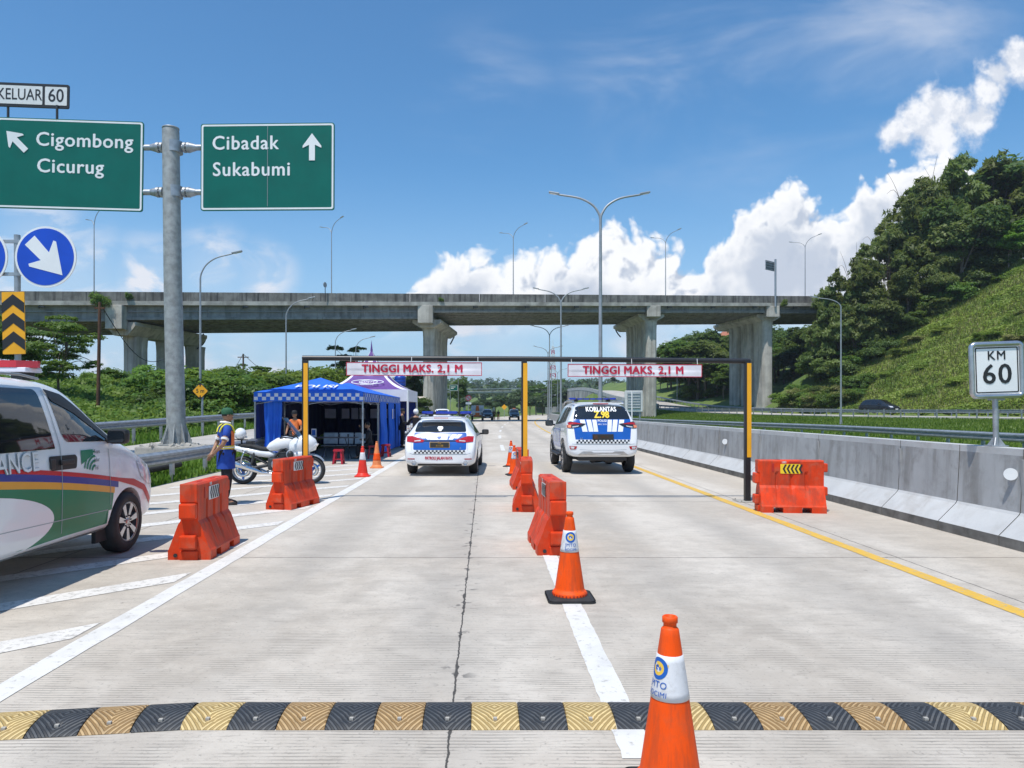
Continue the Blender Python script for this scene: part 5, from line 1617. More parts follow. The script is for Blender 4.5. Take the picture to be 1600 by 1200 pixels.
# ---------------------------------------------------------------- patrol wagon
def wagon():
    st = [(0, .34, .58, .66, .80, .62), (.05, .28, .70, .80, .87, .70), (.14, .25, .86, .98, .90, .74), (.24, .24, .98, 1.10, .91, .74), (.42, .24, 1.00, 1.28, .915, .68), (.62, .23, 1.01, 1.42, .92, .64), (.95, .22, 1.01, 1.475, .92, .63), (1.8, .20, .99, 1.49, .92, .64),
          (2.7, .20, .97, 1.47, .92, .64), (3.1, .20, .96, 1.38, .92, .63), (3.55, .20, .94, 1.13, .915, .66), (3.85, .20, .90, .99, .91, .70), (4.3, .20, .80, .91, .90, .68), (4.65, .22, .66, .78, .84, .60), (4.8, .28, .52, .60, .74, .50)]
    wh = [(.98, .335, .915), (3.80, .335, .915)]
    c = Car('police_car', 'white and blue police patrol estate car with blue roof lights in the left lane', 'police car', st, wh, (-1.135, 18.0, 0), R(-2))
    P = c.patch
    P('tailgate_panel', 'B', [round_poly([(-.655, 1.085), (.655, 1.085), (.67, .95), (.66, .66), (-.66, .66), (-.67, .95)], .04)], 'car_blue', .003, .05)
    P('rear_window', 'B', [round_poly([(-.60, 1.345), (.60, 1.345), (.655, 1.10), (-.655, 1.10)], .05)], 'glass_dark', .005, .05)
    P('white_bar', 'B', [bar(-.56, -.45, .945, 1.045, .10), bar(-.42, -.31, .915, 1.045, .10), bar(-.24, .19, .91, 1.05, 0), bar(.31 + .0, .42, .915, 1.045, -.10), bar(.45, .56, .945, 1.045, -.10)], 'sign_white', .0055)
    P('emblem', 'B', [circ(.055, 12, -.02, .985)], 'car_blue', .008)
    P('sticker', 'B', [rrect(.14, .08, .03, 3, -.01, 1.20), rrect(.07, .035, .01, 2, -.01, 1.14)], 'sign_white', .008)
    tl = [(-.84, .99), (-.70, 1.0), (-.52, .945), (-.385, .895), (-.42, .85), (-.6, .84), (-.83, .86)]
    for q in (tl, mir(tl)):
        o = P('tail_light', 'B', [q], 'lamp_red', .014, .04)
        s = 1 if q is not tl else -1
        P('reverse_lens', 'B', [[(s * .48, .905), (s * .64, .885), (s * .64, .865), (s * .48, .875)][::s]], 'lamp_clear', .017, parent=o)
    P('dark_strip', 'B', [[(-.385, .895), (.385, .895), (.40, .865), (-.40, .865)]], 'car_black', .006)
    mb = MB(); yp = c.hit(.2, .74) - .008; mb.box((-.0, yp, .785), (.50, .02, .145), 0, bev=.006); pl = c.add('number_plate', mb, 'plate_gold')
    mb = MB(); mb.prism(rrect(.47, .125, .012, 2), 0, .004, 0, FACE(0, yp - .0105, .785)); mb.build('plate_field', MAT['plate_black'], pl)
    mb = MB(); mb.text('X 1138', .062, 0, FACE(0, yp - .016, .765), bold=.012); mb.text('POLRI', .03, 0, FACE(0, yp - .016, .825), bold=.01); mb.build('lettering', MAT['plate_gold'], pl)
    P('check_band', 'B', [rrect(1.28, .088, .01, 2, 0, .612)], 'sign_white', .005)
    P('check_square', 'B', checks(-.63, .63, .572, .652, 26), 'car_black', .0075)
    c.words('lettering', 'B', 'PATROLI JALAN RAYA', .105, -.02, .455, 'text_red', .006, bold=.03, sx=.66)
    P('reflector', 'B', [bar(-.80, -.62, .425, .45)], 'lamp_red', .008); P('reflector', 'B', [bar(.62, .80, .425, .45)], 'lamp_red', .008)
    P('bumper_seam', 'B', line2([(-.83, .60), (-.66, .55), (.66, .55), (.83, .60)], .008) + line2([(-.70, 1.1), (-.70, .66), (-.64, .56)], .007) + line2([(.70, 1.1), (.70, .66), (.64, .56)], .007), 'amb_grey', .003, .1)
    P('lower_bumper', 'B', [bar(-.55, .55, .27, .315)], 'black_plastic', .006)
    c.words('lettering', 'B', 'D', .05, .52, .70, 'alloy', .008)
    for s in (-1, 1):
        mb = MB(); M = Matrix.Translation((s * .64, .05, .335)) @ Matrix.Rotation(R(90), 4, 'X')
        mb.lathe([(.052, -.1), (.058, .06), (.052, .065), (.045, .05), (.045, -.05), (0, -.05)], 20, 0, M); c.add('exhaust', mb, 'chrome')
    mb = MB(); mb.tube([(-.38, .25, 1.105), (-.1, .22, 1.10), (.12, .24, 1.10)], .012, 6); c.add('wiper', mb, 'black_plastic')
    mb = MB(); mb.box((0, .50, 1.455), (1.05, .20, .035), 0, bev=.012); c.add('spoiler', mb, 'car_white')
    mb = MB(); mb.box((0, .398, 1.452), (.36, .012, .02), 0); c.add('brake_light', mb, 'lamp_red')
    for ax in ('R', 'L'):
        P('side_window', ax, [round_poly([(.75, 1.30), (1.2, 1.37), (1.55, 1.37), (1.60, 1.04), (.95, 1.06)], .05)], 'glass_dark', .005, .05)
        P('side_window', ax, [round_poly([(1.66, 1.37), (2.45, 1.36), (2.52, 1.02), (1.70, 1.04)], .05)], 'glass_dark', .005, .05)
        P('side_window', ax, [round_poly([(2.54, 1.355), (2.85, 1.30), (3.42, 1.02), (2.60, 1.02)], .05)], 'glass_dark', .005, .05)
        P('door_seam', ax, line2([(1.63, .30), (1.63, 1.38)], .008) + line2([(2.54, .30), (2.54, 1.36)], .008), 'amb_grey', .004, .1)
        P('side_stripe', ax, [[(1.3, .62), (3.3, .60), (3.3, .78), (1.3, .80)]], 'car_blue', .004, .1)
    P('windscreen', 'T', [round_poly([(-.58, 3.1), (.58, 3.1), (.66, 3.72), (-.66, 3.72)], .1)], 'glass_dark', .006, .08)
    mirror_part(c, 1.03, 3.20, 1.02); mirror_part(c, -1.03, 3.20, 1.02)
    for s in (-1, 1):
        mb = MB(); mb.tube(catmull([(s * .60, .75, 1.46), (s * .60, .9, 1.50), (s * .605, 1.7, 1.525), (s * .60, 2.5, 1.51), (s * .60, 2.7, 1.47)], 4), .018, 8); c.add('roof_rail', mb, 'lamp_grey')
    lb = MB()
    for (x, w) in ((-.53, .32), (0, .60), (.53, .32)):
        lb.box((x, 2.1, 1.585), (w, .22, .075), 0, bev=.025)
        lb.box((x, 2.1, 1.54), (w * .9, .18, .03), 1)
    for x in (-.34, .34): lb.box((x, 2.1, 1.57), (.08, .12, .09), 1, bev=.01)
    for x in (-.45, .45): lb.box((x, 2.1, 1.505), (.10, .10, .05), 1)
    c.add('light_bar', lb, [MAT['lightbar_blue'], MAT['black_plastic']])
wagon()

# ---------------------------------------------------------------- patrol SUV
def suv():
    st = [(0, .52, .76, .86, .84, .66), (.05, .46, .95, 1.05, .90, .74), (.12, .45, 1.2, 1.30, .92, .76), (.2, .45, 1.26, 1.46, .925, .76), (.34, .44, 1.27, 1.68, .93, .73), (.52, .43, 1.27, 1.80, .935, .70), (.95, .42, 1.26, 1.85, .935, .70), (1.9, .40, 1.22, 1.87, .935, .71),
          (2.7, .40, 1.19, 1.84, .935, .71), (3.1, .40, 1.18, 1.70, .935, .70), (3.5, .40, 1.16, 1.42, .93, .72), (3.75, .40, 1.12, 1.25, .93, .76), (4.3, .40, 1.04, 1.14, .92, .74), (4.68, .42, .86, .98, .88, .68), (4.85, .48, .66, .76, .80, .58)]
    wh = [(.95, .395, .945), (3.80, .395, .945)]
    c = Car('police_suv', 'white and blue police SUV marked Z.98 on its rear window in the right lane', 'police car', st, wh, (3.01, 18.45, 0), R(.6))
    P = c.patch
    P('tailgate_panel', 'B', [round_poly([(-.74, 1.44), (.74, 1.44), (.735, 1.2), (.70, .885), (-.70, .885), (-.735, 1.2)], .04)], 'car_blue', .003, .05)
    P('rear_window', 'B', [round_poly([(-.64, 1.745), (.64, 1.745), (.735, 1.42), (-.735, 1.42)], .05)], 'glass_dark', .006, .05)
    c.words('lettering', 'B', 'KORLANTAS', .165, 0, 1.665, 'text_white', .014, bold=.028, sx=.80, space=1.06)
    c.words('lettering', 'B', 'Z.98', .24, 0, 1.525, 'text_yellow', .014, bold=.03, sx=.86)
    P('white_bar', 'B', [bar(-.575, -.445, 1.10, 1.405, .06), bar(-.405, -.285, 1.10, 1.405, .05), bar(-.255, -.145, 1.10, 1.405, .03)] + [mir(q) for q in (bar(-.575, -.445, 1.10, 1.405, .06), bar(-.405, -.285, 1.10, 1.405, .05), bar(-.255, -.145, 1.10, 1.405, .03))], 'sign_white', .0055)
    c.words('lettering', 'B', 'POLISI', .085, 0, 1.375, 'text_white', .009, bold=.012)
    c.words('lettering', 'B', '0811 2110', .05, 0, 1.285, 'text_white', .008, bold=.01)
    tl = [(-.93, 1.33), (-.80, 1.36), (-.60, 1.325), (-.42, 1.30), (-.52, 1.235), (-.78, 1.185), (-.925, 1.19)]
    for q, s in ((tl, 1), (mir(tl), -1)):
        o = P('tail_light', 'B', [q], 'car_black', .014, .04)
        P('lamp_lens', 'B', [[(x * s, z) for x, z in ((-.925, 1.265), (-.80, 1.275), (-.80, 1.20), (-.925, 1.20))][::s]], 'lamp_amber', .018, .03, parent=o)
        P('lamp_lens', 'B', [[(x * s, z) for x, z in ((-.925, 1.325), (-.70, 1.335), (-.5, 1.295), (-.78, 1.285), (-.925, 1.28))][::s]], 'lamp_red', .018, .03, parent=o)
        P('reverse_lens', 'B', [[(x * s, z) for x, z in ((-.77, 1.235), (-.60, 1.255), (-.63, 1.225), (-.77, 1.20))][::s]], 'lamp_clear', .018, .03, parent=o)
    mb = MB(); yp = c.hit(.2, .92) - .008; mb.box((0, yp, .965), (.54, .02, .15), 0, bev=.006); pl = c.add('number_plate', mb, 'plate_black')
    mb = MB(); mb.text('3838-10', .07, 0, FACE(.03, yp - .012, .965), bold=.012, sx=.85); mb.prism(rrect(.10, .09, .01, 2), 0, .003, 0, FACE(-.19, yp - .014, .965)); mb.build('lettering', MAT['rust_brown'], pl)
    P('check_band', 'B', [rrect(1.38, .10, .01, 2, 0, .85)], 'sign_white', .005)
    P('check_square', 'B', checks(-.68, .68, .805, .895, 28), 'car_black', .0075)
    for s in (-1, 1):
        o = P('reflector', 'B', [round_poly([(s * .66, .73), (s * .86, .74), (s * .84, .655), (s * .70, .65)][::s], .02)], 'lamp_red', .009, .04)
        P('reverse_lens', 'B', [round_poly([(s * .73, .72), (s * .84, .725), (s * .82, .67), (s * .74, .665)][::s], .02)], 'lamp_clear', .012, .04, parent=o)
    P('skid_plate', 'B', [[(-.66, .50), (-.52, .60), (-.30, .60), (-.24, .57), (.24, .57), (.30, .60), (.52, .60), (.66, .50)]], 'alloy', .006, .05)
    P('bumper_seam', 'B', line2([(-.88, .80), (-.70, .78), (.70, .78), (.88, .80)], .009) + line2([(-.6, .65), (-.3, .63), (.3, .63), (.6, .65)], .006), 'amb_grey', .003, .1)
    c.words('lettering', 'B', '4x2', .05, -.55, .93, 'alloy', .008)
    mb = MB(); mb.box((0, .42, .42), (1.25, .6, .14), 0, bev=.03); mb.tube([(-.2, .5, .36), (.1, 1.0, .34)], .09, 12); mb.box((.32, .5, .36), (.5, .5, .13), 0, bev=.03); mb.box((0, .95, .39), (1.5, .12, .10), 0, bev=.03); c.add('underbody', mb, 'black_plastic')
    for s in (-1, 1):
        mb = MB(); mb.box((s * .82, .60, .40), (.24, .02, .30), 0, bev=.006); c.add('mud_flap', mb, 'black_rubber')
        mb = MB(); mb.tube(catmull([(s * .66, .7, 1.83), (s * .66, .9, 1.88), (s * .67, 1.8, 1.905), (s * .66, 2.6, 1.88), (s * .66, 2.8, 1.83)], 4), .02, 8); c.add('roof_rail', mb, 'alloy')
        mb = MB(); mb.box((s * .93, 2.35, .43), (.16, 1.7, .06), 0, bev=.02); c.add('side_step', mb, 'black_plastic')
    mb = MB(); mb.box((0, .47, 1.825), (1.2, .16, .04), 0, bev=.015); c.add('spoiler', mb, 'car_white')
    mb = MB(); mb.box((0, .386, 1.818), (.40, .012, .03), 0); c.add('brake_light', mb, 'lamp_red')
    mb = MB(); mb.tube([(-.25, .24, 1.455), (.1, .20, 1.44)], .014, 6); c.add('wiper', mb, 'black_plastic')
    for ax in ('R', 'L'):
        P('side_window', ax, [round_poly([(.75, 1.70), (1.35, 1.74), (1.38, 1.30), (.72, 1.36)], .06)], 'glass_dark', .005, .05)
        P('side_window', ax, [round_poly([(1.45, 1.745), (2.35, 1.73), (2.40, 1.26), (1.46, 1.29)], .06)], 'glass_dark', .005, .05)
        P('side_window', ax, [round_poly([(2.44, 1.725), (2.75, 1.68), (3.38, 1.25), (2.48, 1.25)], .06)], 'glass_dark', .005, .05)
        P('door_seam', ax, line2([(1.42, .5), (1.42, 1.72)], .009) + line2([(2.42, .5), (2.42, 1.72)], .009), 'amb_grey', .004, .1)
        P('side_panel', ax, [[(1.5, .62), (3.35, .62), (3.35, 1.12), (1.5, 1.16)]], 'car_blue', .004, .1)
        P('side_bar', ax, [bar(1.7 + .35 * k, 1.9 + .35 * k, .75, 1.1, .1) for k in range(4)], 'sign_white', .007, .1)
        for (y, r, x) in wh:
            P('wheel_arch', ax, [[(y + a * math.cos(R(k)), .395 + a * math.sin(R(k))) for a, ks in ((.52, range(5, 176, 10)), (.45, range(175, 4, -10))) for k in ks]], 'black_plastic', .012, .06)
    P('windscreen', 'T', [round_poly([(-.64, 3.05), (.64, 3.05), (.70, 3.62), (-.70, 3.62)], .1)], 'glass_dark', .006, .08)
    mirror_part(c, 1.05, 3.25, 1.27, sc=1.2); mirror_part(c, -1.05, 3.25, 1.27, sc=1.2)
    lb = MB()
    lb.box((0, 1.8, 1.965), (1.16, .26, .04), 1, bev=.01)
    for s in (-1, 1): lb.box((s * .56, 1.8, 1.968), (.18, .28, .055), 0, bev=.02); lb.box((s * .45, 1.8, 1.92), (.10, .12, .06), 1)
    for k in range(5): lb.box((-.36 + .18 * k, 1.662, 1.965), (.15, .012, .035), 0)
    c.add('light_bar', lb, [MAT['lightbar_blue'], MAT['black_plastic']])
suv()

# ---------------------------------------------------------------- vehicles in the distance
def far_car(label, kind, loc, rotz, paint, name='parked_car'):
    if kind == 'pickup':
        st = [(0, .5, .9, 1.0, .86, .80), (.1, .45, 1.0, 1.08, .90, .82), (1.6, .42, 1.0, 1.08, .92, .82), (1.68, .42, 1.05, 1.55, .92, .72), (1.85, .42, 1.1, 1.78, .92, .68), (2.9, .42, 1.1, 1.80, .92, .68), (3.5, .42, 1.1, 1.3, .92, .74), (4.6, .42, 1.0, 1.12, .90, .72), (5.1, .5, .8, .9, .84, .6)]
    elif kind == 'mpv':
        st = [(0, .35, .7, .8, .78, .62), (.1, .27, .98, 1.10, .85, .66), (.4, .25, 1.02, 1.55, .87, .62), (.9, .23, 1.03, 1.67, .87, .62), (2.2, .22, 1.0, 1.68, .87, .63), (2.8, .22, .98, 1.56, .87, .61), (3.45, .22, .95, 1.12, .86, .66), (4.1, .22, .84, .96, .84, .64), (4.4, .3, .6, .72, .74, .52)]
    else:
        st = [(0, .45, .8, .9, .80, .68), (.06, .4, 1.1, 1.3, .88, .72), (.25, .38, 1.15, 1.75, .90, .70), (.7, .36, 1.15, 1.86, .90, .70), (2.6, .36, 1.12, 1.86, .90, .70), (3.1, .36, 1.1, 1.45, .90, .72), (3.4, .36, 1.06, 1.2, .89, .74), (4.2, .38, .95, 1.08, .87, .70), (4.5, .45, .7, .8, .80, .6)]
    L = st[-1][0]
    zb, zr = st[3][2], max(q[3] for q in st)
    wh = [(.9, .33, st[3][4] - .01), (L - .95, .33, st[3][4] - .01)]
    c = Car(name, label, 'truck' if kind == 'pickup' else 'car', st, wh, loc, rotz, paint, None, True, 2)
    P = c.patch
    rear0 = 1.68 if kind == 'pickup' else 0
    P('rear_window', 'B', [round_poly([(-.58, zr - .13), (.58, zr - .13), (.64, zb + .12), (-.64, zb + .12)], .06)], 'glass_dark', .006, .1)
    for s in (-1, 1):
        P('tail_light', 'B', [[(s * .66, .98), (s * .84, .98), (s * .84, .78), (s * .66, .78)][::s]], 'lamp_red', .01, .1)
        P('headlight', 'F', [[(s * .48, .84), (s * .78, .88), (s * .76, .72), (s * .5, .70)][::s]], 'lamp_clear', .01, .1)
    y0 = rear0 + (.35 if kind != 'pickup' else .2)
    ym = (y0 + 2.9) / 2
    for ax in ('R', 'L'):
        P('side_window', ax, [round_poly([(y0 + .2, zr - .14), (ym - .05, zr - .12), (ym - .05, zb + .06), (y0 + .1, zb + .06)], .06)], 'glass_dark', .006, .1)
        P('side_window', ax, [round_poly([(ym + .05, zr - .12), (2.75, zr - .18), (3.15, zb + .06), (ym + .05, zb + .06)], .06)], 'glass_dark', .006, .1)
    ws = [q for q in st if q[3] < zr - .05 and q[0] > 2]
    P('windscreen', 'F', [round_poly([(-.56, zr - .12), (.56, zr - .12), (.66, zb + .18), (-.66, zb + .18)], .08)], 'glass_dark', .007, .08)
    P('grille', 'F', [round_poly([(-.42, .80), (.42, .80), (.40, .66), (-.40, .66)], .03), [(-.6, .55), (.6, .55), (.55, .45), (-.55, .45)]], 'black_plastic', .008, .1)
    mirror_part(c, .98, L - 1.55, zb + .06); mirror_part(c, -.98, L - 1.55, zb + .06)
    mb = MB(); mb.box((0, -.004, .62), (.42, .02, .12), 0); c.add('number_plate', mb, 'text_black')
    mb = MB(); mb.box((0, L + .012, .52), (.42, .02, .12), 0); c.add('number_plate', mb, 'white_paint')
    return c
far_car('dark navy people carrier driving on the slip road behind the steel guardrail', 'mpv', (45.1, 86.3, 1.26), R(203), 'car_black')
c = far_car('white pickup truck parked beyond the police estate car, cab roof showing over it', 'pickup', (-4.35, 71, 0), 0, 'far_car_white', 'pickup_truck')
far_car('white car parked left of the pickup beside the overpass pier, mostly hidden', 'suv', (-7.0, 84, 0), R(4), 'far_car_white')
far_car('dark blue car parked right of the white tow truck under the overpass', 'suv', (.25, 120, 0), R(182), 'car_black')
c = far_car('dark SUV with an orange beacon facing the camera in the far lane', 'suv', (5.0, 127, 0), R(180), 'car_black')
mb = MB(); mb.box((0, 2.0, 1.95), (.5, .2, .14), 0, bev=.03); c.add('beacon', mb, 'lamp_amber')

def tow_truck():
    t = thing('tow_truck', 'white tow truck with an orange crane parked in the distance under the overpass', 'truck', (-1.25, 117, 0))
    mb = MB(); mb.box((0, 4.2, 1.45), (2.0, 1.8, 1.9), 0, bev=.15); mb.build('cab', MAT['far_car_white'], t)
    mb = MB(); mb.box((0, 1.7, 1.15), (2.2, 3.3, .75), 0, bev=.06); mb.box((-.95, 1.7, 1.7), (.25, 3.2, .7), 0, bev=.05); mb.box((.95, 1.7, 1.7), (.25, 3.2, .7), 0, bev=.05); mb.box((0, 3.1, 1.95), (2.1, .15, 1.0), 0, bev=.03); mb.build('bed', MAT['far_car_white'], t)
    mb = MB(); mb.tube([(-.25, 1.8, 1.3), (-.12, .2, 2.35)], .10, 8); mb.tube([(.25, 1.8, 1.3), (.12, .2, 2.35)], .10, 8); mb.box((0, .1, 1.0), (.7, .3, .5), 0, bev=.04); mb.box((0, .2, 1.7), (.35, .2, 1.3), 0, bev=.03); mb.box((0, -.2, .75), (1.2, .25, .25), 0, bev=.03); mb.build('crane', MAT['cloth_orange'], t)
    for s in (-1, 1):
        for y in (1.0, 4.4):
            mb = MB(); mb.lathe([(.0, -.14), (.40, -.14), (.44, -.08), (.44, .08), (.40, .14), (0, .14)], 20, 0, Matrix.Translation((s * .88, y, .44)) @ Matrix.Rotation(R(90), 4, 'Y')); mb.build('wheel', MAT['black_rubber'], t)
        mb = MB(); mb.box((s * .85, -.06, .95), (.28, .06, .12), 0); mb.build('tail_light', MAT['lamp_red'], t)
    mb = MB(); mb.box((0, 5.11, 1.85), (1.7, .02, .7), 0); mb.build('windscreen', MAT['glass_dark'], t)
    mb = MB(); mb.box((0, 4.2, 2.46), (1.2, .25, .12), 0, bev=.03); mb.build('light_bar', MAT['lamp_amber'], t)
tow_truck()
# ================================================================== tents, people, motorcycle, small things
def marquee(label, x0, x1, y0, y1, ze, zt, nm='pop_up_tent', valance=True, back=True, left=True, polisi=False):
    cx, cy = (x0 + x1) / 2, (y0 + y1) / 2
    t = thing(nm, label, 'tent', (cx, cy, 0), 0, 'blue police tents')
    hx, hy = (x1 - x0) / 2, (y1 - y0) / 2
    mb = MB(); n = 10
    # four sagging roof panels
    corners = [(-hx, -hy), (hx, -hy), (hx, hy), (-hx, hy)]
    for k in range(4):
        a, b = Vector((*corners[k], ze)), Vector((*corners[(k + 1) % 4], ze)); ap = Vector((0, 0, zt))
        vs = []; 
        for j in range(n + 1):
            f = j / n
            for i in range(n + 1):
                g = i / n
                p = (a * (1 - g) + b * g) * (1 - f) + ap * f
                p.z -= .03 * math.sin(math.pi * f) * math.sin(math.pi * g) + .025 * math.sin(math.pi * f)
                vs.append(p)
        N = n + 1
        mb.add(vs, [(j * N + i, j * N + i + 1, (j + 1) * N + i + 1, (j + 1) * N + i) for j in range(n) for i in range(n)], 0, True)
    roof = mb.build('roof', MAT['tent_blue'], t, weld=True)
    # valance: white band with two rows of blue squares
    vb = MB(); vq = MB()
    for k in range(4):
        a, b = Vector((*corners[k], ze)), Vector((*corners[(k + 1) % 4], ze))
        L = (b - a).length; d = (b - a).normalized(); nrm = Vector((d.y, -d.x, 0))
        h = .30; m = 40
        def wv(s): return .012 * math.sin(s * 9 + k) 
        vs = []
        for i in range(m + 1):
            s = L * i / m
            p = a + d * s + nrm * wv(s)
            vs += [p, p + Vector((0, 0, -h)) + nrm * .01]
        vb.add(vs, [(2 * i, 2 * i + 1, 2 * i + 3, 2 * i + 2) for i in range(m)], 0, False)
        nq = int(L / .125)
        for r in range(2):
            for q in range(nq):
                if (q + r) % 2: continue
                s0, s1 = L * q / nq, L * (q + 1) / nq
                z0, z1 = -.04 - .11 * r, -.15 - .11 * r
                P = [a + d * s + nrm * (wv(s) + .006 - z * .045) + Vector((0, 0, z)) for s, z in ((s0, z0), (s1, z0), (s1, z1), (s0, z1))]
                vq.add(P, [(0, 1, 2, 3)], 0)
        s0, s1 = 0, L
        for z0, z1 in ((0, -.038), (-.262, -.30)):
            m2 = 40
            P = []
            for i in range(m2 + 1):
                s = L * i / m2; p = a + d * s + nrm * (wv(s) + .007 - z0 * .045); P += [p + Vector((0, 0, z0)), p + Vector((0, 0, z1)) + nrm * .004]
            vq.add(P, [(2 * i, 2 * i + 1, 2 * i + 3, 2 * i + 2) for i in range(m2)], 0)
    v = vb.build('valance', MAT['tent_white'], t); vq.build('check_square', MAT['tent_blue'], v)
    if polisi:
        sl = math.atan2(zt - ze, hy)
        M = Matrix.Translation((.1, -hy * .70, ze + (zt - ze) * .30 + .0)) @ Matrix.Rotation(sl - .06, 4, 'X')
        mb = MB(); mb.text('POLISI', .62, 0, M @ Matrix.Translation((0, .02, .028)), bold=.016, sx=.80, shear=.12, space=1.0); mb.build('lettering', MAT['text_white'], roof)
    for i, (x, y) in enumerate(corners):
        mb = MB(); mb.box((x * .985, y * .985, ze / 2), (.045, .045, ze)); mb.box((x * .985, y * .985, .01), (.12, .12, .02)); mb.build('leg', MAT['galvanised'], t)
    mb = MB()
    for k in range(4):
        a, b = Vector((*corners[k], ze - .06)), Vector((*corners[(k + 1) % 4], ze - .06)); m_ = (a + b) / 2
        for p, q in ((a, m_), (m_, b)):
            mb.tube([p * .98, q * .98 + Vector((0, 0, -.28))], .014, 6); mb.tube([p * .98 + Vector((0, 0, -.28)), q * .98], .014, 6)
    mb.build('truss', MAT['galvanised'], t)
    def curtain(nmx, p0, p1, z0, z1, m, folds, amp=.05, gather=0.0, wins=()):
        L = Vector(p1) - Vector(p0); l = L.length; d = L / l; nr = Vector((-d.y, d.x))
        mb = MB(); ni, nj = max(12, int(folds * 8)), 10
        vs = []
        for j in range(nj + 1):
            f = j / nj; z = z1 + (z0 - z1) * f
            g = 1 - gather * math.exp(-((f - .62) / .25) ** 2)
            for i in range(ni + 1):
                s = i / ni
                q = Vector(p0) + d * (l * (.5 + (s - .5) * g)) + nr * (amp * math.sin(2 * math.pi * folds * s) * (.4 + .6 * f) / max(.5, g))
                vs.append((q.x, q.y, z))
        N = ni + 1
        mb.add(vs, [(j * N + i, j * N + i + 1, (j + 1) * N + i + 1, (j + 1) * N + i) for j in range(nj) for i in range(ni)], 0, True)
        o = mb.build(nmx, MAT[m], t)
        if wins:
            mb = MB()
            for (s, w, z, h) in wins:
                c = Vector(p0) + d * (l * s) - nr * .07
                for sg in (1,):
                    a, b = c - d * w / 2, c + d * w / 2
                    mb.add([(a.x, a.y, z - h / 2), (b.x, b.y, z - h / 2), (b.x, b.y, z + h / 2), (a.x, a.y, z + h / 2)], [(0, 1, 2, 3)], 0)
            mb.build('clear_window', MAT['tent_white'], o)
    zc = ze - .27
    return t, curtain, hx, hy, zc
t, cur, hx, hy, zc = marquee('nearest blue police tent, with white lettering on its roof and a checked valance', -7.35, -3.87, 23.0, 26.3, 2.23, 2.76, polisi=True)
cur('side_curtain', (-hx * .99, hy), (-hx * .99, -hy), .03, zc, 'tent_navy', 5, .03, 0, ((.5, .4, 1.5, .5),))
cur('tied_curtain', (-hx + .28, -hy + .12), (-hx + .86, -hy + .12), .30, zc, 'tent_blue', 3, .05, .15)
t, cur, hx, hy, zc = marquee('blue police tent farther back whose checked valance continues behind the first tent', -7.35, -3.87, 26.36, 32.9, 2.23, 2.78)
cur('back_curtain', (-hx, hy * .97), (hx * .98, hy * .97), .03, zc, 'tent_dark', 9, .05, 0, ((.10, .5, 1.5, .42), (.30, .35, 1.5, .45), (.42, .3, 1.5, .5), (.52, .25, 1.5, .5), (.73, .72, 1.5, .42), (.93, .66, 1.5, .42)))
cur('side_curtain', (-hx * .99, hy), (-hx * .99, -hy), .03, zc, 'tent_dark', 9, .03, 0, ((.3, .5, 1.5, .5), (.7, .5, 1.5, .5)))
cur('tied_curtain', (hx, -hy + .3), (hx, -hy + 1.8), .08, zc, 'tent_blue', 4, .09, .45)
cur('tied_curtain', (hx, -hy + 2.6), (hx, -hy + 4.2), .08, zc, 'tent_blue', 4, .09, .4, ((.5, .3, 1.5, .4),))
cur('tied_curtain', (hx, hy - 1.6), (hx, hy - .05), .05, zc, 'tent_blue', 4, .07, .1)

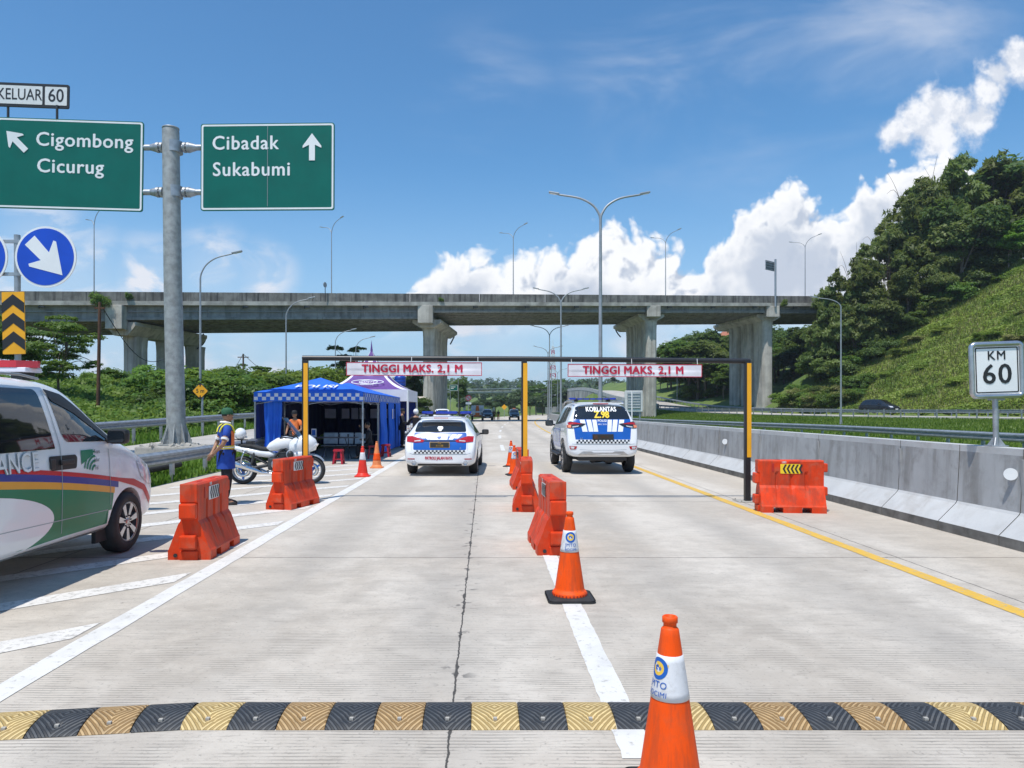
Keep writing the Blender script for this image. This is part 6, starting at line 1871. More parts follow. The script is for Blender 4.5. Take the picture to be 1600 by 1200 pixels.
def peaked_tent():
    x0, x1, y0, y1 = -7.75, -3.62, 34.0, 38.4
    cx, cy = (x0 + x1) / 2, (y0 + y1) / 2; h = (x1 - x0) / 2; hy = (y1 - y0) / 2
    t = thing('peaked_tent', 'purple and white tent with a sharp peak behind the blue police tents', 'tent', (cx, cy, 0))
    mb = MB(); n = 16
    ze, zt = 2.62, 4.62
    cs = [(-h, -hy), (h, -hy), (h, hy), (-h, hy)]
    prof = lambda f: ze + (zt - ze) * (.30 * f + .70 * f ** 2.6)
    for k in range(4):
        a, b = Vector(cs[k]), Vector(cs[(k + 1) % 4])
        vs = []
        for j in range(n + 1):
            f = j / n
            for i in range(n + 1):
                g = i / n
                p = (a * (1 - g) + b * g) * (1 - f * .985)
                vs.append((p.x, p.y, prof(f) - .08 * math.sin(math.pi * g) * math.sin(math.pi * f)))
        N = n + 1
        for j in range(n):
            for i in range(n):
                edge = i == 0 or i == n - 1
                mm = 1 if edge or (j > 9 and j < 14 and 4 < i < 11) else 0
                mb.add([vs[j * N + i], vs[j * N + i + 1], vs[(j + 1) * N + i + 1], vs[(j + 1) * N + i]], [(0, 1, 2, 3)], mm, True)
    r = mb.build('roof', [MAT['tent_purple'], MAT['tent_white']], t, weld=True)
    mb = MB(); mb.lathe([(.09, zt - .25), (.05, zt + .1), (.0, zt + .55)], 10, 0); mb.build('spire', MAT['tent_purple'], t)
    mb = MB()
    for k in range(4):
        a, b = cs[k], cs[(k + 1) % 4]
        mb.add([(a[0], a[1], ze + .01), (b[0], b[1], ze + .01), (b[0], b[1], ze - .55), (a[0], a[1], ze - .55)], [(0, 1, 2, 3)], 0)
    mb.build('valance', MAT['tent_white'], t)
    for x, y in cs:
        mb = MB(); mb.tube([(x * .99, y * .99, 0), (x * .99, y * .99, ze)], .05, 8); mb.build('leg', MAT['white_paint'], t)
    mb = MB()
    for (p, q) in (((-h, hy), (h, hy)), ((-h, -hy), (-h, hy)), ((h * .99, -hy + .02), (h * .99, -hy + .6))):
        m = 20; vs = []
        for i in range(m + 1):
            f = i / m; x = p[0] + (q[0] - p[0]) * f; y = p[1] + (q[1] - p[1]) * f
            vs += [(x + .03 * math.sin(i), y + .03 * math.cos(i), .05), (x, y, ze - .5)]
        mb.add(vs, [(2 * i, 2 * i + 1, 2 * i + 3, 2 * i + 2) for i in range(m)], 0, True)
    mb.build('side_curtain', MAT['tent_navy'], t)
    # white outline emblem with three short lines of writing on the front roof panel
    mb = MB()
    sl = math.atan2(.62, .9)
    M = Matrix.Translation((.05, -hy * .70, 2.62 + .33)) @ Matrix.Rotation(R(30), 4, 'X')
    for (cx_, rx, ry) in ((-.15, .62, .22), (.18, .58, .19)):
        pts = [M @ Vector((cx_ + rx * math.cos(R(a)), ry * math.sin(R(a)) + .05, .03)) for a in range(0, 361, 15)]
        mb.tube(pts, .022, 6)
    mb.text('SAFETY', .20, 0, M @ Matrix.Translation((0, .05, .03)), bold=.012, sx=1.0, shear=.2)
    mb.text('AND DRIVING', .10, 0, M @ Matrix.Translation((0, -.22, .03)), bold=.01)
    mb.build('emblem', MAT['text_white'], r)
peaked_tent()

# ---------------------------------------------------------------- furniture in the tent
def stool(label, x, y, rz=0):
    t = thing('plastic_stool', label, 'stool', (x, y, 0), rz, 'red plastic stools')
    mb = MB(); mb.prism(rrect(.28, .28, .04), .425, .45); mb.prism(rrect(.30, .30, .04), .39, .426); mb.build('seat', MAT['stool_red'], t)
    for sx in (-1, 1):
        for sy in (-1, 1):
            mb = MB()
            for (ax, ay) in ((.06, 0), (0, .06)):
                a, b = (sx * .12, sy * .12), (sx * .17, sy * .17)
                vs = [(a[0], a[1], .40), (a[0] - sx * ax, a[1] - sy * ay, .40), (b[0] - sx * ax, b[1] - sy * ay, 0), (b[0], b[1], 0)]
                off = Vector((0, -sy * .012, 0)) if ax else Vector((-sx * .012, 0, 0))
                mb.add([Vector(v) for v in vs] + [Vector(v) + off for v in vs], [(0, 1, 2, 3), (7, 6, 5, 4), (0, 4, 5, 1), (1, 5, 6, 2), (2, 6, 7, 3), (3, 7, 4, 0)])
            mb.build('leg', MAT['stool_red'], t)
    mb = MB()
    for s in (-1, 1):
        mb.box((0, s * .15, .15), (.25, .012, .03)); mb.box((s * .15, 0, .15), (.012, .25, .03))
    mb.build('stretcher', MAT['stool_red'], t)
stool('red plastic stool standing alone in front of the tent table', (527 - CX) * 22.0 / F_PX, 22.2)
stool('red plastic stool behind the cones, under the seated person', -3.85, 24.7, R(8))
stool('red plastic stool at the tent edge right of the faded cone', -3.52, 25.6, R(-5))

def table(label, x, y, w, d, rz=0):
    t = thing('folding_table', label, 'table', (x, y, 0), rz, 'tables in the tent')
    mb = MB(); mb.box((0, 0, .735), (w, d, .03), 0, bev=.006); mb.build('tabletop', MAT['table_top'], t)
    for s in (-1, 1):
        mb = MB()
        mb.tube([(s * w * .36, -d * .42, 0), (s * w * .30, d * .42, .72)], .014, 8); mb.tube([(s * w * .36, d * .42, 0), (s * w * .30, -d * .42, .72)], .014, 8)
        mb.build('leg', MAT['dark_steel'], t)
    return t
table('dark folding table in the middle of the blue tent with cups on it', -5.15, 24.3, 1.7, .6, R(-3))
table('second dark table deeper inside the blue tent, to the right', -4.75, 27.2, 1.6, .6)
table('small low brown table at the left inside the blue tent beside the curtain', -6.6, 23.9, .9, .5)
for (x, y, lab) in ((-4.90, 24.28, 'small drink cup on the dark tent table, left one of two'), (-4.60, 24.30, 'small drink cup on the dark tent table, right one of two')):
    mb = MB(); mb.lathe([(0, 0), (.028, 0), (.036, .10), (.032, .10), (.026, .01)], 14); o = mb.build('drink_cup', MAT['table_top']); o.location = (x, y, .751); tag(o, lab, 'cup', 'cups on the tent table')
mb = MB(); mb.box((0, 0, .14), (.16, .09, .28), 0, bev=.01); mb.box((0, -.046, .15), (.12, .004, .18), 1)
o = mb.build('tissue_box', [MAT['tent_white'], MAT['logo_blue']]); o.location = (-5.75, 24.3, .751); tag(o, 'white and blue carton standing upright on the tent table', 'box')
def bench():
    t = thing('waiting_bench', 'grey metal waiting bench with perforated seats under the tent behind the table', 'bench', (-4.9, 25.3, 0))
    mb = MB()
    for k in range(3): mb.box((-.55 + .55 * k, 0, .42), (.50, .44, .02), 0, bev=.008)
    mb.build('seat', MAT['galvanised'], t)
    mb = MB()
    for k in range(3): mb.box((-.55 + .55 * k, .24, .66), (.50, .02, .40), 0, bev=.008, rot=(R(-10), 0, 0))
    mb.build('backrest', MAT['galvanised'], t)
    for s in (-.7, .7):
        mb = MB(); mb.tube([(s, -.22, 0), (s, -.05, .38), (s, .22, 0)], .02, 8); mb.build('leg', MAT['chrome'], t)
    mb = MB(); mb.box((0, 0, .385), (1.6, .06, .04)); mb.build('beam', MAT['dark_steel'], t)
bench()

# ---------------------------------------------------------------- people
def skin_mesh(J, E, root, sub=1):
    names = list(J); idx = {k: i for i, k in enumerate(names)}
    me = bpy.data.meshes.new('body_skeleton')
    me.from_pydata([J[k][0] for k in names], [(idx[a], idx[b]) for a, b in E], [])
    o = bpy.data.objects.new('body_skeleton', me); COL.objects.link(o)
    m = o.modifiers.new('skin', 'SKIN'); m.use_smooth_shade = True; m.branch_smoothing = .3
    o.modifiers.new('sub', 'SUBSURF').levels = sub
    sv = me.skin_vertices[0].data
    for k in names:
        r = J[k][1]; sv[idx[k]].radius = r if isinstance(r, tuple) else (r, r)
        sv[idx[k]].use_root = k == root
    dg = bpy.context.evaluated_depsgraph_get()
    out = bpy.data.meshes.new_from_object(o.evaluated_get(dg))
    vs = [tuple(v.co) for v in out.vertices]; fs = [tuple(p.vertices) for p in out.polygons]
    bpy.data.objects.remove(o); bpy.data.meshes.remove(me); bpy.data.meshes.remove(out)
    return vs, fs

BASE = {'pelvis': (0, 0, .93), 'waist': (0, .005, 1.08), 'chest': (0, 0, 1.27), 'collar': (0, -.01, 1.42), 'neck': (0, 0, 1.49), 'skull': (0, .015, 1.56),
        'shoL': (-.185, -.01, 1.385), 'elbL': (-.25, -.03, 1.10), 'wriL': (-.25, .05, .86), 'shoR': (.185, -.01, 1.385), 'elbR': (.25, -.03, 1.10), 'wriR': (.25, .05, .86),
        'hipL': (-.095, 0, .90), 'kneL': (-.105, .02, .49), 'ankL': (-.11, -.01, .09), 'toeL': (-.13, .15, .035), 'hipR': (.095, 0, .90), 'kneR': (.105, .02, .49), 'ankR': (.11, -.01, .09), 'toeR': (.13, .15, .035)}
RAD = {'pelvis': (.135, .10), 'waist': (.13, .10), 'chest': (.15, .105), 'collar': (.085, .07), 'neck': .052, 'skull': .06, 'sho': .062, 'elb': .043, 'wri': .028, 'hip': .085, 'kne': .06, 'ank': .042, 'toe': .034}
EDG = [('pelvis', 'waist'), ('waist', 'chest'), ('chest', 'collar'), ('collar', 'neck'), ('neck', 'skull')] + [(a + s, b + s) for s in 'LR' for a, b in (('sho', 'elb'), ('elb', 'wri'), ('hip', 'kne'), ('kne', 'ank'), ('ank', 'toe'))] + [('collar', 'shoL'), ('collar', 'shoR'), ('pelvis', 'hipL'), ('pelvis', 'hipR')]
def rad(k): return RAD.get(k, RAD.get(k[:3]))
def person(label, loc, rotz, pose=None, top='cloth_blue', legs='cloth_black', sleeve=.62, shoes='black_rubber', hat=None, height=1.68, hands=True, head_yaw=0, headless=False, long_sleeve=False, group=None, hem=.84):
    t = thing('person', label, 'person', loc, rotz, group)
    J0 = dict(BASE); J0.update(pose or {})
    sc = height / 1.72
    V = {k: Vector(v) for k, v in J0.items()}
    # body with fingers, one continuous surface
    J = {k: (tuple(V[k]), rad(k)) for k in V}
    E = list(EDG)
    for s in 'LR':
        w, e = V['wri' + s], V['elb' + s]
        d = (w - e).normalized()
        side = d.cross(Vector((0, 1, 0) if abs(d.y) < .8 else (1, 0, 0))).normalized() * (1 if s == 'R' else -1)
        nrm = d.cross(side).normalized()
        palm = w + d * .055
        J['pal' + s] = (tuple(palm), (.040, .022)); E.append(('wri' + s, 'pal' + s))
        if hands:
            for q, (o, ln) in enumerate(((-.027, .060), (-.009, .072), (.009, .068), (.026, .052))):
                b = palm + d * .038 + nrm * o
                J['f%s%d' % (s, q)] = (tuple(b), .0095); J['g%s%d' % (s, q)] = (tuple(b + d * ln * .6 + side * .012), .0085); J['h%s%d' % (s, q)] = (tuple(b + d * ln + side * .035), .007)
                E += [('pal' + s, 'f%s%d' % (s, q)), ('f%s%d' % (s, q), 'g%s%d' % (s, q)), ('g%s%d' % (s, q), 'h%s%d' % (s, q))]
            b = w + d * .035 - nrm * .030
            J['t' + s] = (tuple(b), .0105); J['u' + s] = (tuple(b + d * .045 - nrm * .022 + side * .015), .009); E += [('wri' + s, 't' + s), ('t' + s, 'u' + s)]
    vs, fs = skin_mesh(J, E, 'pelvis')
    mb = MB(); mb.add(vs, fs, 0, True)
    # head
    H = Matrix.Translation(V['skull'] + Vector((0, .012, .06))) @ Matrix.Rotation(R(head_yaw), 4, 'Z')
    mb.ball((0, 0, .0), (.073, .092, .108), 18, 14, 0, H)
    mb.ball((0, .045, -.055), (.052, .05, .052), 14, 9, 0, H)
    mb.add([(-.013, .085, -.02), (.013, .085, -.02), (0, .112, -.016), (0, .088, .028)], [(0, 2, 3), (2, 1, 3), (0, 1, 2)], 0, True, H)
    for s in (-1, 1): mb.ball((s * .074, -.005, -.008), (.012, .022, .032), 8, 6, 0, H)
    for s in (-1, 1): mb.ball((s * .03, .083, .012), (.011, .007, .006), 8, 5, 1, H)
    mb.box((0, .094, -.056), (.042, .008, .006), 2, H)
    body = mb.build('body', [MAT['skin'], MAT['hair'], MAT['lamp_red']], t)
    # hair
    mb = MB(); mb.ball((0, -.012, .018), (.080, .092, .100), 16, 10, 0, H)
    hv = MB(); keep = [f for f in mb.f if all((H.inverted() @ Vector(mb.v[i])).z > -.04 + .9 * max(0, (H.inverted() @ Vector(mb.v[i])).y - .0) for i in f)]
    hv.add(mb.v, keep, 0, True); hv.build('hair', MAT['hair'], body)
    if hat:
        mb = MB()
        if hat[0] == 'cap':
            mb.lathe([(.088, -.005), (.093, .03), (.088, .075), (.06, .108), (.0, .118)], 20, 0, H @ Matrix.Translation((0, -.005, .022)) @ Matrix.Scale(1.12, 4, (0, 1, 0)))
            pts = [(.075 * math.cos(R(a)), .085 + .075 * math.sin(R(a))) for a in range(0, 181, 15)]
            mb.prism([(.08, .04)] + pts + [(-.08, .04)], .018, .028, 0, H @ Matrix.Rotation(R(-8), 4, 'X'))
            mb.ball((0, 0, .140), (.010, .010, .006), 8, 5, 0, H)
        else:
            mb.ball((0, -.008, .03), (.115, .135, .125), 18, 12, 0, H)
        mb.build('cap' if hat[0] == 'cap' else 'helmet', MAT[hat[1]], t)
    # clothing
    def cloth(name, keys, edges, grow, m, extra=None, root='pelvis'):
        JJ = {}
        for k in keys:
            r = rad(k); g = grow.get(k, grow.get(k[:3], .018))
            JJ[k] = (tuple(V[k]), (r[0] + g, r[1] + g) if isinstance(r, tuple) else r + g)
        if extra: JJ.update(extra)
        v2, f2 = skin_mesh(JJ, edges, root)
        mb = MB(); mb.add(v2, f2, 0, True)
        return mb.build(name, MAT[m], t)
    V2 = dict(V)
    for s in 'LR': V2['ank' + s] = V['ank' + s] + (V['kne' + s] - V['ank' + s]).normalized() * .015
    V, V1 = V2, V
    cloth('trousers', ['pelvis', 'hipL', 'kneL', 'ankL', 'hipR', 'kneR', 'ankR'], [('pelvis', 'hipL'), ('pelvis', 'hipR')] + [(a + s, b + s) for s in 'LR' for a, b in (('hip', 'kne'), ('kne', 'ank'))], {'pelvis': .012, 'hip': .012, 'kne': .022, 'ank': .032}, legs)
    V = V1
    ex = {}
    ee = [('pelvis', 'waist'), ('waist', 'chest'), ('chest', 'collar'), ('collar', 'shoL'), ('collar', 'shoR')]
    for s in 'LR':
        if long_sleeve:
            ex['slv' + s] = (tuple(V['elb' + s]), .058); ex['cuf' + s] = (tuple(V['wri' + s]), .042); ee += [('sho' + s, 'slv' + s), ('slv' + s, 'cuf' + s)]
        else:
            ex['slv' + s] = (tuple(V['sho' + s].lerp(V['elb' + s], sleeve)), .068); ee += [('sho' + s, 'slv' + s)]
    up = (V['waist'] - V['pelvis']).normalized()
    ex['hem'] = (tuple(V['pelvis'] - up * (.93 - hem)), (.195, .155)); ee.append(('pelvis', 'hem'))
    cloth('shirt', ['pelvis', 'waist', 'chest', 'collar', 'shoL', 'shoR'], ee, {'collar': -.008, 'sho': .016, 'chest': .022, 'waist': .03, 'pelvis': .048}, top, ex, 'chest')
    for s in 'LR':
        mb = MB(); a, b = V['ank' + s], V['toe' + s]
        d = (b - a); d.z = 0; ang = math.atan2(-d.x, d.y)
        M = Matrix.Translation((a.x, a.y, a.z - .09)) @ Matrix.Rotation(ang, 4, 'Z')
        mb.prism(round_poly([(-.045, -.07), (.045, -.07), (.052, .12), (.03, .21), (-.03, .21), (-.052, .12)], .03), 0, .03, 0, M)
        mb.ball((0, .10, .03), (.047, .105, .045), 12, 8, 0, M); mb.ball((0, -.02, .05), (.046, .055, .055), 12, 8, 0, M)
        mb.build('shoe', MAT[shoes], t)
    t.scale = (sc, sc, sc)
    return t

def attendant():
    # hands clasped behind the back, facing away to the right towards the tent
    pose = {'elbL': (-.27, -.10, 1.11), 'wriL': (-.10, -.225, .93), 'elbR': (.27, -.10, 1.11), 'wriR': (.06, -.235, .93), 'ankL': (-.10, .02, .09), 'toeL': (-.12, .18, .035), 'ankR': (.10, -.04, .09), 'toeR': (.13, .12, .035)}
    t = person('man in a green cap, blue shirt and orange vest, hands behind his back', ((353 - CX) * 12.6 / F_PX, 12.6, 0), R(-58), pose, top='cloth_blue', hat=('cap', 'cloth_green'), height=1.66, hem=.76, sleeve=.60)
    def band(name, zs, m, rx, ry, a0=0, a1=360, cx=0, cy=0):
        mb = MB(); n = 30; vs = []
        for k in range(n + 1):
            a = R(a0 + (a1 - a0) * k / n)
            for z in zs: vs.append((cx + rx(z) * math.cos(a), cy + ry(z) * math.sin(a), z))
        L = len(zs)
        mb.add(vs, [(k * L + j, k * L + j + 1, (k + 1) * L + j + 1, (k + 1) * L + j) for k in range(n) for j in range(L - 1)], 0, True)
        return mb.build(name, MAT[m], t)
    rx = lambda z: .186 - .02 * abs(z - 1.2) - .45 * max(0, z - 1.27) ** 1.2
    ry = lambda z: .146 - .02 * abs(z - 1.2) - .25 * max(0, z - 1.3)
    v = band('vest', [.98, 1.05, 1.12, 1.20, 1.28, 1.34], 'cloth_orange', rx, ry, 22, 158)
    band('shirt_tail', [.66, .72, .80, .90, 1.0], 'cloth_blue', lambda z: .198 - .03 * (z - .66), lambda z: .160 - .02 * (z - .66))
    band('reflective_stripe', [1.015, 1.075], 'cloth_yellow', lambda z: rx(z) + .006, lambda z: ry(z) + .006, -180, 180)
    band('reflective_stripe', [1.035, 1.055], 'cloth_white', lambda z: rx(z) + .009, lambda z: ry(z) + .009, -180, 180)
    mb = MB()
    for s in (-1, 1): mb.tube(catmull([(s * .12, .13, 1.30), (s * .135, .07, 1.425), (s * .135, -.03, 1.455), (s * .13, -.10, 1.40), (s * .11, -.13, 1.32)], 5), .015, 8)
    mb.build('reflective_strap', MAT['cloth_yellow'], t)
    mb = MB(); mb.tube(catmull([(-.07, .06, 1.47), (-.085, -.03, 1.49), (0, -.085, 1.495), (.085, -.03, 1.49), (.07, .06, 1.47)], 5), .024, 8); mb.build('collar', MAT['cloth_white'], t)
    for s in (-1, 1):
        a = Vector((s * .185, -.01, 1.385)).lerp(Vector((s * .27, -.10, 1.11)), .62); b = Vector((s * .185, -.01, 1.385)).lerp(Vector((s * .27, -.10, 1.11)), .74)
        mb = MB(); mb.tube([a, b], [.069, .068], 14); mb.build('sleeve_hem', MAT['cloth_white'], t)
    return t
attendant()
SIT = {'pelvis': (0, 0, .50), 'waist': (0, .03, .66), 'chest': (0, .04, .85), 'collar': (0, .03, 1.0), 'neck': (0, .05, 1.07), 'skull': (0, .07, 1.14), 'shoL': (-.185, .03, .965), 'shoR': (.185, .03, .965),
       'elbL': (-.25, .10, .70), 'wriL': (-.14, .30, .70), 'elbR': (.25, .10, .70), 'wriR': (.14, .30, .72), 'hipL': (-.10, .02, .48), 'kneL': (-.13, .42, .48), 'ankL': (-.13, .40, .09), 'toeL': (-.14, .56, .035), 'hipR': (.10, .02, .48), 'kneR': (.13, .42, .48), 'ankR': (.13, .40, .09), 'toeR': (.14, .56, .035)}
def lift(p, dz, dy=0): return {k: (v[0], v[1] + dy, v[2] + dz) for k, v in p.items()}
person('person in an orange vest and dark cap standing in the tent behind the motorcycle', (-6.0, 22.82, 0), R(165), {'wriL': (-.16, .24, .98), 'elbL': (-.27, .02, 1.12), 'wriR': (.2, .22, .98), 'elbR': (.28, .02, 1.12)}, top='cloth_orange', hat=('cap', 'cloth_black'), height=1.62, hands=False, long_sleeve=False)
P2 = dict(SIT); P2.update({'elbR': (.24, .28, .92), 'wriR': (.12, .36, 1.16)})
person('person in dark clothes sitting on a red stool inside the tent with one raised hand', (-3.95, 24.75, -.03), R(95), P2, top='cloth_black', legs='cloth_black', height=1.68, hands=False, long_sleeve=True, hem=.90)
person('officer in black uniform and cap standing beside the purple tent leg', (-3.66, 31.9, 0), R(-75), {'wriL': (-.12, .24, 1.08), 'elbL': (-.26, .02, 1.12), 'wriR': (.10, .26, 1.10), 'elbR': (.26, .02, 1.12)}, top='cloth_black', hat=('cap', 'cloth_black'), height=1.70, hands=False, long_sleeve=True)
person('person in brown uniform beside the far dark blue car, left of the pair', (1.45, 118, 0), R(170), top='cloth_brown', legs='cloth_brown', height=1.72, hands=False, long_sleeve=True)
person('person in an orange and dark uniform beside the far cars, right of the pair', (2.15, 118.5, 0), R(185), top='cloth_black', legs='cloth_orange', height=1.72, hands=False, long_sleeve=True)

# ---------------------------------------------------------------- motorcycles
def motorcycle(label, loc, rotz, lean=0.0):
    """forward is local +Y; built around the wheel axes"""
    t = thing('motorcycle', label, 'motorcycle', loc, rotz)
    t.rotation_euler = (0, lean, rotz)
    RW, FW = -.75, .76; r = .315
    for (y, w) in ((RW, .085), (FW, .065)):
        e = bpy.data.objects.new('wheel', None); COL.objects.link(e); e.parent = t; e.location = (0, y, r); e.rotation_euler = (0, R(90), 0)
        mb = MB(); mb.lathe([(r * .74, -w * .8), (r * .86, -w), (r * .96, -w * .7), (r, 0), (r * .96, w * .7), (r * .86, w), (r * .74, w * .8)], 40, 0, close=True); mb.build('tyre', MAT['black_rubber'], e)
        mb = MB(); mb.lathe([(r * .75, -w * .75), (r * .68, -w * .6), (r * .68, w * .6), (r * .75, w * .75)], 36, 0, close=True)
        for k in range(3):
            M = Matrix.Rotation(R(120 * k), 4, 'Z')
            mb.add([M @ Vector(q) for q in ((.02, -.035, -.03), (.22, -.02, -.02), (.22, .02, -.02), (.02, .035, -.03), (.02, -.035, .03), (.22, -.02, .02), (.22, .02, .02), (.02, .035, .03))], [(0, 1, 2, 3), (7, 6, 5, 4), (0, 4, 5, 1), (1, 5, 6, 2), (2, 6, 7, 3), (3, 7, 4, 0)], 1)
        mb.lathe([(0, -.07), (.045, -.07), (.045, .07), (0, .07)], 16, 1); mb.build('rim', [MAT['alloy'], MAT['car_blue']], e)
        mb = MB()
        for s in (-1, 1): mb.lathe([(.10, s * .062), (.155, s * .062), (.155, s * .068), (.10, s * .068)], 30, 0, close=True)
        mb.build('brake_disc', MAT['chrome'], e)
    # forks
    mb = MB()
    for s in (-1, 1): mb.tube([(s * .10, FW, r), (s * .10, FW - .20, .80), (s * .10, FW - .27, 1.0)], [.032, .028, .024], 12)
    mb.box((0, FW - .27, .98), (.24, .07, .03), 0, bev=.01); mb.build('fork', MAT['alloy'], t)
    mb = MB()
    pts = [(FW + (r + .035) * math.cos(R(a)), r + (r + .035) * math.sin(R(a))) for a in range(35, 146, 10)]
    vs = []
    for (y, z) in pts: vs += [(-.075, y, z - .03), (-.05, y, z), (0, y, z + .012), (.05, y, z), (.075, y, z - .03)]
    mb.add(vs, [(i * 5 + j, i * 5 + j + 1, (i + 1) * 5 + j + 1, (i + 1) * 5 + j) for i in range(len(pts) - 1) for j in range(4)], 0, True); mb.build('front_mudguard', MAT['car_silver'], t)
    def loft(rings, m, name, caps=True, parent=None):
        mb = MB(); K = len(rings[0]); vs = [p for q in rings for p in q]
        mb.add(vs, [(i * K + k, i * K + (k + 1) % K, (i + 1) * K + (k + 1) % K, (i + 1) * K + k) for i in range(len(rings) - 1) for k in range(K)], 0, True)
        for b in (0, (len(rings) - 1) * K): mb.add(vs[b:b + K], [tuple(range(K))], 0, True)
        return mb.build(name, MAT[m], parent or t, recalc=True, weld=True)
    def oval(y, z, w, h, n=16, p=2.4, tilt=0.0):
        out = []
        for k in range(n):
            a = 2 * math.pi * k / n; c, s = math.cos(a), math.sin(a)
            x = w * math.copysign(abs(c) ** (2 / p), c); zz = h * math.copysign(abs(s) ** (2 / p), s)
            out.append((x, y - zz * math.sin(tilt), z + zz * math.cos(tilt)))
        return out
    # tank, seat, tail
    loft([oval(-.22, .80, .10, .05), oval(-.16, .83, .13, .10), oval(0, .88, .165, .15), (oval(.18, .91, .175, .16)), oval(.33, .90, .15, .14), oval(.42, .87, .10, .09)], 'car_white', 'tank')
    loft([oval(-.86, .86, .05, .03), oval(-.78, .86, .12, .05), oval(-.55, .845, .145, .06), oval(-.35, .78, .135, .06), oval(-.2, .765, .11, .06), oval(-.12, .80, .08, .05)], 'black_rubber', 'seat')
    loft([oval(-1.02, .84, .04, .03), oval(-.95, .81, .09, .06), oval(-.72, .76, .13, .075), oval(-.42, .70, .14, .085), oval(-.15, .66, .12, .075), oval(0, .64, .06, .04)], 'car_white', 'tail_cowl')
    mb = MB(); mb.box((0, -1.04, .83), (.14, .04, .07), 0, bev=.012); mb.build('tail_light', MAT['lamp_red'], t)
    # front fairing and screen
    loft([oval(.30, .86, .20, .16, tilt=-.2), oval(.45, .85, .235, .25, tilt=-.3), oval(.62, .88, .22, .24, tilt=-.4), oval(.78, .86, .16, .16, tilt=-.4), oval(.86, .83, .09, .08, tilt=-.3)], 'car_white', 'fairing')
    loft([oval(.36, .66, .21, .10), oval(.5, .64, .22, .14), oval(.62, .68, .19, .12), oval(.70, .72, .12, .06)], 'car_white', 'fairing_flank')
    mb = MB(); M = Matrix.Translation((0, .85, .86)) @ Matrix.Rotation(R(-35), 4, 'X') @ Matrix.Rotation(R(-90), 4, 'X')
    mb.prism(rrect(.24, .12, .04), 0, .02, 0, M); mb.build('headlight', MAT['lamp_clear'], t)
    mb = MB(); n, m = 12, 8; vs = []
    for j in range(m + 1):
        f = j / m
        for i in range(n + 1):
            a = R(-62 + 124 * i / n); rr = .215 - .05 * f
            vs.append((rr * math.sin(a), .42 + rr * math.cos(a) * .9 - .36 * f, 1.00 + .48 * f))
    mb.add(vs, [(j * (n + 1) + i, j * (n + 1) + i + 1, (j + 1) * (n + 1) + i + 1, (j + 1) * (n + 1) + i) for j in range(m) for i in range(n)], 0, True)
    ws = mb.build('windshield', MAT['screen_clear'], t)
    mb = MB()
    e1 = [vs[j * (n + 1)] for j in range(m + 1)]; e2 = [vs[j * (n + 1) + n] for j in range(m + 1)]; e3 = [vs[m * (n + 1) + i] for i in range(n + 1)]
    mb.tube(e1 + e3 + e2[::-1], .009, 6); mb.build('rim_trim', MAT['black_plastic'], ws)
    # bars, mirrors, lever
    mb = MB(); mb.tube(catmull([(-.36, .16, 1.02), (-.22, .28, 1.03), (0, .42, .99), (.22, .28, 1.03), (.36, .16, 1.02)], 5), .014, 8); mb.tube([(-.38, .145, 1.02), (-.26, .25, 1.03)], .019, 8); mb.tube([(.38, .145, 1.02), (.26, .25, 1.03)], .019, 8); mb.build('handlebar', MAT['black_plastic'], t)
    for s in (-1, 1):
        mb = MB(); mb.tube([(s * .20, .50, 1.02), (s * .36, .40, 1.12)], .009, 6); mb.box((s * .41, .38, 1.14), (.16, .04, .09), 0, bev=.02); mb.build('mirror', MAT['black_plastic'], t)
        mb = MB(); mb.ball((s * .22, .70, .86), (.03, .04, .02), 10, 6); mb.build('indicator', MAT['lamp_amber'], t)
    # engine and frame
    mb = MB(); mb.box((0, .05, .45), (.34, .46, .28), 0, bev=.05); mb.box((0, .18, .64), (.42, .18, .16), 0, bev=.03)
    for k in range(5): mb.box((0, .18, .56 + .035 * k), (.44, .22, .012), 0)
    mb.build('engine', MAT['dark_steel'], t)
    for s in (-1, 1):
        mb = MB(); mb.lathe([(0, .21), (.10, .205), (.115, .19), (.12, .14), (.12, 0)], 24, 0, Matrix.Translation((0, .02, .44)) @ Matrix.Rotation(R(90 * s), 4, 'Y')); mb.build('crankcase_cover', MAT['alloy'], t)
        mb = MB(); mb.tube(catmull([(s * .10, .30, .60), (s * .12, .42, .45), (s * .14, .30, .26), (s * .16, -.1, .24), (s * .18, -.35, .27)], 6), .026, 10); mb.tube([(s * .18, -.30, .26), (s * .20, -.50, .33), (s * .22, -1.0, .50), (s * .22, -1.08, .53)], [.035, .058, .062, .05], 14); mb.build('exhaust', MAT['chrome'], t)
        mb = MB(); mb.tube([(s * .09, RW, r), (s * .10, -.2, .42)], .035, 10); mb.tube([(s * .10, -.2, .42), (s * .12, .1, .75), (s * .08, .45, .9)], .025, 8); mb.tube([(s * .10, -.2, .44), (s * .11, -.75, .76)], .018, 8); mb.tube([(s * .11, -.55, .42), (s * .11, -.48, .72)], .028, 8); mb.build('frame', MAT['dark_steel'], t)
        # crash bar with lamp pod
        mb = MB(); mb.tube(catmull([(s * .12, .42, .66), (s * .34, .42, .64), (s * .38, .40, .50), (s * .34, .36, .36), (s * .12, .28, .30)], 6), .016, 8); mb.build('crash_bar', MAT['chrome'], t)
        mb = MB(); mb.ball((s * .34, .36, .66), (.09, .09, .105), 14, 10); mb.build('siren_pod', MAT['car_silver'], t)
        mb = MB(); mb.ball((s * .375, .37, .66), (.07, .075, .085), 14, 10); mb.build('pod_lens', MAT['black_plastic'], t)
        # rear guard loop
        mb = MB(); mb.tube(catmull([(s * .14, -.62, .74), (s * .30, -.66, .70), (s * .31, -.72, .48), (s * .28, -.66, .40), (s * .14, -.5, .40)], 6), .014, 8); mb.build('pannier_guard', MAT['chrome'], t)
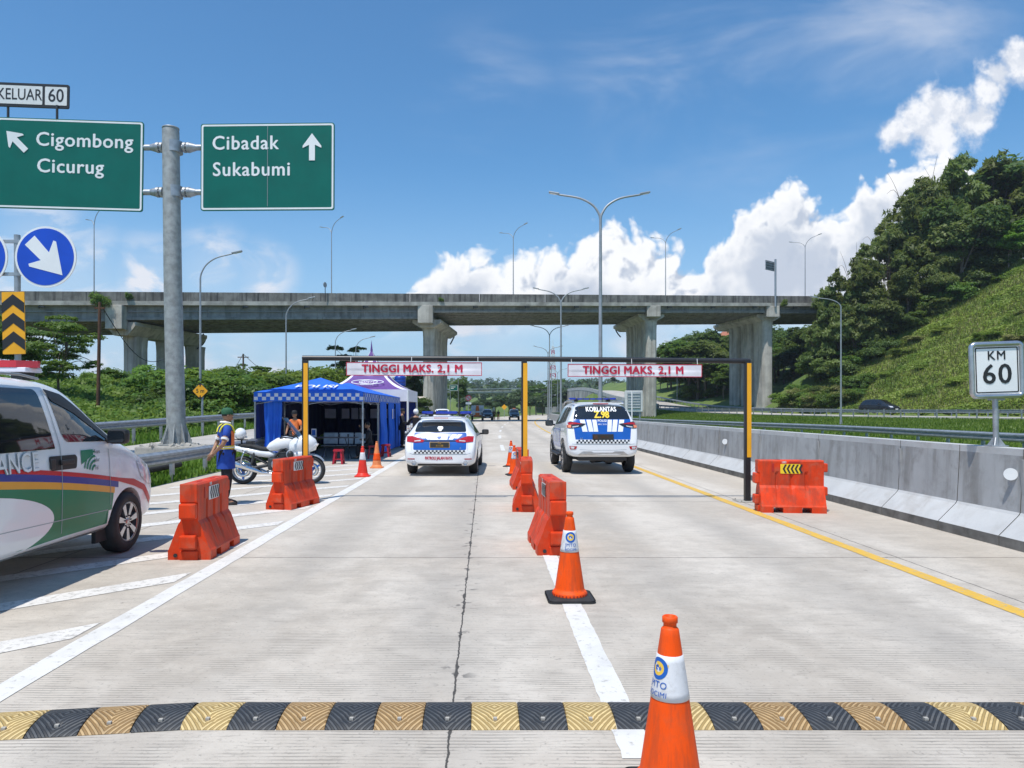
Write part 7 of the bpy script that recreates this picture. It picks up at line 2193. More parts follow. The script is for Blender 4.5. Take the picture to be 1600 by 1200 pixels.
        mb = MB(); mb.tube([(s * .14, -.16, .30), (s * .26, -.16, .30)], .015, 8); mb.build('footrest', MAT['black_rubber'], t)
    mb = MB(); mb.tube([(-.13, .0, .22), (-.26, .06, .01)], .013, 8); mb.build('side_stand', MAT['dark_steel'], t)
    mb = MB(); mb.tube([(0, -.80, .86), (0, -.80, .98)], .02, 8); mb.box((0, -.82, .99), (.26, .26, .02), 0, bev=.005); mb.box((0, -.6, .91), (.24, .16, .12), 0, bev=.03); mb.build('carrier', MAT['black_plastic'], t)
    return t
def screen_mat():
    m = bpy.data.materials.new('screen_clear'); m.use_nodes = True; t = NT(m.node_tree); m.node_tree.nodes.clear()
    g = t.n('ShaderNodeBsdfGlossy'); g.inputs['Roughness'].default_value = .08; g.inputs[0].default_value = (.5, .5, .5, 1)
    tr = t.n('ShaderNodeBsdfTransparent'); tr.inputs[0].default_value = (.62, .68, .72, 1)
    fr = t.n('ShaderNodeFresnel'); fr.inputs[0].default_value = 1.5
    mx = t.n('ShaderNodeMixShader'); t.link(t.math('MULTIPLY', fr.outputs[0], .7, clamp=True), mx.inputs[0]); t.link(tr.outputs[0], mx.inputs[1]); t.link(g.outputs[0], mx.inputs[2])
    o = t.n('ShaderNodeOutputMaterial'); t.link(mx.outputs[0], o.inputs[0]); MAT['screen_clear'] = m
screen_mat()
motorcycle('big white police motorcycle parked sideways behind the left post of the height bar', (-4.66, 16.2, 0), R(-88), R(-3))
def helmet(label, loc, m='car_white'):
    t = thing('helmet', label, 'helmet', loc)
    mb = MB(); mb.ball((0, 0, .12), (.125, .15, .135), 18, 12); mb.tube([(-.12, .06, .05), (0, .155, .045), (.12, .06, .05)], .02, 8); mb.build('shell', MAT[m], t)
    mb = MB(); mb.ball((0, .035, .115), (.121, .128, .06), 16, 8); mb.build('visor', MAT['glass_dark'], t)
helmet('white helmet resting on the rear rack of the parked motorcycle', (-5.48, 16.2, 1.0))
m2 = motorcycle('police motorcycle ridden by an officer in a white helmet left of the estate car', (-2.95, 30.5, 0), R(12))
RIDE = dict(SIT); RIDE = lift(RIDE, .36); RIDE.update({'elbL': (-.33, .26, 1.06), 'wriL': (-.33, .50, 1.05), 'elbR': (.33, .26, 1.06), 'wriR': (.33, .50, 1.05), 'kneL': (-.24, .34, .66), 'ankL': (-.28, .12, .30), 'toeL': (-.28, .28, .26), 'kneR': (.24, .34, .66), 'ankR': (.28, .12, .30), 'toeR': (.28, .28, .26)})
person('officer in dark uniform and white helmet sitting on the motorcycle left of the estate car', (-2.95 + .07, 30.5 - .34, 0), R(12), RIDE, top='cloth_black', legs='cloth_black', hat=('helmet', 'car_white'), height=1.72, hands=False, long_sleeve=True, hem=.90)

# ---------------------------------------------------------------- distant furniture of the place
def water_tank():
    Y = 62; x = (625 - CX) * Y / F_PX; z0 = CAM_H - (604 - CY) * Y / F_PX
    t = thing('water_tank', 'blue plastic water tank on a tall stand behind the purple tent', 'water tank', (x, Y, 0))
    h = 18 * Y / F_PX; r = 9 * Y / F_PX
    mb = MB(); mb.lathe([(0, 0), (r * .96, 0), (r, .04), (r, h * .25), (r * .97, h * .27), (r, h * .29), (r, h * .55), (r * .97, h * .57), (r, h * .59), (r, h * .8), (r * .75, h * .92), (r * .3, h * .98), (r * .3, h), (0, h)], 24, 0, Matrix.Translation((0, 0, z0))); mb.build('tank', MAT['tank_blue'], t)
    mb = MB(); mb.box((0, 0, z0 - .06), (r * 2.2, r * 2.2, .1)); mb.build('platform', MAT['dark_steel'], t)
    for sx in (-1, 1):
        for sy in (-1, 1):
            mb = MB(); mb.box((sx * r, sy * r, z0 / 2 - .05), (.08, .08, z0 - .1)); mb.build('leg', MAT['galvanised'], t)
water_tank()
def no_stop_sign():
    Y = 104; x = (732 - CX) * Y / F_PX
    t = thing('round_sign', 'round red and black prohibition sign far off right of the overpass pier', 'road sign', (x, Y, 0))
    z = CAM_H - (622 - CY) * Y / F_PX
    mb = MB(); mb.tube([(0, 0, 0), (0, 0, z)], .05, 8); mb.build('post', MAT['galvanised'], t)
    mb = MB(); mb.prism(circ(.42, 24), -.02, 0, 0, FACE(0, -.06, z)); p = mb.build('sign_plate', MAT['text_red'], t)
    mb = MB(); mb.prism(circ(.32, 24), 0, .01, 0, FACE(0, -.06, z)); mb.build('dark_field', MAT['sign_back'], p)
    mb = MB(); mb.prism([(-.30, -.05), (.30, -.05), (.30, .05), (-.30, .05)], .01, .02, 0, FACE(0, -.06, z, 0, R(-45))); mb.build('bar', MAT['text_red'], p)
    mb = MB(); mb.prism(rrect(.8, .3, .03), -.02, 0, 0, FACE(0, -.06, z - .75)); mb.build('plate', MAT['sign_white'], t)
    Y = 128; x = (709 - CX) * Y / F_PX; z = CAM_H - (606 - CY) * Y / F_PX
    t = thing('far_direction_sign', 'small green direction sign on two posts far off beside the overpass pier', 'road sign', (x, Y, 0))
    mb = MB(); mb.prism(rrect(1.45, 1.1, .06), -.04, 0, 0, FACE(0, -.06, z)); p = mb.build('sign_board', MAT['sign_green'], t)
    mb = MB(); ring_faces(mb, rrect(1.4, 1.05, .05), rrect(1.3, .95, .04), .006, 0, FACE(0, -.06, z)); mb.box((-.1, -.075, z + .15), (.8, .01, .12)); mb.box((-.25, -.075, z - .12), (.5, .01, .12)); mb.build('lettering', MAT['sign_white'], p)
    for s in (-.6, .8):
        mb = MB(); mb.tube([(s, 0, 0), (s, 0, z + (.5 if s < 0 else 1.4))], .05, 8); mb.build('post', MAT['galvanised'], t)
    Y = 165; x = (788 - CX) * Y / F_PX; z = CAM_H - (636 - CY) * Y / F_PX
    t = thing('yellow_sign', 'yellow arrow board far off beside the far lane, left of the dark SUV', 'road sign', (x, Y, 0))
    mb = MB(); mb.prism(rrect(.9, .9, .06), -.02, 0, 0, FACE(0, -.06, z, 0, R(45))); mb.build('sign_plate', MAT['sign_yellow'], t)
    mb = MB(); mb.tube([(0, 0, -.3), (0, 0, z)], .05, 8); mb.build('post', MAT['galvanised'], t)
no_stop_sign()
def utility_poles():
    tops = []
    for (px0, py0, px1, py1, Y, lab, rr) in ((152, 645, 156, 472, 36, 'leaning rusty brown pole standing left of the overpass pier', .10), (381, 640, 380, 553, 66, 'dark wooden utility pole among the trees left of the police tent', .11), (460, 640, 460, 582, 92, 'shorter dark utility pole seen just above the police tent roof', .11)):
        a, b = at(px0, py0, Y), at(px1, py1, Y)
        t = thing('utility_pole', lab, 'pole', (a[0], Y, 0))
        mb = MB(); mb.tube([(0, 0, -.3), (b[0] - a[0], 0, b[2])], [rr, rr * .7], 10); mb.build('pole', MAT['rust_brown' if px0 < 200 else 'wood_pole'], t)
        mb = MB(); mb.box((b[0] - a[0], 0, b[2] - .3), (.5 if px0 < 200 else 1.0, .08, .08)); mb.build('crossarm', MAT['rust_brown' if px0 < 200 else 'wood_pole'], t)
        tops.append(Vector(b))
    for (i, a, b, lab) in ((0, at(160, 480, 36), at(260, 560, 50), 'thin black cable hanging from the leaning pole across the overpass pier'), (1, tuple(tops[1]), at(300, 604, 45), 'thin black cable sagging left from the wooden utility pole'), (2, tuple(tops[1]), tuple(tops[2]), 'thin black cable between the two utility poles')):
        A, B = Vector(a), Vector(b)
        mb = MB(); pts = [A.lerp(B, k / 12) + Vector((0, 0, -1.2 * math.sin(math.pi * k / 12))) - A for k in range(13)]
        mb.tube(pts, .022, 5); o = mb.build('cable', MAT['black_rubber']); o.location = A; tag(o, lab, 'cable', 'overhead cables')
utility_poles()
def kerbside_pipe():
    mb = MB(); mb.tube(catmull([(-8.0, 12.0, .10), (-7.75, 13.6, .22), (-7.65, 15.5, .28), (-7.6, 18, .30)], 5), .07, 10)
    o = mb.build('black_pipe', MAT['black_rubber']); tag(o, 'black plastic pipe lying under the near left guardrail', 'pipe')
kerbside_pipe()
def buildings():
    def house(label, px0, px1, pyb, pyr, pyt, Y, roof, wall, depth=8, hip=True):
        x0, x1 = (px0 - CX) * Y / F_PX, (px1 - CX) * Y / F_PX
        zb = ground_z((x0 + x1) / 2, Y) - .5; zr = CAM_H - (pyr - CY) * Y / F_PX; zt = CAM_H - (pyt - CY) * Y / F_PX
        cx = (x0 + x1) / 2; w = x1 - x0
        t = thing('house', label, 'house', (cx, Y, 0))
        mb = MB(); mb.box((0, depth / 2, (zb + zr) / 2), (w, depth, zr - zb)); mb.build('wall', MAT[wall], t)
        e = .5; i = w * .22 if hip else 0
        vs = [(-w / 2 - e, -e, zr), (w / 2 + e, -e, zr), (w / 2 + e, depth + e, zr), (-w / 2 - e, depth + e, zr), (-w / 2 + i, depth / 2, zt), (w / 2 - i, depth / 2, zt)]
        mb = MB(); mb.add(vs, [(0, 1, 5, 4), (1, 2, 5), (2, 3, 4, 5), (3, 0, 4), (3, 2, 1, 0)]); mb.build('roof', MAT[roof], t)
        for k in range(2):
            mb = MB(); mb.box((w * (-.22 + .44 * k), -.03, (zb + zr) / 2 + .6), (w * .14, .06, 1.1)); mb.build('window', MAT['glass_dark'], t)
    house('low building with a brownish roof and pale wall behind the left bushes', 98, 182, 612, 600, 588, 78, 'roof_tile', 'wall_white')
    house('white hut with a flat roof beside the overpass pier behind the purple tent', 648, 664, 640, 624, 619, 90, 'wall_cream', 'wall_white', 4)
    house('house with an orange tiled roof high among the trees behind the right pier', 1128, 1164, 540, 526, 516, 188, 'roof_tile', 'wall_cream', 7)
buildings()
def tower():
    Y = 620; x = (864 - CX) * Y / F_PX; zt = CAM_H - (541 - CY) * Y / F_PX
    t = thing('telecom_tower', 'thin red and white lattice telecom tower far behind the median lamps', 'tower', (x, Y, ground_z(x, Y)))
    H = zt - ground_z(x, Y); n = 12
    for mi in range(2):
        mb = MB()
        for k in range(n):
            if k % 2 != mi: continue
            f0, f1 = k / n, (k + 1) / n
            w0, w1 = 3.2 * (1 - f0) + .8 * f0, 3.2 * (1 - f1) + .8 * f1
            C0 = [(sx * w0, sy * w0, H * f0) for sx, sy in ((-1, -1), (1, -1), (1, 1), (-1, 1))]; C1 = [(sx * w1, sy * w1, H * f1) for sx, sy in ((-1, -1), (1, -1), (1, 1), (-1, 1))]
            for a in range(4):
                b = (a + 1) % 4
                mb.tube([C0[a], C1[a]], .22, 4); mb.tube([C0[a], C1[b]], .12, 4); mb.tube([C0[b], C1[a]], .12, 4); mb.tube([C1[a], C1[b]], .12, 4)
        mb.build('lattice', MAT['text_red' if mi == 0 else 'white_paint'], t)
    mb = MB(); mb.tube([(0, 0, H), (0, 0, H + 5)], .2, 5); mb.build('antenna', MAT['white_paint'], t)
tower()
def far_viaduct():
    t = thing('far_viaduct', 'long low concrete flyover crossing in the far distance below the wooded ridge', 'bridge', (-12, 330, 0))
    mb = MB()
    for (x0, x1, z0, z1, y, h) in ((-60, 34, 8.6, 10.2, 0, 1.1),):
        mb.add([(x0, y, z0), (x1, y + 20, z1), (x1, y + 20, z1 + h), (x0, y, z0 + h), (x0, y + 10, z0), (x1, y + 30, z1), (x1, y + 30, z1 + h), (x0, y + 10, z0 + h)], [(0, 1, 2, 3), (4, 5, 6, 7), (3, 2, 6, 7), (0, 1, 5, 4)])
    mb.build('deck', MAT['bridge_slab_edge'], t)
    mb = MB()
    mb.sweep([(0, 0), (.3, 0), (.3, .35), (0, .35)], [(-60, -.4, 10.4), (34, 19.6, 12.0)], 0); mb.build('rail', MAT['galvanised'], t)
    for k in range(7):
        x = -54 + 14 * k
        mb = MB(); mb.box((x, 5 + (x + 60) * .21, 3.4), (1.4, 2.5, 12)); mb.build('pier', MAT['pier_concrete'], t)
far_viaduct()
# ================================================================== vegetation
leaf_mat('leaf_dark', (.085, .148, .038), (.155, .225, .065), (.066, .116, .036), .55)
leaf_mat('leaf_bamboo', (.17, .23, .062), (.27, .315, .10), (.13, .185, .052), .55)
leaf_mat('leaf_creeper', (.21, .30, .040), (.38, .44, .095), (.15, .24, .035), .5)
leaf_mat('leaf_mid', (.090, .180, .028), (.165, .260, .050), (.070, .14, .03), .5)
leaf_mat('leaf_bright', (.12, .26, .022), (.19, .34, .04), (.10, .21, .02), .5)
leaf_mat('leaf_scrub', (.115, .215, .028), (.235, .320, .060), (.090, .17, .03), .5)
leaf_mat('leaf_grass', (.15, .28, .028), (.26, .38, .07), (.13, .24, .03), .5)
leaf_mat('leaf_dry', (.22, .23, .07), (.34, .32, .13), (.15, .19, .04), .4)
leaf_mat('leaf_far', (.055, .100, .034), (.095, .145, .055), (.048, .082, .036), .3)

def leaf_cards(C, N, size, r, aspect=1.6, droop=.0):
    """C: centres (n,3), N: preferred normals; returns verts, faces of bent leaf cards"""
    n = len(C)
    Nn = N + r.normal(0, .55, (n, 3)); Nn /= np.linalg.norm(Nn, axis=1)[:, None] + 1e-9
    A = r.normal(0, 1, (n, 3)); A -= Nn * (A * Nn).sum(1)[:, None]; A /= np.linalg.norm(A, axis=1)[:, None] + 1e-9
    if droop: A[:, 2] -= droop; A /= np.linalg.norm(A, axis=1)[:, None]
    B = np.cross(Nn, A)
    s = (size * r.uniform(.6, 1.35, n))[:, None]
    L = A * s * aspect * .5; Wd = B * s * .5
    V = np.stack([C - L, C + Wd * .9 + Nn * s * .10, C + L - Nn * s * .12, C - Wd * .9 + Nn * s * .10], 1).reshape(-1, 3)
    F = np.arange(4 * n).reshape(n, 4)
    return V, F

def np_mesh(name, parts, mats):
    me = bpy.data.meshes.new(name)
    V = np.concatenate([p[0] for p in parts]); off = 0; lens = []; idx = []; mi = []
    for (v, f, m) in parts:
        idx.append((f + off).ravel()); lens.append(np.full(len(f), f.shape[1])); mi.append(np.full(len(f), m)); off += len(v)
    idx = np.concatenate(idx); lens = np.concatenate(lens); mi = np.concatenate(mi)
    me.vertices.add(len(V)); me.vertices.foreach_set('co', V.astype(np.float32).ravel())
    me.loops.add(len(idx)); me.loops.foreach_set('vertex_index', idx.astype(np.int32))
    me.polygons.add(len(lens))
    st = np.concatenate([[0], np.cumsum(lens)[:-1]])
    me.polygons.foreach_set('loop_start', st.astype(np.int32))
    me.polygons.foreach_set('material_index', mi.astype(np.int32))
    for m in mats: me.materials.append(MAT[m])
    me.update(calc_edges=True); me.validate()
    return me

def crown(seed, blobs, n, size, m, droop=0., aspect=1.6, sub=26, hollow=.45, spread=1.0):
    """blobs: (x,y,z,rx,ry,rz): each gets clumps on its shell, clumps get leaves"""
    r = np.random.default_rng(seed)
    Cs, Ns = [], []
    vol = np.array([b[3] * b[4] * b[5] for b in blobs]) ** .67; vol = vol / vol.sum()
    for b, w in zip(blobs, vol):
        k = max(4, int(sub * w * len(blobs)))
        per = max(3, int(n * w / k))
        d = r.normal(0, 1, (k, 3)); d /= np.linalg.norm(d, axis=1)[:, None]
        d[:, 2] = np.abs(d[:, 2]) * .75 + d[:, 2] * .25
        rad = r.uniform(hollow, 1.05, (k, 1)) ** .6
        c = np.array(b[:3]) + d * rad * np.array(b[3:])
        cr = min(b[3:]) * r.uniform(.20, .46, (k, 1)) * spread
        for i in range(k):
            q = r.normal(0, 1, (per, 3)); q /= np.linalg.norm(q, axis=1)[:, None]
            q *= r.uniform(.25, 1, (per, 1)) ** .5
            q[:, 2] *= .62 if spread < 1.5 else .34
            Cs.append(c[i] + q * cr[i] * 1.25); Ns.append(d[i] * .6 + q * .5 + np.array([0, 0, .75]))
    return leaf_cards(np.concatenate(Cs), np.concatenate(Ns), size, r, aspect, droop)

def limbs(seed, h, r0, blobs, m='bark', nb=1):
    rr = random.Random(seed); mb = MB()
    top = Vector((rr.uniform(-.1, .1) * h, 0, h))
    mb.tube(catmull([(0, 0, -.6), (rr.uniform(-.05, .05) * h, 0, h * .35), (top.x * .7, rr.uniform(-.04, .04) * h, h * .7), top], 4), [r0 * (1 - .75 * k / 12) for k in range(13)], 8)
    for b in blobs:
        f = rr.uniform(.35, .85); a = Vector((top.x * f * .7, 0, h * f)); e = Vector(b[:3]); mid = a.lerp(e, .5) + Vector((0, 0, .06 * h))
        mb.tube(catmull([a, mid, e], 4), [r0 * .42 * (1 - .8 * k / 8) for k in range(9)], 6)
    return mb

PROTO = {}
def proto(kind, seed):
    key = (kind, seed)
    if key in PROTO: return PROTO[key]
    r = random.Random(seed * 77 + len(kind))
    if kind == 'broad':       # rounded dense tree, 10 m
        bl = [(r.uniform(-2.3, 2.3), r.uniform(-2, 2), r.uniform(4.2, 8.6), r.uniform(1.5, 2.5), r.uniform(1.5, 2.3), r.uniform(1.1, 1.8)) for _ in range(11)]
        cr = crown(seed, bl, 15000, .25, 0, sub=34); mm = ['leaf_dark']; tr = limbs(seed, 7.5, .24, bl[:7])
    elif kind == 'bamboo':    # fountain-like clump, 13 m
        bl = []
        for _ in range(26):
            a = r.uniform(0, 6.28); q = r.uniform(.4, 4.0); z = 11.5 - .55 * q ** 1.35 + r.uniform(-3.2, 1.0)
            bl.append((q * math.cos(a), q * math.sin(a), z, r.uniform(.8, 1.4), r.uniform(.8, 1.4), r.uniform(1.0, 1.9)))
        for _ in range(14):
            a = r.uniform(0, 6.28); q = r.uniform(1.5, 4.0); bl.append((q * math.cos(a), q * math.sin(a), r.uniform(1.5, 6.5), 1.3, 1.3, 1.6))
        cr = crown(seed, bl, 18000, .24, 0, droop=.5, aspect=2.8, sub=18); mm = ['leaf_bamboo']
        tr = MB()
        for _ in range(14):
            a = r.uniform(0, 6.28); q = r.uniform(1.5, 4.2); hh = r.uniform(8, 12.4)
            tr.tube(catmull([(.3 * math.cos(a), .3 * math.sin(a), -.5), (q * .3 * math.cos(a), q * .3 * math.sin(a), hh * .55), (q * .8 * math.cos(a), q * .8 * math.sin(a), hh * .95), (q * 1.15 * math.cos(a), q * 1.15 * math.sin(a), hh * (.96 if r.random() < .8 else 1.12))], 4), [.06 * (1 - .85 * k / 12) for k in range(13)], 5)
    elif kind == 'bright':    # young light green tree, 7 m
        bl = [(r.uniform(-1.7, 1.7), r.uniform(-1.6, 1.6), r.uniform(2.8, 6.2), r.uniform(1.0, 1.6), r.uniform(1.0, 1.6), r.uniform(.6, 1.0)) for _ in range(12)]
        cr = crown(seed, bl, 9000, .22, 0, sub=30); mm = ['leaf_bright']; tr = limbs(seed, 5.2, .13, bl[:8])
    elif kind == 'acacia':    # flat-topped open tree, 9 m
        bl = []
        for _ in range(16):
            a = r.uniform(0, 6.28); q = r.uniform(.3, 4.2); bl.append((q * math.cos(a), q * math.sin(a), r.uniform(5.4, 8.6) - .10 * q, r.uniform(.9, 1.7), r.uniform(.9, 1.7), r.uniform(.25, .5)))
        cr = crown(seed, bl, 11000, .17, 0, sub=34, aspect=1.9, spread=2.0); mm = ['leaf_mid']; tr = limbs(seed, 6.5, .16, bl)
    elif kind == 'wispy':     # sparse feathery tree, 7 m
        bl = []
        for _ in range(22):
            a = r.uniform(0, 6.28); q = r.uniform(.3, 3.4); bl.append((q * math.cos(a), q * math.sin(a), r.uniform(2.2, 7.2), r.uniform(.5, 1.1), r.uniform(.5, 1.1), r.uniform(.25, .55)))
        cr = crown(seed, bl, 7500, .13, 0, sub=30, aspect=2.4, spread=2.2); mm = ['leaf_mid']; tr = limbs(seed, 6.0, .11, bl)
    else:                     # shrub, 2.6 m
        bl = [(r.uniform(-1.3, 1.3), r.uniform(-1.3, 1.3), r.uniform(.4, 2.0), r.uniform(.7, 1.2), r.uniform(.7, 1.2), r.uniform(.5, .9)) for _ in range(9)]
        cr = crown(seed, bl, 7500, .115, 0, sub=30, aspect=2.0, spread=1.3); mm = ['leaf_scrub']; tr = limbs(seed, 1.6, .05, bl)
    me = np_mesh(kind + '_crown', [(cr[0], cr[1], 0)], mm)
    t_ = bpy.data.meshes.new('trunk'); t_.from_pydata(tr.v, [], tr.f); t_.materials.append(MAT['bark_pale' if kind in ('acacia', 'bright') else 'bark'])
    t_.polygons.foreach_set('use_smooth', [True] * len(t_.polygons))
    PROTO[key] = (me, t_)
    return PROTO[key]
_swap = {}
def plant(kind, seed, label, cat, x, y, h, group, name=None, leaf=None, wide=1.0, z=None, rot=None):
    full = {'broad': 10.0, 'bamboo': 13.2, 'bright': 7.0, 'acacia': 8.9, 'wispy': 7.5, 'shrub': 2.6}[kind]
    me, tr = proto(kind, seed)
    if leaf:
        k = (kind, seed, leaf)
        if k not in _swap: m2 = me.copy(); m2.materials[0] = MAT[leaf]; _swap[k] = m2
        me = _swap[k]
    s = h / full
    t = thing(name or {'broad': 'tree', 'bamboo': 'bamboo_clump', 'bright': 'young_tree', 'acacia': 'acacia_tree', 'wispy': 'feathery_tree', 'shrub': 'shrub'}[kind], label, cat, (x, y, ground_z(x, y) - .15 if z is None else z), rng.uniform(0, 6.28) if rot is None else rot, group)
    t.scale = (s * wide, s * wide, s)
    link('crown' if kind != 'shrub' else 'foliage', me, t); link('trunk' if kind not in ('shrub', 'bamboo') else 'stem', tr, t)
    return t
def ppx(px, Y): return (px - CX) * Y / F_PX
def hgt(py, Y, x): return CAM_H - (py - CY) * Y / F_PX - ground_z(x, Y) + .15

# ---- the wooded crest right of the overpass: each tree by where its top shows in the photo
CREST = [  # kind, seed, px, py of top, Y, label, wide
    ('bamboo', 1, 1306, 450, 110, 'leaning bamboo clump at the left foot of the wooded crest beside the overpass end', .8),
    ('bamboo', 2, 1342, 396, 110, 'bamboo clump on the hillside, second from the overpass end', .9),
    ('broad', 1, 1335, 470, 108, 'low dark broadleaf tree under the bamboo beside the overpass end', .9),
    ('broad', 2, 1382, 440, 107, 'dark bushy tree low on the crest between bamboo and the tall dark tree', .9),
    ('bamboo', 3, 1388, 356, 111, 'bamboo clump with thin shoots sticking out to the left of the high crest', .75),
    ('bamboo', 2, 1438, 272, 112, 'tall bamboo clump at the upper left of the crest', .8),
    ('bamboo', 1, 1492, 254, 113, 'tall bamboo clump with bare canes on top at the middle of the crest', .9),
    ('broad', 3, 1502, 314, 106, 'big dark leaved tree standing in front of the tall bamboo', .95),
    ('broad', 1, 1468, 390, 106, 'dark tree below the big dark leaved tree', .8),
    ('bamboo', 3, 1560, 254, 113, 'tall bamboo clump at the upper right of the crest', 1.0),
    ('broad', 2, 1596, 252, 109, 'dark tree cut by the right edge high on the crest', 1.0),
    ('bright', 1, 1578, 342, 104, 'small bright green tree in front of the dark trees at the right edge', 1.05),
    ('broad', 3, 1548, 350, 108, 'shaded tree between the big dark tree and the bright green tree', .9),
    ('bamboo', 2, 1284, 500, 111, 'short bamboo clump next to the overpass end at the bottom of the wood', .9),
    ('broad', 1, 1420, 340, 114, 'tree behind the bamboo on the upper left of the crest', 1.0),
    ('broad', 2, 1640, 235, 113, 'tall tree just outside the right edge on the crest', 1.2),
    ('broad', 3, 1455, 345, 109, 'dark green tree filling the middle of the wooded crest', 1.0),
    ('bamboo', 1, 1362, 478, 108, 'drooping bamboo at the lower edge of the wood above the grass', .7),
    ('broad', 3, 1418, 420, 107, 'round dark shrubby tree at the grass edge below the crest', .85),
    ('broad', 1, 1530, 400, 106, 'dark undergrowth tree left of the bright green tree', .75),
]
for k, sd_, px, py, Y, lab, wd in CREST:
    x = ppx(px, Y)
    plant(k, sd_, lab, 'tree' if k != 'bamboo' else 'bamboo', x, Y, hgt(py, Y, x) * (1.07 if k == 'bamboo' else 1.02), 'trees on the right hillside crest', wide=wd * .95, leaf='leaf_bamboo' if k == 'broad' and px < 1470 else None)
for i in range(44):
    px = 1275 + 345 * (i + rng.random()) / 44; Y = rng.uniform(104.5, 112); x = ppx(px, Y)
    plant('shrub', 1 + i % 4, 'dark bushy undergrowth between the trunks along the lower edge of the crest wood', 'shrub', x, Y, rng.uniform(2.0, 4.2), 'undergrowth of the crest wood', wide=1.15, leaf=['leaf_dark', 'leaf_mid', 'leaf_bamboo'][i % 3])
# ---- behind the overpass on the right
k_ = 0
for (px, py, Y, kd, sd_) in [(1048, 545, 172, 'broad', 1), (1075, 520, 182, 'broad', 3), (1100, 512, 190, 'broad', 2), (1122, 516, 178, 'broad', 3), (1145, 524, 172, 'broad', 2), (1062, 575, 160, 'broad', 3), (1092, 560, 158, 'broad', 1), (1118, 550, 160, 'broad', 2), (1140, 560, 152, 'broad', 3),
                             (1170, 500, 168, 'broad', 1), (1215, 505, 150, 'broad', 2), (1240, 510, 146, 'broad', 3), (1262, 505, 140, 'broad', 1), (1225, 545, 138, 'broad', 3), (1252, 550, 134, 'broad', 2), (1275, 500, 150, 'broad', 2), (1230, 590, 130, 'broad', 1), (1130, 590, 146, 'broad', 1), (1080, 600, 150, 'shrub', 1), (1110, 605, 146, 'shrub', 2)]:
    x = ppx(px, Y)
    lab = 'dark tree of the dense wood seen between and beside the right overpass piers' if kd != 'shrub' else 'low shrub at the foot of the wood behind the slip road guardrail'
    plant(kd, sd_, lab, 'tree' if kd != 'shrub' else 'shrub', x, Y, max(2.5, hgt(py, Y, x)), 'trees of the wood behind the right piers' if kd != 'shrub' else 'shrubs behind the slip road', leaf='leaf_mid' if k_ % 3 == 0 and kd != 'shrub' else None, wide=1.2)
    k_ += 1
for i in range(80):
    px = rng.uniform(1030, 1275); Y = rng.uniform(136, 196); x = ppx(px, Y)
    if x < interp(RAMP_R, Y)[0] + 8: continue
    py = (522 if px > 1070 else 560) + rng.uniform(0, 75)
    plant(['broad', 'broad', 'bright', 'broad'][i % 4], 1 + i % 3 if i % 4 != 2 else 1, 'dark tree of the dense wood seen between and beside the right overpass piers', 'tree', x, Y, max(5, min(14, hgt(py, Y, x))), 'trees of the wood behind the right piers', leaf=['leaf_mid', None, 'leaf_mid', 'leaf_bamboo'][i % 4], wide=1.25)
# ---- scrub along the slope foot near the right-hand pier
for i in range(46):
    px = rng.uniform(1195, 1345) if i % 2 else rng.uniform(1190, 1240); Y = rng.uniform(98, 112)
    x = ppx(px, Y); rx, rz = interp(RAMP_R, Y)
    if x < rx + 6.5: x = rx + rng.uniform(6.5, 9)
    plant('shrub', 1 + i % 3, 'dense green shrub in the thicket at the foot of the slope by the right pier', 'shrub', x, Y, rng.uniform(1.2, 2.8), 'shrubs at the slope foot by the right pier', wide=1.15, leaf=[None, 'leaf_mid', 'leaf_scrub', 'leaf_dry'][i % 4] if i % 7 else 'leaf_dry')
for i in range(16):
    px = rng.uniform(1340, 1610); Y = rng.uniform(78, 104)
    x = ppx(px, Y); rx, rz = interp(RAMP_R, Y)
    if x < rx + 6.5: continue
    plant('shrub', 1 + i % 3, 'low tangled shrub growing on the open green slope', 'shrub', x, Y, rng.uniform(.6, 1.3), 'shrubs on the open slope', wide=1.8, leaf=['leaf_creeper', 'leaf_dry', 'leaf_scrub'][i % 3])
# ---- left side
for (kd, sd_, px, py, Y, lab, wd) in [('wispy', 1, 96, 496, 40, 'open feathery tree with thin trunk behind the ambulance roof', 1.2), ('broad', 2, 22, 500, 48, 'leafy tree at the left edge under the overpass', 1.0), ('wispy', 3, 60, 498, 50, 'leafy tree between the left edge and the open feathery tree', 1.3),
                                      ('acacia', 2, 408, 566, 78, 'flat-topped tree right of the wooden utility pole', 1.0), ('acacia', 1, 552, 538, 105, 'tall flat-topped tree rising behind the blue tent roof', .75), ('broad', 2, 522, 568, 98, 'rounded tree behind the blue tent, below the flat-topped one', .9), ('acacia', 3, 585, 592, 108, 'loose tree behind the purple tent peak', 1.0), ('acacia', 3, 352, 578, 74, 'low spreading tree between the big sign pole and the utility pole', 1.0),
                                      ('broad', 1, 645, 580, 118, 'dense tree directly left of the overpass pier behind the purple tent', .9), ('broad', 3, 718, 588, 150, 'dense tree directly right of the overpass pier behind the green sign', .8), ('broad', 2, 615, 588, 125, 'dense tree behind the blue water tank', .9), ('broad', 1, 660, 618, 84, 'low dark bush-like tree next to the purple tent leg', .9)]:
    x = ppx(px, Y)
    plant(kd, sd_, lab, 'tree', x, Y, max(2.0, hgt(py, Y, x)), 'trees left of the road', wide=wd, leaf='leaf_mid' if px < 70 else None)
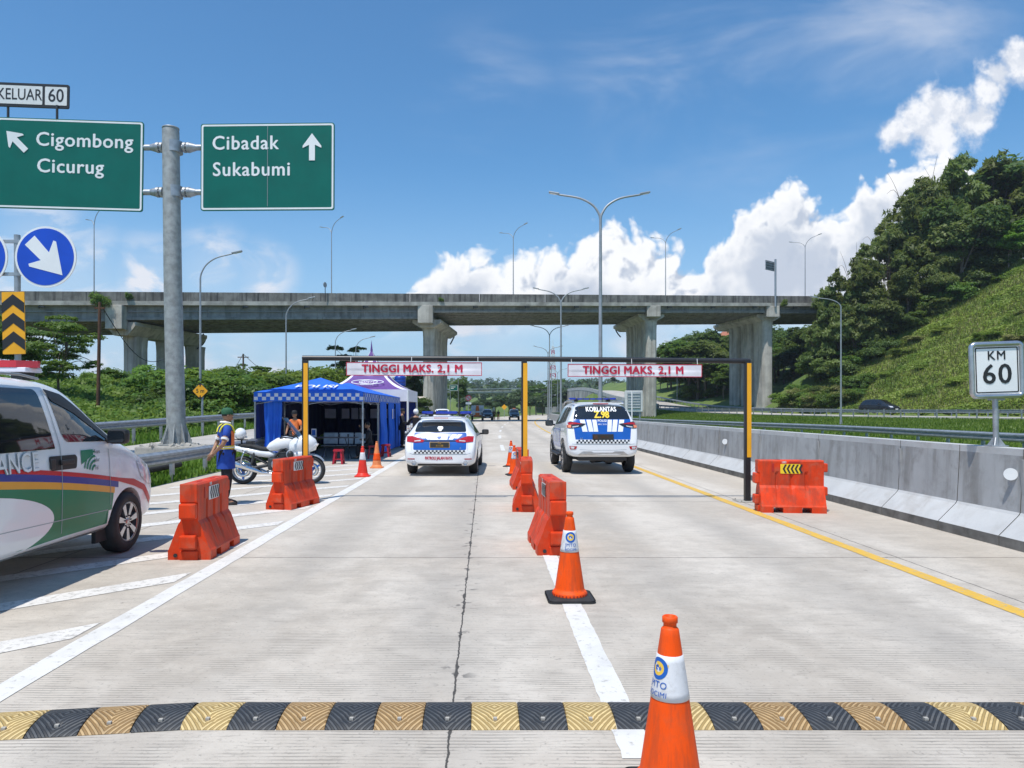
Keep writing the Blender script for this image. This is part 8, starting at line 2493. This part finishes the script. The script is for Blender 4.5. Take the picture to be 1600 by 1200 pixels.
for i in range(84):
    px = rng.uniform(140, 640); Y = rng.uniform(40, 84)
    x = ppx(px, Y)
    lx, lz = interp(RAMP_L, Y)
    if x > lx - 5: x = lx - rng.uniform(5, 9); px = CX + x * F_PX / Y
    tp = {0: 590, 1: 572, 2: 584, 3: 606}[i % 4] + rng.uniform(-12, 18) + max(0, (250 - px)) * .10
    h = max(1.4, min(5.4, hgt(tp, Y, x)))
    if px < 215 and Y > 60: continue
    plant('shrub', 1 + i % 4, 'dense green shrub in the thicket on the left bank behind the guardrail', 'shrub', x, Y, h, 'shrubs on the left bank', wide=1.25, leaf=['leaf_scrub', 'leaf_mid', 'leaf_grass', 'leaf_mid', 'leaf_bright'][i % 5] if i % 11 else 'leaf_dark')
# ---- mid-distance trees right and left of the far road
for (px, py, Y, kd, sd_) in [(760, 622, 200, 'broad', 1), (775, 616, 215, 'broad', 2), (795, 618, 225, 'broad', 3), (815, 606, 240, 'broad', 1), (838, 598, 250, 'acacia', 2), (855, 592, 262, 'acacia', 1), (872, 602, 240, 'broad', 2), (828, 618, 215, 'broad', 3), (848, 616, 225, 'broad', 2), (890, 606, 255, 'broad', 1), (742, 626, 185, 'broad', 3), (805, 630, 210, 'broad', 2), (862, 620, 222, 'broad', 3), (905, 604, 330, 'broad', 1), (935, 598, 340, 'broad', 3), (960, 600, 345, 'broad', 2), (985, 596, 340, 'acacia', 1), (720, 620, 210, 'broad', 2), (752, 634, 170, 'shrub', 1), (732, 634, 165, 'shrub', 2)]:
    x = ppx(px, Y)
    if kd == 'shrub': plant(kd, sd_, 'low bright shrub beside the far road left of the parked trucks', 'shrub', x, Y, 2.6, 'shrubs by the far road', wide=1.6, leaf='leaf_bright')
    else: plant(kd, sd_, 'hazy green tree in the grove around the far end of the road', 'tree', x, Y, max(4, hgt(py, Y, x)), 'trees at the far end of the road', wide=1.1, leaf='leaf_far' if kd == 'broad' else None)

# ---- stuff: far woods, ground cover and grass nobody could count
def far_wood():
    r = np.random.default_rng(5)
    Cs, Ns = [], []
    n = 900
    for i in range(n):
        Y = r.uniform(420, 1150); u = r.uniform(-.72, .62)
        x = u * Y; z = ground_z(x, Y)
        h = r.uniform(6, 15) * (1.2 if Y > 800 else .9); w = h * r.uniform(.35, .6)
        k = 46
        q = r.normal(0, 1, (k, 3)); q /= np.linalg.norm(q, axis=1)[:, None]
        q *= r.uniform(.4, 1, (k, 1)) ** .5
        Cs.append(np.array([x, Y, z + h * .58]) + q * np.array([w, w, h * .45])); Ns.append(q + np.array([0, 0, .6]))
    v, f = leaf_cards(np.concatenate(Cs), np.concatenate(Ns), 3.0, r, 1.3)
    o = link('distant_wood', np_mesh('distant_wood', [(v, f, 0)], ['leaf_far'])); tag(o, 'hazy dark green wood covering the far ridge below the sky', 'wood', None, 'stuff')
far_wood()

def blades(pts, hgt_, wid, r, lean=.35):
    n = len(pts)
    a = r.uniform(0, 2 * np.pi, n); d = np.stack([np.cos(a), np.sin(a), np.zeros(n)], 1); p = np.stack([-d[:, 1], d[:, 0], np.zeros(n)], 1)
    h = (hgt_ * r.uniform(.5, 1.3, n))[:, None]; w = (wid * r.uniform(.7, 1.3, n))[:, None]
    up = np.array([0, 0, 1.0])
    t = d * lean * h * r.uniform(.2, 1.5, (n, 1))
    V = np.stack([pts - p * w, pts + p * w, pts + p * w * .7 + up * h * .6 + t * .4, pts - p * w * .7 + up * h * .6 + t * .4, pts + up * h + t], 1).reshape(-1, 3)
    i = np.arange(n) * 5
    Q = np.stack([i, i + 1, i + 2, i + 3], 1); T = np.stack([i + 3, i + 2, i + 4], 1)
    return V, Q, T
def grass(name, label, n, sampler, h, w, m, lean=.35, seed=3):
    r = np.random.default_rng(seed)
    P = []
    while len(P) < n:
        q = sampler(r)
        if q is not None: P.append(q)
    V, Q, T = blades(np.array(P), h, w, r, lean)
    o = link(name, np_mesh(name, [(V, Q, 0), (V[:0], T, 0)], m)); tag(o, label, 'grass', None, 'stuff')
    return o
def s_median(r):
    Y = 22 + 112 * r.random() ** 1.4; rx, rz = interp(RAMP_R, Y); xr = 7.2 + curve(Y)
    x = xr + (rx - 5.3 - xr) * r.random(); return (x, Y, ground_z(x, Y))
grass('median_grass', 'mown bright green grass between the two guardrails on the right', 90000, s_median, .30, .035, ['leaf_grass'])
def s_slope(r):
    Y = r.uniform(66, 112); rx, rz = interp(RAMP_R, Y); x = rx + 5.6 + 46 * r.random()
    if x / Y > .82: return None
    return (x, Y, ground_z(x, Y))
def slope_cover():
    r = np.random.default_rng(9); P = []
    while len(P) < 150000:
        q = s_slope(r)
        if q is None: continue
        k = math.sin(q[0] * .55 + 1) * math.sin(q[1] * .6) + .6 * math.sin(q[0] * 1.7 + q[1] * 1.3)
        P.append((q[0], q[1], q[2] + r.uniform(0, .28) + max(0, k) * .30))
    P = np.array(P)
    v, f = leaf_cards(P, np.tile(np.array([-.45, -.35, .8]), (len(P), 1)), .24, r, 1.7)
    o = link('slope_creeper', np_mesh('slope_creeper', [(v, f, 0)], ['leaf_creeper'])); tag(o, 'tangle of creepers and weeds covering the steep right slope', 'ground cover', None, 'stuff')
slope_cover()
grass('slope_grass', 'tall pale grass tufts scattered over the right slope', 34000, s_slope, .95, .045, ['leaf_dry'], .7, 4)
def s_left(r):
    Y = 4 + 46 * r.random() ** 1.2; 
    if r.random() < .45: x = -7.2 - r.uniform(.05, 1.3) if Y < 40 else None
    else:
        lx, lz = interp(RAMP_L, Y); x = lx - 2.7 - r.uniform(0, 5)
    if x is None: return None
    return (x, Y, ground_z(x, Y))
grass('verge_grass', 'unmown grass and weeds along the left verge and beside the exit road', 42000, s_left, .34, .022, ['leaf_grass'], .5, 6)
def bank_cover():
    r = np.random.default_rng(19); P = []
    while len(P) < 110000:
        Y = r.uniform(24, 95); lx, lz = interp(RAMP_L, Y); x = lx - 4.2 - 40 * r.random() ** 1.3
        k = math.sin(x * .5) * math.sin(Y * .45) + .5 * math.sin(x * 1.4 + Y)
        P.append((x, Y, ground_z(x, Y) + r.uniform(0, .5) + max(0, k) * .5 * min(1, (lx - 4 - x) / 3)))
    P = np.array(P)
    v, f = leaf_cards(P, np.tile(np.array([.1, -.4, .8]), (len(P), 1)), .17, r, 2.0)
    o = link('bank_undergrowth', np_mesh('bank_undergrowth', [(v, f, 0)], ['leaf_scrub'])); tag(o, 'bright weedy undergrowth covering the left bank below the overpass', 'ground cover', None, 'stuff')
bank_cover()
def weeds_on_bridge():
    for (px, off, dz, h, lab) in ((160, -.1, -2.2, 2.6, 'creeper hanging on the overpass edge left of the leftmost pier block'), (203, -.2, -1.1, 1.2, 'small bush growing from the parapet right of the leftmost pier block'), (690, -.1, -1.2, .9, 'small weed growing on the parapet above the middle pier'), (1222, -.15, -1.9, 1.6, 'grassy weed hanging from the overpass beside the right pier block')):
        u = (px - CX) / F_PX; X = u * 101 / (1 - .3 * u); Y = nearY(X) + off
        plant('shrub', 2, lab, 'plant', X, Y, h, 'weeds growing on the overpass', 'weed', None, .55, topZ(X) + dz)
weeds_on_bridge()
# ================================================================== the air: thin even haze round the whole scene
def haze():
    m = bpy.data.materials.new('haze_air'); m.use_nodes = True; t = NT(m.node_tree); m.node_tree.nodes.clear()
    v = t.n('ShaderNodeVolumePrincipled')
    v.inputs['Color'].default_value = (.80, .88, 1.0, 1)
    v.inputs['Density'].default_value = .00022
    v.inputs['Anisotropy'].default_value = .2
    o = t.n('ShaderNodeOutputMaterial'); t.link(v.outputs[0], o.inputs['Volume'])
    mb = MB(); mb.box((100, 2080, 38), (3900, 4400, 84)); o = mb.build('haze', m); o['kind'] = 'stuff'; o['label'] = 'thin pale haze filling the air over the whole scene'
haze()
bpy.context.view_layer.update()
